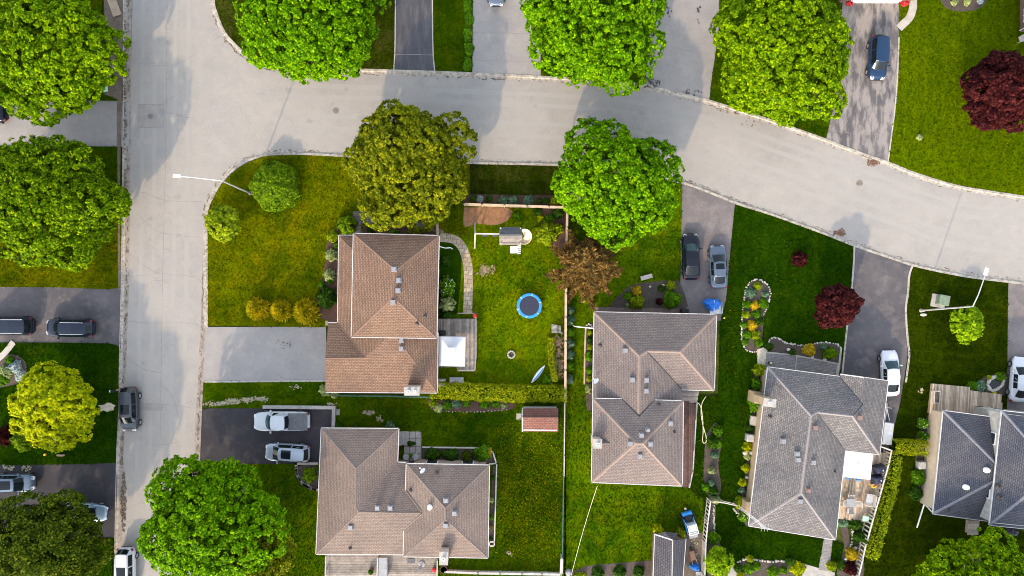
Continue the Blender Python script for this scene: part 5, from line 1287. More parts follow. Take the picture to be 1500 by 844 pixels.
S('white edged shrub at the lower left corner of the garage roof', 476, 572, 9, .8, 'palegreen', leaf=.11); S('smaller white edged shrub right of the roof corner one', 490, 578, 6, .6, 'palegreen', leaf=.11)
S('clipped dark green shrub in the half-round planter', 453, 697, 11, 1.1, 'bushgreen')
S('dark blue-green shrub at the top edge of the L-shaped roof', 497, 626, 7, .7, 'deepgreen'); S('small dark shrub by the roof edge right of the stony patch', 571, 624, 6, .6, 'bluegreen'); S('low dark plant at the middle of the bungalow roof edge', 520, 624, 5, .4, 'deepgreen')
S('bright green shrub at the end of the edged bed right of the patio', 706, 665, 12, 1.3, 'green')
S('flowering dusky shrub next to the bright shrub in the edged bed', 684, 669, 8, 1.0, 'dusky'); S('dark leafy shrub in the edged bed beside the patio slabs', 634, 667, 11, .9, 'deepgreen'); S('dark leafy shrub in the middle of the edged bed', 660, 667, 12, .9, 'deepgreen', ry=.8)
S('golden creeping plant at the corner of the edged bed', 717, 663, 4, .5, 'yellow', leaf=.1, ry=1.8)
S('grassy plant growing between the patio slabs', 602, 650, 6, .4, 'deepgreen', ry=.6)
for i, (x, y, r_, mt, w, f) in enumerate(((722, 700, 3, 'deepgreen', 'top', None), (720, 733, 4, 'palegreen', 'pale one in the middle', None), (720, 758, 4, 'green', 'lower green one', None), (718, 772, 3, 'green', 'one with red flowers', 'redflower'), (718, 790, 3, 'deepgreen', 'bottom', None))):
    S('plant in the narrow white framed bed right of the bungalow, ' + w, x, y, r_, .4, mt, leaf=.09, flower=f, group='plants in the narrow white framed bed')
# bed before the middle bungalow
S('square clipped lime green shrub in front of the mauve-brown roof', 933, 442, 10, 1.1, 'yelgreen', square=.75, leaf=.11); S('orange-brown round shrub above the square clipped one', 933, 426, 7.5, .8, 'yellow', leaf=.1)
S('small green shrub left of the square clipped one', 920, 434, 6, .7, 'green'); S('lime round shrub beside the driveway with the sedans', 983, 418, 7, .8, 'yelgreen', leaf=.11); S('large green shrub at the driveway corner of the bed', 985, 439, 13, 1.3, 'green'); S('dull green small shrub in the bed near the lime one', 969, 423, 5, .6, 'deepgreen')
S('small burgundy plant in the middle of the dark bed', 966, 442, 5, .6, 'burgundy', leaf=.1); S('pale plant beside the concrete walk of the dark bed', 919, 447, 3, .4, 'palegreen', leaf=.09)
for i, (x, y, r_, mt, w) in enumerate(((864, 487, 4, 'yelgreen', 'topmost, lime'), (864, 498, 4, 'deepgreen', 'second, dark'), (864, 508, 4, 'yelgreen', 'third'), (863, 522, 6, 'green', 'fourth, larger'), (864, 543, 5, 'green', 'fifth'), (863, 555, 4, 'yelgreen', 'sixth'), (862, 570, 5, 'palegreen', 'pale, lowest'))):
    S('plant in the strip bed along the left wall of the mauve-brown house, ' + w, x, y, r_, .5, mt, leaf=.1, group='plants in the strip bed', ry=1.3)
# kidney shaped bed
for i, (x, y, r_, mt, w) in enumerate(((1110, 419, 6, 'yelgreen', 'lime one at the rounded top end'), (1100, 429, 8, 'bluegreen', 'silvery spread under the top end'), (1121, 431, 5, 'bluegreen', 'silvery one at the upper right rim'), (1094, 446, 6, 'green', 'green one left of the upper golden shrub'), (1106, 448, 7, 'yellow', 'upper golden shrub'), (1118, 445, 8, 'green', 'green one right of the upper golden shrub'), (1093, 461, 6, 'yelgreen', 'lime one on the left rim'), (1109, 460, 7, 'green', 'green one between the golden shrubs'), (1090, 476, 5, 'green', 'green one left of the lower golden shrub'), (1102, 477, 8, 'yellow', 'lower golden shrub'), (1095, 491, 7, 'green', 'green one under the lower golden shrub'), (1107, 491, 7, 'yelgreen', 'bright one right at the foot'), (1112, 502, 6, 'green', 'green one next to the flat stones'), (1092, 501, 5, 'green', 'green one at the bottom left rim'), (1113, 471, 6, 'deepgreen', 'dark one on the right rim'))):
    S('plant in the stone edged kidney-shaped bed, ' + w, x, y, r_, .6, mt, leaf=.11, group='plants in the kidney-shaped bed')
S('round golden shrub in the bed before the paver porch', 1187, 513, 9, 1.0, 'yellow', leaf=.11); S('clipped dark lime ball shrub at the driveway end of the porch bed', 1217, 518, 11, 1.1, 'bushgreen', ry=.75, leaf=.11)
S('small green plant at the left end of the porch bed', 1127, 508, 6, .5, 'deepgreen'); S('small dark plant in the middle of the porch bed', 1161, 516, 5, .5, 'deepgreen'); S('small bluish plant between the golden shrub and the ball shrub', 1206, 508, 5, .4, 'bluegreen')
S('olive gold round shrub at the top left corner of the grey roof', 1114, 543, 9, 1.0, 'yelgreen')
S('upright green shrub along the tan wall below the olive gold shrub', 1109, 563, 6, 1.0, 'green', ry=1.6); S('long leafy green shrub left of the tan chimney', 1105, 590, 7, 1.2, 'green', ry=2.2)
for x, y, r_, w in ((1095, 655, 7, 'just below the air conditioner'), (1093, 686, 6, 'second one down the tan wall'), (1088, 707, 6, 'third one down the tan wall')):
    S('lime green clump in the wall bed, ' + w, x, y, r_, .6, 'lime', leaf=.11, group='lime clumps along the tan wall')
S('dark plant below the grey step of the tan wall', 1099, 628, 6, .6, 'deepgreen'); S('grey-green plant at the lower end of the wall bed', 1087, 718, 5, .4, 'bluegreen'); S('dark golden round shrub at the lower left house corner', 1085, 737, 9, .8, 'yelgreen'); S('variegated plant on the lawn side of the house corner', 1089, 757, 8, .6, 'green', flower='whiteflower'); S('dull grassy plant between two lime clumps', 1095, 669, 5, .4, 'palegreen')
# bed between the two bungalows
for i, (x, y, r_, mt, w, ry) in enumerate(((1052, 632, 8, 'green', 'bright one at the top', 1.2), (1044, 648, 8, 'deepgreen', 'dark one under the top', 1.3), (1053, 650, 5, 'green', 'bright one on the right', 1.4), (1047, 667, 6, 'bluegreen', 'bluish one', .8), (1043, 690, 5, 'palegreen', 'pale small one', 1), (1034, 714, 6, 'green', 'one at the lower left', 1), (1045, 719, 8, 'deepgreen', 'dark round one near the picket fence', 1), (1042, 708, 5, 'bluegreen', 'grey-green one above the dark round one', 1), (1049, 733, 8, 'palegreen', 'variegated one topping the picket fence', .7))):
    S('shrub in the bed between two bungalows, ' + w, x, y, r_, .8, mt, leaf=.12, ry=ry, group='shrubs between the two bungalows')
S('round green shrub halfway down the picket fence', 1047, 789, 9, 1.0, 'green'); S('yellow flowering bush at the left corner of the small grey shed', 965, 777, 7, 1.6, 'lime', flower='yellow'); S('yellow-green bush at the right corner of the small grey shed', 998, 781, 6, 1.5, 'yelgreen')
for x, y, r_, mt, w in ((1081, 832, 6, 'deepgreen', 'dark one at the left end'), (1097, 834, 8, 'green', 'round one near the left end'), (1099, 819, 5, 'yelgreen', 'pale one on the stone edge'), (1108, 830, 6, 'green', 'green one right of the round one'), (1133, 839, 8, 'green', 'leafy one in the middle'), (1148, 836, 5, 'green', 'small one right of the middle'), (1158, 823, 7, 'deepgreen', 'dark one under the stone edge'), (1169, 834, 11, 'lime', 'large lime one at the right end'), (1085, 843, 5, 'lime', 'lime one on the bottom edge')):
    S('shrub in the stone edged bed at the bottom, ' + w, x, y, r_, .7, mt, leaf=.12, group='shrubs in the stone edged bed at the bottom')
S('golden round shrub beside the lower end of the slatted deck fence', 1249, 813, 9, 1.0, 'yellow', leaf=.11); S('burgundy shrub at the foot of the slatted deck fence', 1247, 834, 10, 1.0, 'burgundy'); S('olive shrub at the lower end of the grey brick path', 1219, 830, 7, .7, 'yelgreen'); S('dark shrub right of the grey brick path', 1231, 828, 7, .7, 'deepgreen')
S('dark green shrub under the deck edge, upper one', 1253, 768, 11, 1.1, 'deepgreen', ry=.7); S('dark green shrub under the deck edge, lower one', 1263, 787, 11, 1.1, 'deepgreen', ry=.7); S('silvery shrub at the lower right corner of the grey roof', 1236, 766, 8, .7, 'bluegreen')
hedge('clipped lime hedge between the slatted fence and the cream wall', [(1309, 655), (1334, 656), (1358, 657)], 1.35, 1.5, 'hedge', 3, dens=.55)
hedge('loose yellow-green hedge following the outside of the slatted fence', [(1312, 668), (1309, 700), (1298, 740), (1289, 775), (1277, 818)], 1.15, 1.3, 'yelgreen', 4, dens=.38)
S('white flowering bush against the cream wall, upper one', 1353, 621, 7, 1.0, 'green', flower='whiteflower', ry=1.2); S('white flowering bush against the cream wall, lower one', 1354, 640, 7, 1.0, 'green', flower='whiteflower', ry=1.2)
S('dark green bush below the air conditioner of the cream wall', 1347, 700, 9, 1.1, 'green', ry=1.4); S('dark green bush at the bottom of the cream wall', 1343, 724, 9, 1.0, 'deepgreen', ry=1.2)
S('blue-green plant left of the small pond', 1437, 567, 9, .7, 'bluegreen'); S('leafy plant between pond and wooden porch edge', 1425, 566, 7, .6, 'green'); S('leafy plant right of the pond', 1466, 552, 7, .6, 'green'); S('tiny yellow plant above the pond', 1449, 553, 3, .4, 'lime', leaf=.09); S('tiny yellow plant below the pond', 1456, 576, 3, .4, 'lime', leaf=.09)
S('small burgundy shrub in the middle of the dark front lawn', 1173, 380, 11, 1.2, 'burgundy', leaf=.13)
S('dark burgundy shrub at the left edge beside the pale yellow-green tree', 3, 640, 13, 1.6, 'burgundy'); S('green shrub under the lower left of the pale yellow-green tree', 31, 645, 16, 1.3, 'bushgreen')
for x, y, r_, mt, w in ((22, 538, 10, 'blueleaf', 'silver-blue, upper'), (30, 551, 9, 'blueleaf', 'silver-blue, lower'), (8, 545, 10, 'palegreen', 'pale green'), (3, 556, 9, 'green', 'green at the picture edge'), (14, 528, 6, 'green', 'green by the concrete path')):
    S('plant in the bed below the van, ' + w, x, y, r_, .6, mt, leaf=.12, group='plants in the bed below the van')
for x, w in ((1398, 'left'), (1417, 'right')): S('round pale green plant in the bed at the top, the %s one' % w, x, 3, 5, .5, 'palegreen', leaf=.1, group='round plants in the bed at the top')
S('grey boulder-like silver plant at the right end of the top bed', 1436, 2, 4, .4, 'blueleaf', leaf=.1); S('little pale clump standing alone on the bright lawn', 1347, 201, 4.5, .35, 'palegreen', leaf=.1)
S('red flowers at the left of the white garage door', 1245, 3, 5, .5, 'redflower', cat='flowers', name='flower_pot'); S('red flowers at the right of the white garage door', 1326, 3, 6, .5, 'redflower', cat='flowers', name='flower_pot'); S('yellow flowers just above the curved concrete walk', 1337, -4, 4, .4, 'yellow', cat='flowers', name='flower_clump')
for i, y in enumerate((8, 28, 50, 72, 94)): S('weedy green clump on the edge of the pale driveway at the top, %s from above' % ('first', 'second', 'third', 'fourth', 'fifth')[i], 685 + (i % 2) * 2, y, 7, .35, 'green', ry=1.6, leaf=.11, group='weeds along the pale driveway')
for x, y, r_, w in ((876, 840, 9, 'left'), (908, 838, 9, 'middle'), (936, 838, 8, 'right')): S('dark weedy shrub in the shade at the bottom edge, the %s one' % w, x, y, r_, .7, 'deepgreen', group='weedy shrubs at the bottom edge')
S('yellow-green low plant at the bottom edge beside the cable', 850, 843, 9, .5, 'yelgreen', ry=.5)

# ================================================================ FENCES, WALLS, DECKS
def rail_fence(name, label, pts, h, mat, post_gap=2.3, style='board', top_w=.22, group=None, cat='fence', top=True):
    """pts are survey points of the fence TOP"""
    ln = [PV(a, b, h) for a, b in pts]
    t = thing(name, label, cat, (ln[0].x, ln[0].y, 0), group)
    for a, b in zip(ln, ln[1:]):
        L = (b - a).length; k = max(1, round(L / post_gap)); d = (b - a) / L; rz = atan2(d.y, d.x)
        for i in range(k + (1 if b == ln[-1] else 0)):
            q = a.lerp(b, i / k); MB().box((q.x, q.y, (h + .06) / 2), (.11, .11, h + .06), rz).build('post', M[mat], t)
        for i in range(k):
            p, q = a.lerp(b, i / k) + d * .09, a.lerp(b, (i + 1) / k) - d * .09
            if top: MB().bar((p.x, p.y, h - .02), (q.x, q.y, h - .02), top_w, .05).build('cap_rail', M[mat], t)
            MB().bar((p.x, p.y, .3), (q.x, q.y, .3), .05, .1).build('rail', M[mat], t)
            mb = MB(); l = (q - p).length
            if style == 'board':
                n = max(2, int(l / .16))
                for j in range(n): c = p.lerp(q, (j + .5) / n); mb.box((c.x, c.y, h * .5), (.13, .03, h * .9), rz)
            elif style == 'slat':
                n = max(2, int(l / .38))
                for j in range(n): c = p.lerp(q, (j + .5) / n); mb.box((c.x, c.y, h * .5), (.14, .035, h * .92), rz)
            else:
                n = max(2, int(l / .3))
                for j in range(n): c = p.lerp(q, (j + .5) / n); mb.tube([(c.x, c.y, .05), (c.x, c.y, h)], .012, 4)
                for zz in (.35, .7, h): mb.bar((p.x, p.y, zz), (q.x, q.y, zz), .03, .03)
            mb.build('boards' if style != 'wire' else 'mesh', M[mat], t)
    return t
rail_fence('wooden_fence', 'tan wooden fence with flat cap rail at the street side of the back yard', [(680, 299), (706, 300), (739, 301), (772, 302), (804, 303), (831, 304)], 1.5, 'fencewood', 2.4, top_w=.24)
rail_fence('wooden_fence', 'pale wooden side fence running down past the rusty conifer to the hedge', [(831, 306), (830, 360), (829, 430), (828.5, 500), (828, 584)], 1.5, 'fencewood', 2.5, top_w=.24)
rail_fence('wooden_fence', 'short brown wooden fence between the olive maple and the brown roof', [(640, 325), (640.5, 344)], 1.6, 'fencewood', 1.4, top_w=.2)
rail_fence('wire_fence', 'low grey lattice fence below the end of the hedge', [(827.5, 590), (827, 640), (826.5, 697)], 1.0, 'fencegrey', 2.4, 'slat', .1)
rail_fence('wire_fence', 'green wire fence down the middle of the lower lawns', [(826, 699), (825, 760), (824, 818)], 1.0, 'wire', 2.4, 'wire', .05)
rail_fence('wire_fence', 'green wire fence along the lower edge of the brown garage roof', [(486, 580), (560, 581), (631, 583)], 1.0, 'wire', 2.4, 'wire', .05)
rail_fence('picket_fence', 'white picket fence beside the blue tractor', [(1041, 735), (1037, 765), (1034, 797)], 1.5, 'fencewhite', 2.2, 'slat', .12)
rail_fence('board_fence', 'weathered solid fence below the white picket fence', [(1034, 799), (1032.5, 845), (1031, 900)], 1.5, 'fencegrey', 2.2, 'board', .12)
rail_fence('picket_fence', 'low white rail fence from the picket fence to the tan wall', [(1046, 735), (1062, 737), (1079, 741)], 1.0, 'fencewhite', 1.6, 'slat', .1)
rail_fence('slatted_fence', 'tall white slatted fence shielding the deck with the black grills', [(1290, 654.5), (1306, 660)], 1.6, 'fencewhite', 1.4, 'slat', .12)
rail_fence('slatted_fence', 'long slanting white slatted fence between the deck and the loose hedge', [(1306, 661), (1302, 680), (1296, 702), (1289, 727), (1280, 758), (1271, 791)], 1.6, 'fencewhite', 1.8, 'slat', .14)
rail_fence('slatted_fence', 'lower slatted fence stepping down beside the golden shrub', [(1268.5, 798), (1264, 820), (1258, 845), (1250, 880)], 1.3, 'fencewhite', 1.6, 'slat', .14)
rail_fence('board_fence', 'weathered fence along the bottom edge right of the bungalow chimney', [(652, 838), (700, 840), (765, 841), (822, 842)], .8, 'fencegrey', 2.4, 'board', .22)
rail_fence('board_fence', 'short white fence at the lower end of the green wire fence', [(823, 818), (822, 842)], 1.2, 'fencegrey', 1.6, 'board', .3)

def deck(label, corners, z, mat, along=0, name='deck', bw=.14, rail=None, railmat=None, railh=.9):
    poly = polyP(corners, z); ang = along
    t = thing(name, label, 'deck', (poly[0][0], poly[0][1], 0))
    u = Vector((cos(ang), sin(ang))); v = Vector((-sin(ang), cos(ang)))
    vv = [Vector(p).dot(v) for p in poly]; mb = MB(); y = min(vv); rr = random.Random(3)
    while y < max(vv):
        xs = []
        yc = y + bw / 2
        for i in range(len(poly)):
            p, q = Vector(poly[i]), Vector(poly[(i + 1) % len(poly)]); a, b = p.dot(v), q.dot(v)
            if (a - yc) * (b - yc) < 0: f = (yc - a) / (b - a); xs.append(p.lerp(q, f).dot(u))
        xs.sort()
        for a, b in zip(xs[::2], xs[1::2]):
            p, q = u * a + v * yc, u * b + v * yc; mb.bar((p.x, p.y, z - .02 + rr.uniform(-.004, .004)), (q.x, q.y, z - .02), bw - .018, .04)
        y += bw
    mb.build('boards', M[mat], t)
    f = MB(); pin = inset(poly, .04); f.prism(pin, .02, z - .06); f.build('frame', M[mat], t)
    if rail:
        for seg in rail:
            s = [PV(a, b, z + railh) for a, b in seg]
            for a, b in zip(s, s[1:]):
                MB().bar(a, b, .10, .06).build('railing', M[railmat], t)
                n = max(1, round((b - a).length / 1.5))
                for i in range(n + 1): c = a.lerp(b, i / n); MB().box((c.x, c.y, z + railh / 2), (.09, .09, railh)).build('railing_post', M[railmat], t)
    return t
deck('weathered grey deck under the white canopy beside the two-storey house', [(640, 467), (697, 467), (696, 544), (670, 544), (670, 538), (640, 538)], .55, 'deckgrey', pi / 2, rail=[[(697, 459), (697.5, 480), (697.5, 520), (695.5, 543), (672, 543)], [(671, 459), (697, 459)]], railmat='deckgrey', railh=.55)
deck('grey deck below the L-shaped bungalow', [(477, 812), (554, 812), (552, 870), (476, 870)], .5, 'deckgrey', 0, bw=.28, rail=[[(477, 815), (476, 860)]], railmat='fencegrey', railh=.5)
deck('slatted lower deck with pots below the bungalow', [(566, 812), (640, 812), (640, 862), (566, 862)], .3, 'deckgrey', 0, bw=.22, rail=[[(640.5, 822), (640, 860)], [(553, 818), (552, 860)]], railmat='fencewhite', railh=.8)
deck('dark stained deck along the right wall of the mauve-brown house', [(1000, 587), (1020, 592), (1014, 690), (1009, 714), (998, 714)], .45, 'deckbrown', pi / 2, bw=.2)
deck('grey landing at the back door between the two roof blocks', [(998, 572), (1024, 573), (1021, 590), (998, 588)], .5, 'deckgrey', 0)
deck('tan deck with garden chairs below the white canopy of the grey roofed house', [(1240, 660), (1302, 664), (1294, 700), (1272, 766), (1228, 760)], .55, 'decktan', pi / 2 - .12)
deck('large tan front porch of planks before the charcoal roof', [(1366, 562), (1420, 567), (1422, 572), (1468, 578), (1467, 618), (1361, 606)], .5, 'decktan', pi / 2 - .06, name='porch')
deck('short flight of grey steps under the charcoal roof at the bottom right', [(1419, 762), (1435, 764), (1433, 784), (1417, 782)], .6, 'deckgrey', 0, name='outdoor_steps', bw=.3)
# walls round driveways and planters
def lowwall(label, pts, w, h, mat='slab', name='low_wall', cat='low wall'):
    ln = [PV(a, b, h) for a, b in pts]; mb = MB()
    for a, b in zip(ln, ln[1:]):
        d = (b - a).normalized() * w * .5; mb.bar((a.x - d.x, a.y - d.y, h / 2), (b.x + d.x, b.y + d.y, h / 2), w, h)
    return tag(mb.build(name, M[mat], base=(ln[0].x, ln[0].y, 0)), label, cat)
lowwall('pale concrete retaining wall above the white pickup', [(387, 596.5), (489, 597.5)], .34, .45); lowwall('short concrete wall between black driveway and lawn', [(488.5, 602), (488, 626)], .34, .43)
ln = [P(463, 679, .4), P(440, 679, .4)] ; 
lowwall('curved concrete planter wall under the silver car', [(464, 679.5), (433.5, 679.5)] + smoothline([(433.5, 684), (435, 695), (441, 706), (451, 714), (464, 718)], 4), .24, .42, name='planter_wall', cat='planter')
lowwall('white framed edging along the top of the patio bed', [(619, 655.5), (700, 656.5), (713, 657), (722, 663), (727, 679), (717, 680)], .12, .32, 'fencewhite', 'bed_edging', 'edging'); lowwall('white framed edging of the narrow bed right of the bungalow', [(727.5, 681), (724, 800), (716.5, 800), (716.5, 794), (723.5, 794)], .13, .32, 'fencewhite', 'bed_edging', 'edging')
lowwall('tan wooden edging of the strip bed left of the mauve-brown house', [(858, 480), (856.5, 520), (856, 562)], .16, .2, 'fencewood', 'bed_edging', 'edging')
lowwall('grey timber edging at the right rim of the dark stained deck', [(1021, 592), (1015, 690), (1010, 714)], .14, .3, 'fencegrey', 'bed_edging', 'edging')
lowwall('grey concrete threshold wall under the charcoal roof edge', [(1432, 604), (1467, 611)], .5, .5, 'slab')

# ================================================================ YARD THINGS
def canopy(label, corners, ztop, peak, pk, mat='canvas', legs=True, cat='canopy', flat=False):
    c0 = P(*corners[0], 0); t = thing('canopy', label, cat, (c0[0], c0[1], 0))
    q = [PV(a, b, ztop) for a, b in corners]; k = PV(*pk, peak); mb = MB()
    n = 6; vs, fs = [], []
    for i in range(4):
        a, b = q[i], q[(i + 1) % 4]; o = len(vs)
        for r_ in range(n + 1):
            f = r_ / n
            for s in range(n + 1):
                g_ = s / n; p = a.lerp(b, g_); p = p.lerp(k, f); p.z -= .10 * sin(f * pi) * (1 - .3 * sin(g_ * pi)); p.z -= .0; vs.append(p)
        for r_ in range(n):
            for s in range(n): fs.append((o + r_ * (n + 1) + s, o + r_ * (n + 1) + s + 1, o + (r_ + 1) * (n + 1) + s + 1, o + (r_ + 1) * (n + 1) + s))
    mb.add(vs, fs)
    for i in range(4): a, b = q[i], q[(i + 1) % 4]; mb.add([a, b, b - Vector((0, 0, .25)), a - Vector((0, 0, .25))], [(0, 1, 2, 3)])
    mb.build('canopy_cloth', M[mat], t)
    if not flat: MB().box((k.x, k.y, peak + .03), (.75, .75, .06), taper=.6).build('top_vent', M[mat], t)
    for p in q:
        d = (Vector((k.x, k.y, 0)) - Vector((p.x, p.y, 0))).normalized() * .1
        MB().bar((p.x + d.x, p.y + d.y, .3), (p.x + d.x, p.y + d.y, ztop - .03), .05, .05).build('leg', M['metal'], t)
    return t
canopy('white peaked canopy tent on the weathered grey deck', [(643.5, 493), (682, 493.5), (681, 537), (643, 536)], 2.5, 3.2, (660.5, 514))
canopy('flat white canopy over the deck beside the grey roof', [(1237.5, 661), (1279, 664), (1275, 703), (1234.5, 699)], 2.7, 2.9, (1256.5, 682), flat=True)

def trampoline(px, py):
    c = P(px, py, .7); t = thing('trampoline', 'round blue-padded trampoline in the back yard', 'trampoline', (c[0], c[1], .1))
    MB().lathe([(1.03, .0), (0.01, 0.003)], (c[0], c[1], .715), 32).build('jump_mat', M['tramp'], t)
    MB().lathe([(1.02, .69), (1.02, .74), (1.14, .76), (1.29, .74), (1.32, .68), (1.1, .67)], (c[0], c[1], 0), 40).build('safety_pad', M['bluepad'], t)
    for i in range(6):
        a = i * pi / 3 + .3; MB().box((c[0] + cos(a) * 1.2, c[1] + sin(a) * 1.2, .755), (.2, .05, .03), a).build('pad_strap', M['white'], t)
        MB().tube([(c[0] + cos(a) * 1.2, c[1] + sin(a) * 1.2, .1), (c[0] + cos(a) * 1.25, c[1] + sin(a) * 1.25, .7)], .03, 6).build('leg', M['metal'], t)
    e = P(759.5, 456, .3); mb = MB()
    a, b = Vector(P(756.5, 452, .12)), Vector(P(761, 461, .12)); hi = Vector((.35, .12, .55))
    for s in (a, b): mb.bar(s, s + hi, .05, .05)
    for k in (.15, .5, .85): mb.bar(a + hi * k, b + hi * k, .14, .03)
    mb.build('ladder', M['metal'], t)
trampoline(775.5, 448)

def playset():
    t = thing('play_set', 'wooden play tower with swing beam and curled cream slide', 'swing set', P(735, 345, 0))
    W_ = 'fencewhite'
    a, b = PV(696, 342.5, 2.35), PV(742, 343, 2.35); MB().bar(a, b, .13, .15).build('swing_beam', M[W_], t)
    for s in (-1, 1):
        MB().bar(a, (a.x - .15, a.y + s * 1.35, .1), .12, .12).build('frame_leg', M[W_], t)
    for k in (.28, .62):
        p = a.lerp(b, k); mb = MB()
        for d in (-.24, .24): mb.tube([(p.x + d, p.y, 2.3), (p.x + d, p.y, .55)], .018, 4)
        mb.box((p.x, p.y, .52), (.56, .24, .06)); mb.build('swing', M['dgrey'], t)
    c = P(748, 347, 1.4); x0, x1, y0, y1 = c[0] - 1.0, c[0] + 1.0, c[1] - .75, c[1] + .75
    for x in (x0, x1):
        for y in (y0, y1): MB().box((x, y, 1.5), (.12, .12, 2.8)).build('tower_post', M[W_], t)
    mb = MB()
    for i in range(9): mb.box((c[0], y0 + (i + .5) * 1.5 / 9, 1.4), (2.1, .15, .06))
    mb.build('platform', M['deckgrey'], t)
    rf = MB()
    for s, n_ in ((-1, 'a'), (1, 'b')):
        for i in range(6):
            p = Vector((c[0] - 1.15, c[1] + s * (i + .5) * .15, 3.0 - i * .11)); rf.bar(p, p + Vector((2.3, 0, 0)), .16, .035, 0 if s < 0 else 1)
    rf.build('roof', [M['deckgrey'], M['dgrey']], t)
    MB().box((c[0] + .35, y0 - .55, .9), (.8, .75, .06)).build('lower_table', M['white'], t)
    mb = MB()
    for i in range(5): mb.bar((c[0] + .75, y0 - .1 - i * .2, 1.3 - i * .28), (c[0] + 1.05, y0 - .1 - i * .2, 1.3 - i * .28), .14, .04)
    mb.build('ladder', M['white'], t)
    # curled slide: a banked trough that turns as it falls
    vs, fs = [], []; n = 22; ctr = P(768, 347, 1.0)
    for i in range(n + 1):
        u = i / n; a = pi * .62 - u * pi * 1.95; z = 1.35 - u * 1.1
        for k, (rr, dz) in enumerate(((.04, .30), (.08, .06), (.36, 0), (.62, .04), (.72, .16), (.77, .34))): vs.append((ctr[0] + cos(a) * rr, ctr[1] + sin(a) * rr, z + dz))
    for i in range(n):
        for k in range(5): fs.append((i * 6 + k, (i + 1) * 6 + k, (i + 1) * 6 + k + 1, i * 6 + k + 1))
    s = MB().add(vs, fs).build('slide', M['cream'], t, smooth=True); s.modifiers.new('t', 'SOLIDIFY').thickness = .03
playset()

def shed(label, corners, ze, zr, mat, wall, axis=0):
    """corners: eave rectangle TL,TR,BR,BL in survey points; ridge along axis"""
    c = P(*corners[0], 0); t = thing('garden_shed', label, 'shed', (c[0], c[1], 0)); rf = Roof(); q = [(x, y, ze) for x, y in corners]
    if axis == 0:
        m1 = ((q[0][0] + q[3][0]) / 2, (q[0][1] + q[3][1]) / 2 - 4, zr); m2 = ((q[1][0] + q[2][0]) / 2, (q[1][1] + q[2][1]) / 2 - 4, zr); rf.face(q[0], q[1], m2, m1); rf.face(m1, m2, q[2], q[3])
    w = walls(t, q, wall, ov=.12, win=False); ro = rf.build(t, M[mat]); ridge(ro, M[mat], [(m1, m2)], .25)
    g_ = MB(); g_.add([P(q[0][0] + .8, q[0][1] + 1, ze), P(q[3][0] + .8, q[3][1] - 1, ze), P(m1[0] + .8, m1[1], zr - .05)], [(0, 1, 2)]); g_.add([P(q[1][0] - .8, q[1][1] + 1, ze), P(q[2][0] - .8, q[2][1] - 1, ze), P(m2[0] - .8, m2[1], zr - .05)], [(0, 1, 2)]); g_.build('gable', M[wall], t)
    gutter(t, [[q[0], m1, q[3]]], w=.08)
    return t
t = shed('small shed with red-brown shingle roof under the long hedge', [(765.5, 598), (818, 598), (817.5, 632.5), (765, 632)], 2.1, 2.9, 'roofshed', 'wallwhite')
mb = MB(); c = P(764.7, 612, 1); mb.box((c[0] - .0, c[1], .95), (.05, 1.2, 1.7)); mb.build('door', M['white'], t)
# small grey shed at the bottom
t = thing('garden_shed', 'small dark grey roofed shed at the bottom beside the blue tractor', 'shed', P(975, 830, 0)); rf = Roof(); e, zr = 2.3, 3.0
A1, A2, A3, R1, R2, B1, B2, B3 = (959.5, 783, e), (955, 860, e), (955, 900, e), (985.5, 791.5, zr), (983.5, 900, zr), (1004.5, 790, e), (998, 860, e), (996, 900, e)
rf.face(A1, R1, R2, A3); rf.face(R1, B1, B3, R2); ro = rf.build(t, M['roofgrey']); ridge(ro, M['fencegrey'], [(R1, R2)], .16)
walls(t, [A1, B1, B3, A3], 'wallbrown', ov=.25, win=False); g2 = Roof(); g2.face(A1, (974, 779.5, 2.6), (994, 781, 2.35), R1); g2.build(t, M['roofgrey'], 'front_hip'); gutter(t, [[A1, A3], [B1, B3], [A1, R1]], w=.12)

def box_thing(name, label, cat, px, py, z, parts, rz=0.0, group=None):
    """parts: (name, (dx,dy,dz centre), (sx,sy,sz), material, taper)"""
    c = P(px, py, z); t = thing(name, label, cat, (c[0], c[1], .1), group)
    for nm, d, s, m_, tp in parts:
        mb = MB(); x, y = d[0] * cos(rz) - d[1] * sin(rz), d[0] * sin(rz) + d[1] * cos(rz); mb.box((c[0] + x, c[1] + y, d[2]), s, rz, taper=tp)
        o = mb.build(nm, M[m_], t); bv = o.modifiers.new('b', 'BEVEL'); bv.width = min(s) * .12; bv.segments = 2
    return t
def acunit(label, px, py, rz=0):
    t = box_thing('air_conditioner', label, 'air conditioner', px, py, .7, [('casing', (0, 0, .4), (.8, .8, .75), 'metal', 1)], rz); c = P(px, py, .8)
    MB().lathe([(.05, 0), (.3, .0), (.32, .02)], (c[0], c[1], .785), 20).build('fan', M['black'], t); mb = MB()
    for i in range(8): a = i * pi / 4; mb.bar((c[0], c[1], .815), (c[0] + cos(a) * .33, c[1] + sin(a) * .33, .815), .02, .012)
    mb.lathe([(.32, 0), (.35, .0), (.35, .03), (.32, .03)], (c[0], c[1], .79), 20); mb.build('fan_grille', M['metal'], t); return t
acunit('air conditioner beside the lower corner of the brown garage roof', 647, 561); acunit('pale air conditioner at the left tan wall of the grey house', 1099.5, 642, -.12); acunit('small air conditioner against the cream wall', 1351.5, 682)
box_thing('storage_box', 'dark grey deck storage box above the long hedge', 'storage box', 669, 557, .5, [('bin', (0, 0, .32), (1.45, .6, .55), 'dgrey', .97), ('lid', (0, 0, .63), (1.5, .66, .08), 'grey', .96)])
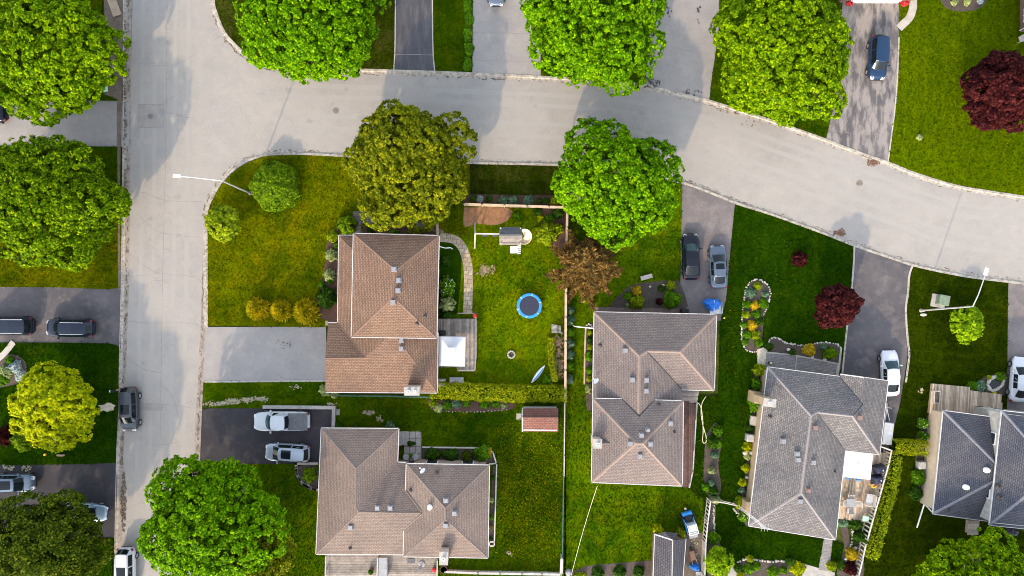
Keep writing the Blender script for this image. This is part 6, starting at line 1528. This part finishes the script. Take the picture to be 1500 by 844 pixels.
box_thing('barbecue', 'round black grill in the corner of the weathered deck', 'barbecue', 647.5, 488, 1.2, [('firebox', (0, 0, 1.15), (.75, .55, .3), 'black', .9), ('hood', (0, .02, 1.4), (.75, .5, .25), 'black', .6), ('cart', (0, 0, .8), (.6, .45, .5), 'dgrey', 1)])
for x, y, w in ((1290, 688, 'larger, upper'), (1287, 703, 'lower, with a folded cover')):
    t = box_thing('barbecue', 'navy covered barbecue by the slatted fence, the %s one' % w, 'barbecue', x, y, 1.2, [('cover', (0, 0, .88), (1.15, .85, .95), 'navy', .85), ('hood', (0, .05, 1.42), (.85, .6, .16), 'navy', .7), ('badge', (.1, -.05, 1.51), (.12, .16, .02), 'metal', 1)], .25)
box_thing('toy_kitchen', 'yellow plastic toy with red and green bits below the covered barbecues', 'toy', 1281, 712, .9, [('base', (0, 0, .72), (.5, .45, .4), 'yellowp', .9), ('tray', (0, .05, .95), (.4, .2, .06), 'redp', 1), ('knob', (-.1, .2, .95), (.12, .1, .12), 'mint', 1)], .3)
box_thing('stool', 'mint green square stool at the lower edge of the tan deck', 'stool', 1268, 760, .95, [('seat', (0, 0, .95), (.62, .5, .06), 'mint', 1), ('leg', (.24, .18, .74), (.06, .06, .4), 'mint', 1), ('leg', (-.24, .18, .74), (.06, .06, .4), 'mint', 1), ('leg', (.24, -.18, .74), (.06, .06, .4), 'mint', 1), ('leg', (-.24, -.18, .74), (.06, .06, .4), 'mint', 1)], -.1)
# patio table and chairs
def chair(label, px, py, rz, mat='fencewhite', s=.56, z=.55, group='chairs round the deck table'):
    parts = [('seat', (0, 0, z + .42), (s, s, .05), mat, 1), ('backrest', (0, -s * .5, z + .72), (s, .06, .5), mat, .95), ('armrest', (s * .5, 0, z + .62), (.07, s, .05), mat, 1), ('armrest', (-s * .5, 0, z + .62), (.07, s, .05), mat, 1)]
    for sx in (-1, 1):
        for sy in (-1, 1): parts.append(('leg', (sx * s * .44, sy * s * .44, z + .2), (.05, .05, .42), mat, 1))
    return box_thing('garden_chair', label, 'chair', px, py, z + .5, parts, rz, group)
box_thing('garden_table', 'square glass garden table between four pale chairs', 'table', 1246, 737, 1.25, [('table_top', (0, 0, 1.25), (.85, .85, .04), 'paleglass' if 'paleglass' in M else 'grey', 1)] + [('leg', (sx * .36, sy * .36, .9), (.05, .05, .66), 'fencewhite', 1) for sx in (-1, 1) for sy in (-1, 1)], -.1)
for x, y, rz, w in ((1246, 727.5, pi, 'above'), (1246, 748, 0, 'below'), (1236.5, 737, -pi / 2, 'left of'), (1256, 738, pi / 2, 'right of')): chair('pale garden armchair %s the square glass table' % w, x, y, rz)
t = box_thing('sun_lounger', 'pale framed double seat beside the slatted fence on the tan deck', 'garden seat', 1274.5, 733, 1.1, [('cushion', (0, 0, .97), (.75, 1.05, .12), 'metal', .95), ('backrest', (.42, 0, 1.25), (.08, 1.2, .5), 'fencewhite', 1), ('armrest', (0, .6, 1.15), (.85, .1, .06), 'fencewhite', 1), ('armrest', (0, -.6, 1.15), (.85, .1, .06), 'fencewhite', 1)] + [('leg', (sx * .36, sy * .55, .75), (.06, .06, .4), 'fencewhite', 1) for sx in (-1, 1) for sy in (-1, 1)], -.18)
box_thing('scooter', 'grey folded garden chair leaning by the slatted fence', 'chair', 1283.5, 732, 1.0, [('seat', (0, 0, .95), (.25, .6, .08), 'grey', 1), ('backrest', (.12, 0, 1.15), (.06, .55, .4), 'metal', 1), ('leg', (0, .25, .75), (.2, .05, .4), 'grey', 1), ('leg', (0, -.25, .75), (.2, .05, .4), 'grey', 1)], -.2)
box_thing('pool_floats', 'blue foam float lying below the flat white canopy', 'pool float', 1243, 701, .75, [('float', (0, 0, .66), (.55, .16, .16), 'bluepad', .9)], -.05); box_thing('pool_floats', 'blue foam float lying further right below the flat white canopy', 'pool float', 1258, 703.5, .75, [('float', (0, 0, .66), (.5, .16, .16), 'bluepad', .9)], -.05)
# trailer, tarps, tractor
def tarp_lump(name, label, cat, px, py, rx, ry, h, z0, mat='tarp', rz=0.0, parent=None, seed=0, partname='tarp'):
    rr = random.Random(seed); c = P(px, py, z0 + h * .6); n = 22; m_ = 8; vs, fs = [], []
    ph = [rr.uniform(0, 6.28) for _ in range(6)]
    for i in range(m_ + 1):
        f = i / m_
        for j in range(n):
            a = 2 * pi * j / n; k = 1 + .10 * sin(a * 3 + ph[0]) + .07 * sin(a * 7 + ph[1]) * f + .05 * rr.uniform(-1, 1) * f
            r_ = f ** .8; z = h * (1 - f ** 2.6) + .06 * sin(a * 5 + f * 6 + ph[2]) * h
            x, y = cos(a) * rx * r_ * k, sin(a) * ry * r_ * k; vs.append((c[0] + x * cos(rz) - y * sin(rz), c[1] + x * sin(rz) + y * cos(rz), z0 + max(z, .01)))
    for i in range(m_):
        for j in range(n): fs.append((i * n + j, (i + 1) * n + j, (i + 1) * n + (j + 1) % n, i * n + (j + 1) % n))
    t = parent or thing(name, label, cat, (c[0], c[1], z0)); MB().add(vs, fs).build(partname, M[mat], t); return t
c = P(1046, 448, .6)
t = box_thing('utility_trailer', 'small trailer heaped under a bright blue tarp below the grey sedan', 'trailer', 1047, 449, .6, [('bed', (.1, -.2, .5), (1.25, 1.2, .1), 'metal', 1), ('side_rail', (.72, -.2, .65), (.05, 1.2, .25), 'metal', 1), ('axle', (.1, 0, .35), (1.3, .08, .08), 'black', 1), ('wheel', (.76, 0, .36), (.16, .5, .5), 'tyre', 1), ('wheel', (-.58, 0, .36), (.16, .5, .5), 'tyre', 1)], .06)
tarp_lump('', '', '', 1044.5, 446, .95, .64, .65, .55, rz=-.12, parent=t, seed=2); mb = MB(); a = PV(1046.5, 440, 1.2); b = PV(1046, 456, 1.1); mb.bar(a, b, .07, .03); mb.build('tie_strap', M['metal'], t)
tarp_lump('tarp_heap', 'blue tarp heap at the bottom beside the small grey shed', 'tarp', 1019.5, 832, .58, .42, .6, .1, rz=-.3, seed=5)
t = box_thing('hand_cart', 'pale cart handle under the lower blue tarp', 'cart', 1023, 840, .4, [('tray', (0, 0, .35), (.5, .3, .08), 'metal', 1), ('handle', (0, -.22, .5), (.5, .05, .05), 'metal', 1), ('wheel', (.2, .1, .2), (.08, .25, .25), 'tyre', 1)], 0)
t = box_thing('wheelbarrow', 'pinkish red wheelbarrow between the small grey shed and the fence', 'wheelbarrow', 1015, 814, .5, [('tray', (0, 0, .46), (.56, 1.05, .08), 'redp', .9), ('tray_inside', (0, .02, .51), (.46, .92, .03), 'dirt', 1), ('handle', (.24, -.7, .5), (.05, .6, .05), 'twig', 1), ('handle', (-.24, -.7, .5), (.05, .6, .05), 'twig', 1), ('wheel', (0, .62, .25), (.1, .34, .34), 'tyre', 1), ('leg', (.2, -.25, .24), (.05, .05, .3), 'metal', 1), ('leg', (-.2, -.25, .24), (.05, .05, .3), 'metal', 1)], .25)
def tractor():
    px, py, rz = 1011, 768, .27; c = P(px, py, .8); t = thing('compact_tractor', 'blue garden tractor with pale roll cage and front bucket beside the picket fence', 'tractor', (c[0], c[1], .1))
    def bx(nm, d, s, m_, tp=1.0, par=None):
        x, y = d[0] * cos(rz) - d[1] * sin(rz), d[0] * sin(rz) + d[1] * cos(rz); o = MB().box((c[0] + x, c[1] + y, d[2]), s, rz, taper=tp).build(nm, M[m_], par or t); bv = o.modifiers.new('b', 'BEVEL'); bv.width = min(s) * .12; bv.segments = 2; return o
    bx('bucket', (0, 1.1, .62), (1.12, .36, .5), 'bluepad', .92); bx('hood', (0, .65, .80), (.80, .7, .42), 'black', .9); bx('side_frame', (.5, -.15, .65), (.10, 1.6, .4), 'bluepad'); bx('side_frame', (-.5, -.15, .65), (.10, 1.6, .4), 'bluepad')
    bx('floor', (0, -.2, .52), (.9, 1.5, .12), 'dgrey'); bx('windscreen', (0, .18, 1.18), (.8, .06, .5), 'paleglass' if 'paleglass' in M else 'metal'); bx('roof', (0, -.06, 1.72), (.82, .62, .06), 'metal', .92)
    for s in (-1, 1): bx('seat', (s * .2, -.55, .85), (.36, .4, .12), 'white', .9); bx('seat_back', (s * .2, -.76, 1.05), (.36, .08, .4), 'white', .9)
    bx('cargo_bed', (0, -1.2, .72), (1.05, .62, .3), 'dgrey', .97); bx('cargo_inside', (0, -1.2, .875), (.9, .5, .03), 'grey')
    def w(p): x, y = p[0] * cos(rz) - p[1] * sin(rz), p[0] * sin(rz) + p[1] * cos(rz); return (c[0] + x, c[1] + y, p[2])
    for pts in (((-.48, .3, .9), (-.46, .22, 1.68), (-.46, -.8, 1.68), (-.48, -.88, .9)), ((.48, .3, .9), (.46, .22, 1.68), (.46, -.8, 1.68), (.48, -.88, .9)), ((-.46, .22, 1.68), (.46, .22, 1.68)), ((-.46, -.8, 1.68), (.46, -.8, 1.68)), ((-.46, -.4, 1.68), (.46, -.4, 1.68))): MB().tube([w(p) for p in pts], .04, 6).build('roll_bar', M['white'], t)
    for sx in (-1, 1):
        for yy, r_ in ((.72, .30), (-.85, .34)):
            o = MB(); n = 16; vs = []
            for k in (-.12, .12):
                for j in range(n): a = 2 * pi * j / n; vs.append(w((sx * .60 + k, yy + r_ * cos(a), .1 + r_ + r_ * sin(a))))
            o.add(vs, [tuple(range(n)), tuple(range(2 * n - 1, n - 1, -1))] + [(j, n + j, n + (j + 1) % n, (j + 1) % n) for j in range(n)]).build('wheel', M['tyre'], t)
    bx('front_lamp', (0, 1.55, .4), (.22, .2, .2), 'cream')
M['paleglass'] = pm('pale_glass', (.42, .50, .56), (.36, .44, .5), 2, rough=.1, spec=.6)
tractor()
t = box_thing('covered_trailer', 'flat pale grey covered trailer at the right wall of the grey house', 'trailer', 1301, 635.5, .9, [('cover', (0, 0, .85), (1.05, 2.35, .14), 'metal', .94), ('box', (0, 0, .6), (1.0, 2.3, .4), 'grey', 1), ('wheel', (.55, -.2, .4), (.15, .6, .6), 'tyre', 1), ('wheel', (-.55, -.2, .4), (.15, .6, .6), 'tyre', 1)], -.12)
mb = MB(); q = [PV(1303, 617, .6), PV(1299, 598, .5), PV(1296, 617, .6)]; mb.bar(q[0], q[1], .07, .07); mb.bar(q[2], q[1], .07, .07); mb.bar(q[1], q[1] + Vector((0, .5, 0)), .07, .07); mb.bar(q[1] + Vector((-.25, .1, 0)), q[1] + Vector((.5, .0, .0)), .05, .05); mb.build('drawbar', M['metal'], t)
# lamps
def lamp(label, base, knee, tip, hk, ht, r=.09):
    b, k, e = PV(*base, .1), PV(*knee, hk), PV(*tip, ht); t = thing('street_lamp', label, 'street lamp', tuple(b), 'street lamps')
    MB().tube([b, b.lerp(k, .5), k], r, 10, r2=r * .72).build('pole', M['metal'], t)
    MB().lathe([(.2, 0), (.2, .06), (.13, .1), (.12, .5)], tuple(b), 12).build('base_collar', M['concrete'], t)
    MB().tube([k, k.lerp(e, .35) + Vector((0, 0, .12)), e], .055, 8, r2=.045).build('arm', M['metal'], t)
    d = (e - k); d.z = 0; d.normalize(); rz = atan2(d.y, d.x)
    MB().box((e.x + d.x * .22, e.y + d.y * .22, e.z), (.75, .34, .14), rz, taper=.8).build('lamp_head', M['white'], t); MB().box((e.x + d.x * .26, e.y + d.y * .26, e.z - .09), (.5, .26, .04), rz).build('lens', M['lamp'], t)
lamp('street lamp reaching over the bend of the street from the round shrub', (367, 283.5), (325, 265), (262, 258), 8.2, 8.5)
lamp('street lamp whose pole rises beside the green cabinet on the right lawn', (1349, 455), (1425, 449), (1444, 401), 8.0, 8.4)
box_thing('utility_cabinet', 'dull green utility cabinet on the lawn beside the right street lamp', 'utility box', 1381, 440.5, .8, [('slab', (-.05, -.05, .14), (1.5, 1.35, .1), 'slab', 1), ('cabinet', (.12, .06, .5), (1.0, 1.0, .75), 'teal', 1), ('lid', (.12, .06, .91), (1.08, 1.08, .08), 'teal', .95)], .12 - .3)
box_thing('utility_cabinet', 'pale green utility pedestal under the top left maple beside the street', 'utility box', 150, 128, .7, [('cabinet', (0, 0, .45), (.5, .6, .7), 'mint', 1), ('lid', (0, 0, .84), (.56, .66, .08), 'mint', .9)], .1)
box_thing('utility_cabinet', 'small green utility pedestal at the foot of the left street lamp', 'utility box', 379, 258, .5, [('cabinet', (0, 0, .35), (.35, .35, .5), 'mint', 1), ('cap', (0, 0, .63), (.4, .4, .06), 'mint', .8)])
def stone(name, label, cat, px, py, sx, sy, h, mat='stones', rz=0): return tag(MB().lathe([(.3, 0), (.5, h * .3), (.45, h * .75), (.25, h)], (*P(px, py)[:2], .1), 9, sx=sx, sy=sy).build(name, M[mat], base=P(px, py, .1)), label, cat)
stone('stone', 'small pale stone at the foot of the right street lamp', 'stone', 1351, 461, .7, .35, .25)
box_thing('garden_bench', 'pale stone bench slab on the lawn above the dark garden bed', 'bench', 947, 406, .45, [('seat', (0, 0, .47), (1.25, .45, .1), 'concrete', 1), ('leg', (.42, 0, .27), (.14, .38, .34), 'concrete', 1), ('leg', (-.42, 0, .27), (.14, .38, .34), 'concrete', 1)], .26)
# fire pit, board, chair, mailbox and more
c = P(749, 519.5, .2); t = thing('fire_pit', 'ring of pale stones round a fire pit on the back lawn', 'fire pit', (c[0], c[1], .1))
for i in range(11): a = 2 * pi * i / 11; MB().lathe([(.06, 0), (.11, .06), (.09, .16), (.04, .19)], (c[0] + cos(a) * .36, c[1] + sin(a) * .36, .1), 7).build('ring_stone', M['stones'], t)
MB().lathe([(.01, 0), (.3, 0.02)], (c[0], c[1], .112), 14).build('ash', M['soil'], t)
p, q = PV(778.5, 561, .25), PV(798, 535.5, .25); d = (q - p); L = d.length; d.normalize(); s = Vector((-d.y, d.x, 0)); vs, n = [], 14
for i in range(n + 1):
    u = i / n; w = .24 * (sin(pi * min(max(u, .02), .98)) ** .6)
    for k, zz in ((-1, 0), (-.6, .07), (0, .09), (.6, .07), (1, 0), (0, -.08)): vs.append(p + d * L * u + s * w * k + Vector((0, 0, zz)))
t = thing('paddle_board', 'blue and white paddle board lying on the back lawn near the hedge', 'paddle board', tuple(p.lerp(q, .5)))
MB().add(vs, [(i * 6 + k, (i + 1) * 6 + k, (i + 1) * 6 + (k + 1) % 6, i * 6 + (k + 1) % 6) for i in range(n) for k in range(6)]).build('board', M['white'], t, smooth=True)
st_ = []; 
for i in range(2, n - 1):
    u = i / n; w = .13 * (sin(pi * u) ** .6)
    for k in (-1, 1): st_.append(p + d * L * u + s * w * (k * .5 - .45) + Vector((0, 0, .098)))
MB().add(st_, [(2 * i, 2 * i + 2, 2 * i + 3, 2 * i + 1) for i in range(n - 4)]).build('blue_stripe', M['bluepad'], t)
# slatted wooden chair by the fence
c = P(815, 482, .4); t = thing('garden_chair', 'weathered slatted wooden chair by the side fence on the back lawn', 'chair', (c[0], c[1], .1)); mb = MB()
for i in range(7): mb.bar((c[0] - .5, c[1] + .38 - i * .13 + .05, .35), (c[0] + .05, c[1] + .38 - i * .13, .45), .09, .03)
mb.build('seat', M['fencewhite'], t); mb = MB()
for i in range(7): mb.bar((c[0] + .05, c[1] + .36 - i * .12, .45), (c[0] + .42, c[1] + .3 - i * .1, 1.0), .08, .03)
mb.build('backrest', M['deckgrey'], t)
for sy in (-.4, .4): MB().box((c[0] - .2, c[1] + sy, .25), (.07, .07, .35)).build('leg', M['deckgrey'], t)
stone('stone', 'pale stone beside the wooden chair at the side fence', 'stone', 823, 488, .3, .3, .2)
c = P(166, 573, 1.1); t = thing('mailbox', 'dark mailbox on a post beside the grey car on the left street', 'mailbox', (c[0], c[1], .1)); MB().box((c[0], c[1], .6), (.1, .1, 1.0)).build('post', M['fencegrey'], t); MB().box((c[0], c[1], 1.2), (.5, .24, .26), .2, taper=.8).build('box', M['black'], t); MB().box((c[0] - .24, c[1], 1.28), (.08, .2, .16), .2).build('front_plate', M['white'], t)
for x, y, r_, w in ((220.5, 170.5, .33, 'dark round manhole cover in the square patch on the left street'), (492, 162, .36, 'round manhole cover on the street left of the olive maple'), (994, 240, .33, 'round manhole cover on the street right of the bright maple'), (1259, 268, .36, 'pale round manhole cover on the street below the patched driveway')):
    t = thing('manhole_cover', w, 'manhole cover', P(x, y, 0), 'manhole covers'); c = P(x, y)
    pale = x > 1200; MB().lathe([(r_ * .86, .004), (r_, .004), (r_, .012), (r_ * .86, .012)], (c[0], c[1], 0), 28).build('rim', M['tar' if not pale else 'gutter'], t)
    MB().lathe([(.01, .008), (r_ * .86, .008)], (c[0], c[1], 0), 28).build('lid', M['iron' if x < 300 else ('rustiron' if not pale else 'patch')], t); mb = MB()
    for k in range(-3, 4): l = r_ * .8 * math.sqrt(max(0, 1 - (k / 3.6) ** 2)); mb.box((c[0], c[1] + k * r_ * .2, .014), (l * 2, .025, .01))
    mb.build('ribs', M['iron'], t)
for x, y, rz, w in ((1278, 239, -.5, 'rusty storm drain grate at the kerb below the patched driveway'), (1231, 341, -.4, 'rusty storm drain grate at the kerb of the dark front lawn')):
    c = P(x, y); t = thing('storm_drain', w, 'drain', (c[0], c[1], .01), 'storm drains'); MB().box((c[0], c[1], .012), (.62, .5, .02), rz).build('frame', M['rustiron'], t); mb = MB()
    for k in range(-2, 3): mb.box((c[0] + k * .1 * cos(rz), c[1] + k * .1 * sin(rz), .027), (.04, .4, .015), rz)
    mb.build('bars', M['iron'], t)
# hose and cable
rr = random.Random(2); hz = .13
tag(MB().tube([(*q, hz) for q in smoothline(polyP([(1000, 582), (1012, 586), (1024, 592), (1028, 606), (1029.5, 630), (1028.5, 644), (1031, 649), (1034.5, 643), (1029, 622), (1026.5, 605), (1028, 590), (1034, 580)]), 5)], .045, 6).build('garden_hose', M['hose'], base=P(1028, 600, .1)), 'pale garden hose looped on the grass right of the dark deck', 'hose')
tag(MB().tube([(*q, hz) for q in smoothline(polyP([(1008, 692), (1010, 702), (1008, 710), (1003, 713)]), 5)], .05, 6).build('garden_hose', M['hose'], base=P(1008, 704, .1)), 'short pale hose end at the lower end of the dark deck', 'hose')
t = thing('utility_cable', 'pale cable running down from the mauve-brown house corner to the bottom edge', 'cable', P(874, 709, 0)); a, b = PV(875, 712, 3.6), PV(837, 842, 1.2)
pts = [a.lerp(b, i / 12) - Vector((0, 0, .5 * sin(pi * i / 12))) for i in range(13)]; MB().tube(pts, .022, 5).build('wire', M['hose'], t); MB().box((b.x, b.y, .6), (.12, .12, 1.2)).build('anchor_post', M['fencegrey'], t)
c = P(832, 836, .4); stone('bucket_stone', 'grey boulder at the bottom edge beside the cable', 'stone', 832, 837, .6, .8, .5, 'grey')
# lattice tv mast at the grey house
b, tp = PV(1081, 741, .1), PV(1121, 773, 7.6); tp = Vector((b.x + (tp.x - b.x), b.y + (tp.y - b.y), 7.6)); t = thing('antenna_mast', 'white lattice antenna mast at the lower left corner of the grey house', 'antenna', tuple(b))
mb = MB()
for i in range(3): a = i * 2.1; o = Vector((cos(a) * .16, sin(a) * .16, 0)); mb.tube([b + o, tp + o * .6], .022, 5)
for i in range(16):
    f, g_ = i / 16, (i + 1) / 16
    for k in range(3): o1 = Vector((cos(k * 2.1), sin(k * 2.1), 0)) * .15; o2 = Vector((cos((k + 1) * 2.1), sin((k + 1) * 2.1), 0)) * .15; mb.tube([b.lerp(tp, f) + o1, b.lerp(tp, g_) + o2], .012, 4)
mb.build('lattice', M['white'], t); mb = MB(); mb.bar(tp + Vector((-.45, .12, 0)), tp + Vector((.45, -.12, 0)), .05, .05)
for k in (-.4, -.1, .2): mb.bar(tp + Vector((k, -.35, 0)), tp + Vector((k + .1, .35, 0)), .03, .03)
mb.build('antenna_arms', M['metal'], t)
# deck and patio bits of the L-shaped bungalow
box_thing('hot_tub', 'grey covered box standing between the two lower decks', 'storage box', 560.5, 833, 1.0, [('body', (0, 0, .5), (.85, 2.3, .85), 'fencegrey', 1), ('lid', (0, 0, .98), (.9, 2.35, .1), 'grey', .97)])
c = P(614.5, 836, 1.9); t = thing('patio_umbrella', 'closed white and blue patio umbrella on the lower deck', 'umbrella', (c[0], c[1], .3)); MB().tube([(c[0], c[1], .3), (c[0], c[1], 2.2)], .03, 6).build('pole', M['metal'], t); mb = MB()
for i in range(8):
    a = i * pi / 4; b_ = a + pi / 4; r0, r1 = .08, .32
    mb.add([(c[0], c[1], 2.15), (c[0] + cos(a) * r1, c[1] + sin(a) * r1, 1.0), (c[0] + cos((a + b_) / 2) * r0 * 2, c[1] + sin((a + b_) / 2) * r0 * 2, 1.05), (c[0] + cos(b_) * r1, c[1] + sin(b_) * r1, 1.0)], [(0, 1, 2), (0, 2, 3)], 1 if i in (5,) else 0)
mb.build('canopy', [M['canvas'], M['bluepad']], t); MB().lathe([(.35, 0), (.35, .08), (.1, .12)], (c[0], c[1], .3), 16).build('base', M['grey'], t)
def pot(label, px, py, r_, h, mat, plantmat=None, z=.1, group=None):
    c = P(px, py, z + h); t = thing('plant_pot', label, 'plant pot', (c[0], c[1], z), group); MB().lathe([(r_ * .7, 0), (r_, h), (r_ * .88, h), (r_ * .8, h - .06)], (c[0], c[1], z), 18).build('pot', M[mat], t)
    MB().lathe([(.01, h - .07), (r_ * .85, h - .06)], (c[0], c[1], z), 14).build('soil', M['soil'], t)
    if plantmat:
        rng_ = np.random.default_rng(int(px)); d = unit(90, rng_); d[:, 2] = np.abs(d[:, 2]); leaf_mesh('plant', np.array([c[0], c[1], z + h]) + d * r_ * .8, d + np.array([0, 0, .5]), .12, M[plantmat], t, rng=rng_)
pot('dark round pot at the chimney of the L-shaped bungalow', 650, 835, .4, .6, 'deckbrown'); pot('red flowers in a pot on the lower deck', 636, 835, .25, .4, 'dgrey', 'redflower', .3); pot('leafy potted plant at the gap between the two lower decks', 543, 838, .3, .4, 'rustiron', 'deepgreen', .5)
pot('red flowering pot on the corner of the weathered deck railing', 695.5, 462.5, .22, .3, 'redp', 'redflower', .9); pot('stone urn on the patio slabs beside the bungalow', 603, 667, .22, .4, 'slab', 'green')
c = P(594.5, 669.5, .7); t = thing('bistro_table', 'small round grey table on the patio slabs', 'table', (c[0], c[1], .13)); MB().lathe([(.3, 0), (.31, .03), (.02, .035)], (c[0], c[1], .72), 20).build('table_top', M['metal'], t); MB().tube([(c[0], c[1], .13), (c[0], c[1], .72)], .04, 8).build('stem', M['grey'], t)
chair('pale blue patio chair on the slabs beside the bungalow', 608.5, 668.5, .5, 'blueleaf' if False else 'metal', .5, .13, None)
box_thing('step_mat', 'dark mat lying on the slatted lower deck', 'mat', 602, 822, .35, [('mat', (0, 0, .33), (.75, .5, .03), 'dgrey', 1)])
box_thing('planter_box', 'wooden planter box with dark soil on the front porch', 'planter', 1373.5, 582, .9, [('side_board', (-.28, 0, .68), (.07, 1.3, .36), 'fencewhite', 1), ('side_board', (.28, 0, .68), (.07, 1.3, .36), 'fencewhite', 1), ('end_board', (0, .62, .68), (.55, .07, .36), 'fencewhite', 1), ('end_board', (0, -.62, .68), (.55, .07, .36), 'fencewhite', 1), ('soil', (0, 0, .68), (.5, 1.2, .25), 'soil', 1)], -.06)
for x, y, w in ((1436, 598, 'left'), (1460, 601.5, 'right')): box_thing('planter_box', 'dark square planter under the charcoal roof edge, the %s one' % w, 'planter', x, y, .9, [('box', (0, 0, .7), (.6, .36, .4), 'black', 1), ('soil', (0, 0, .905), (.5, .26, .02), 'soil', 1)], -.06, 'dark planters on the porch')
# pond
t = thing('garden_pond', 'small black pond ringed with pale rocks beside the right driveway', 'pond', P(1456, 562, .1)); pl = [(1447, 564), (1450, 558), (1458, 554.5), (1464, 556), (1464, 561), (1459, 566), (1452, 569)]
MB().prism(polyP(pl), .05, .14).build('water', M['water'], t); rr = random.Random(6); mb = MB()
for q in smoothline(polyP([(1444.5, 565), (1448, 556), (1457, 551.5), (1466, 553), (1467, 562), (1460, 569), (1451, 572), (1444.5, 565)]), 4)[:-1]:
    k = rr.uniform(.24, .42); mb.lathe([(k * .4, 0), (k * .55, .1), (k * .35, k * .6)], (q[0], q[1], .1), 7, sx=rr.uniform(.8, 1.2), sy=rr.uniform(.8, 1.2))
mb.build('rock_rim', M['stones'], t)
tarp_lump('tarp_heap', 'slate blue tarp under the lower edge of the right charcoal roof', 'tarp', 1484, 781, .75, .5, .5, .1, 'tarpgrey' if 'tarpgrey' in M else 'navy', seed=8)
box_thing('air_vent_box', 'black bin in front of the garage of the mauve-brown house', 'bin', 1002.5, 456, .6, [('bin', (0, 0, .5), (.75, .5, .8), 'black', .92), ('lid', (0, 0, .93), (.8, .55, .07), 'black', .9)]); box_thing('yard_light', 'small lamp post with yellow top at the garage corner', 'garden lamp', 1060, 466, .8, [('post', (0, 0, .45), (.1, .1, .7), 'black', 1), ('lamp', (.05, 0, .86), (.18, .18, .16), 'yellowp', .8)])
box_thing('yard_light', 'cream garden lamp on the paver porch of the grey house', 'garden lamp', 1130.5, 532.5, .7, [('base', (0, 0, .22), (.32, .32, .2), 'black', .8), ('lamp', (.02, .02, .4), (.2, .24, .2), 'cream', .8)])
box_thing('wooden_step', 'grey wooden step box at the left tan wall', 'step', 1104.5, 616.5, .4, [('step', (0, 0, .28), (.75, 1.0, .4), 'fencegrey', 1)], -.12)
for x, y, k, w in ((1091, 663, .5, 'left'), (1099, 663, .45, 'right'), (1093, 699, .35, 'by the second lime clump'), (1252, 802, .34, 'above the golden shrub'), (1238, 818, .3, 'beside the dark shrub'), (1189, 523, .3, 'under the golden porch shrub'), (1207, 527, .36, 'beside the ball shrub'), (1154, 512, .35, 'in the porch bed middle'), (971, 418, .3, 'beside the lime shrub'), (952, 420, .22, 'near the driveway bed top'), (919, 449, .25, 'by the concrete walk')):
    stone('garden_stone', 'pale garden stone in a bed, the one ' + w, 'stone', x, y, k * 1.2, k, k * .5)
box_thing('wood_sheet', 'tan wooden sheet lying under the top left maple', 'wooden board', 166, 8, .3, [('sheet', (0, 0, .2), (.9, 2.2, .06), 'decktan', 1), ('batten', (0, .6, .25), (.9, .08, .05), 'fencewood', 1)], .35)
box_thing('yard_toy', 'yellow ball-like toy on the shaded lawn by the left street', 'toy', 66, 666, .2, [('ball', (0, 0, .22), (.24, .24, .24), 'yellowp', .7)]); box_thing('log', 'pale cut log lying on the shaded lawn by the left street', 'log', 89, 667, .2, [('wood', (0, 0, .2), (.85, .2, .18), 'twig', .9)])
mb = MB(); rr = random.Random(3)
for i in range(9): c = P(rr.uniform(161, 170), rr.uniform(97, 109), .15); a = rr.uniform(0, 3.1); mb.tube([c, (c[0] + cos(a) * .5, c[1] + sin(a) * .5, .2)], .03, 5)
tag(mb.build('branch_pile', M['fencewhite'], base=P(165, 103, .1)), 'little pile of pale sticks on the bare earth by the left street', 'sticks')
box_thing('garden_trellis', 'small green hose reel by the tan chimney', 'hose reel', 1114, 594, 1.2, [('reel', (0, 0, .9), (.3, .4, .4), 'wire', .9), ('bracket', (.1, 0, .5), (.1, .2, .6), 'metal', 1)], -.12)
box_thing('garden_furniture', 'pale plastic chair by the brick house corner', 'chair', 1497, 57, .5, [('seat', (0, 0, .5), (.6, .6, .06), 'fencewhite', 1), ('backrest', (.1, .3, .8), (.6, .06, .5), 'fencewhite', 1), ('leg', (.25, -.25, .28), (.06, .06, .4), 'fencewhite', 1), ('leg', (-.25, -.25, .28), (.06, .06, .4), 'fencewhite', 1)], .3)
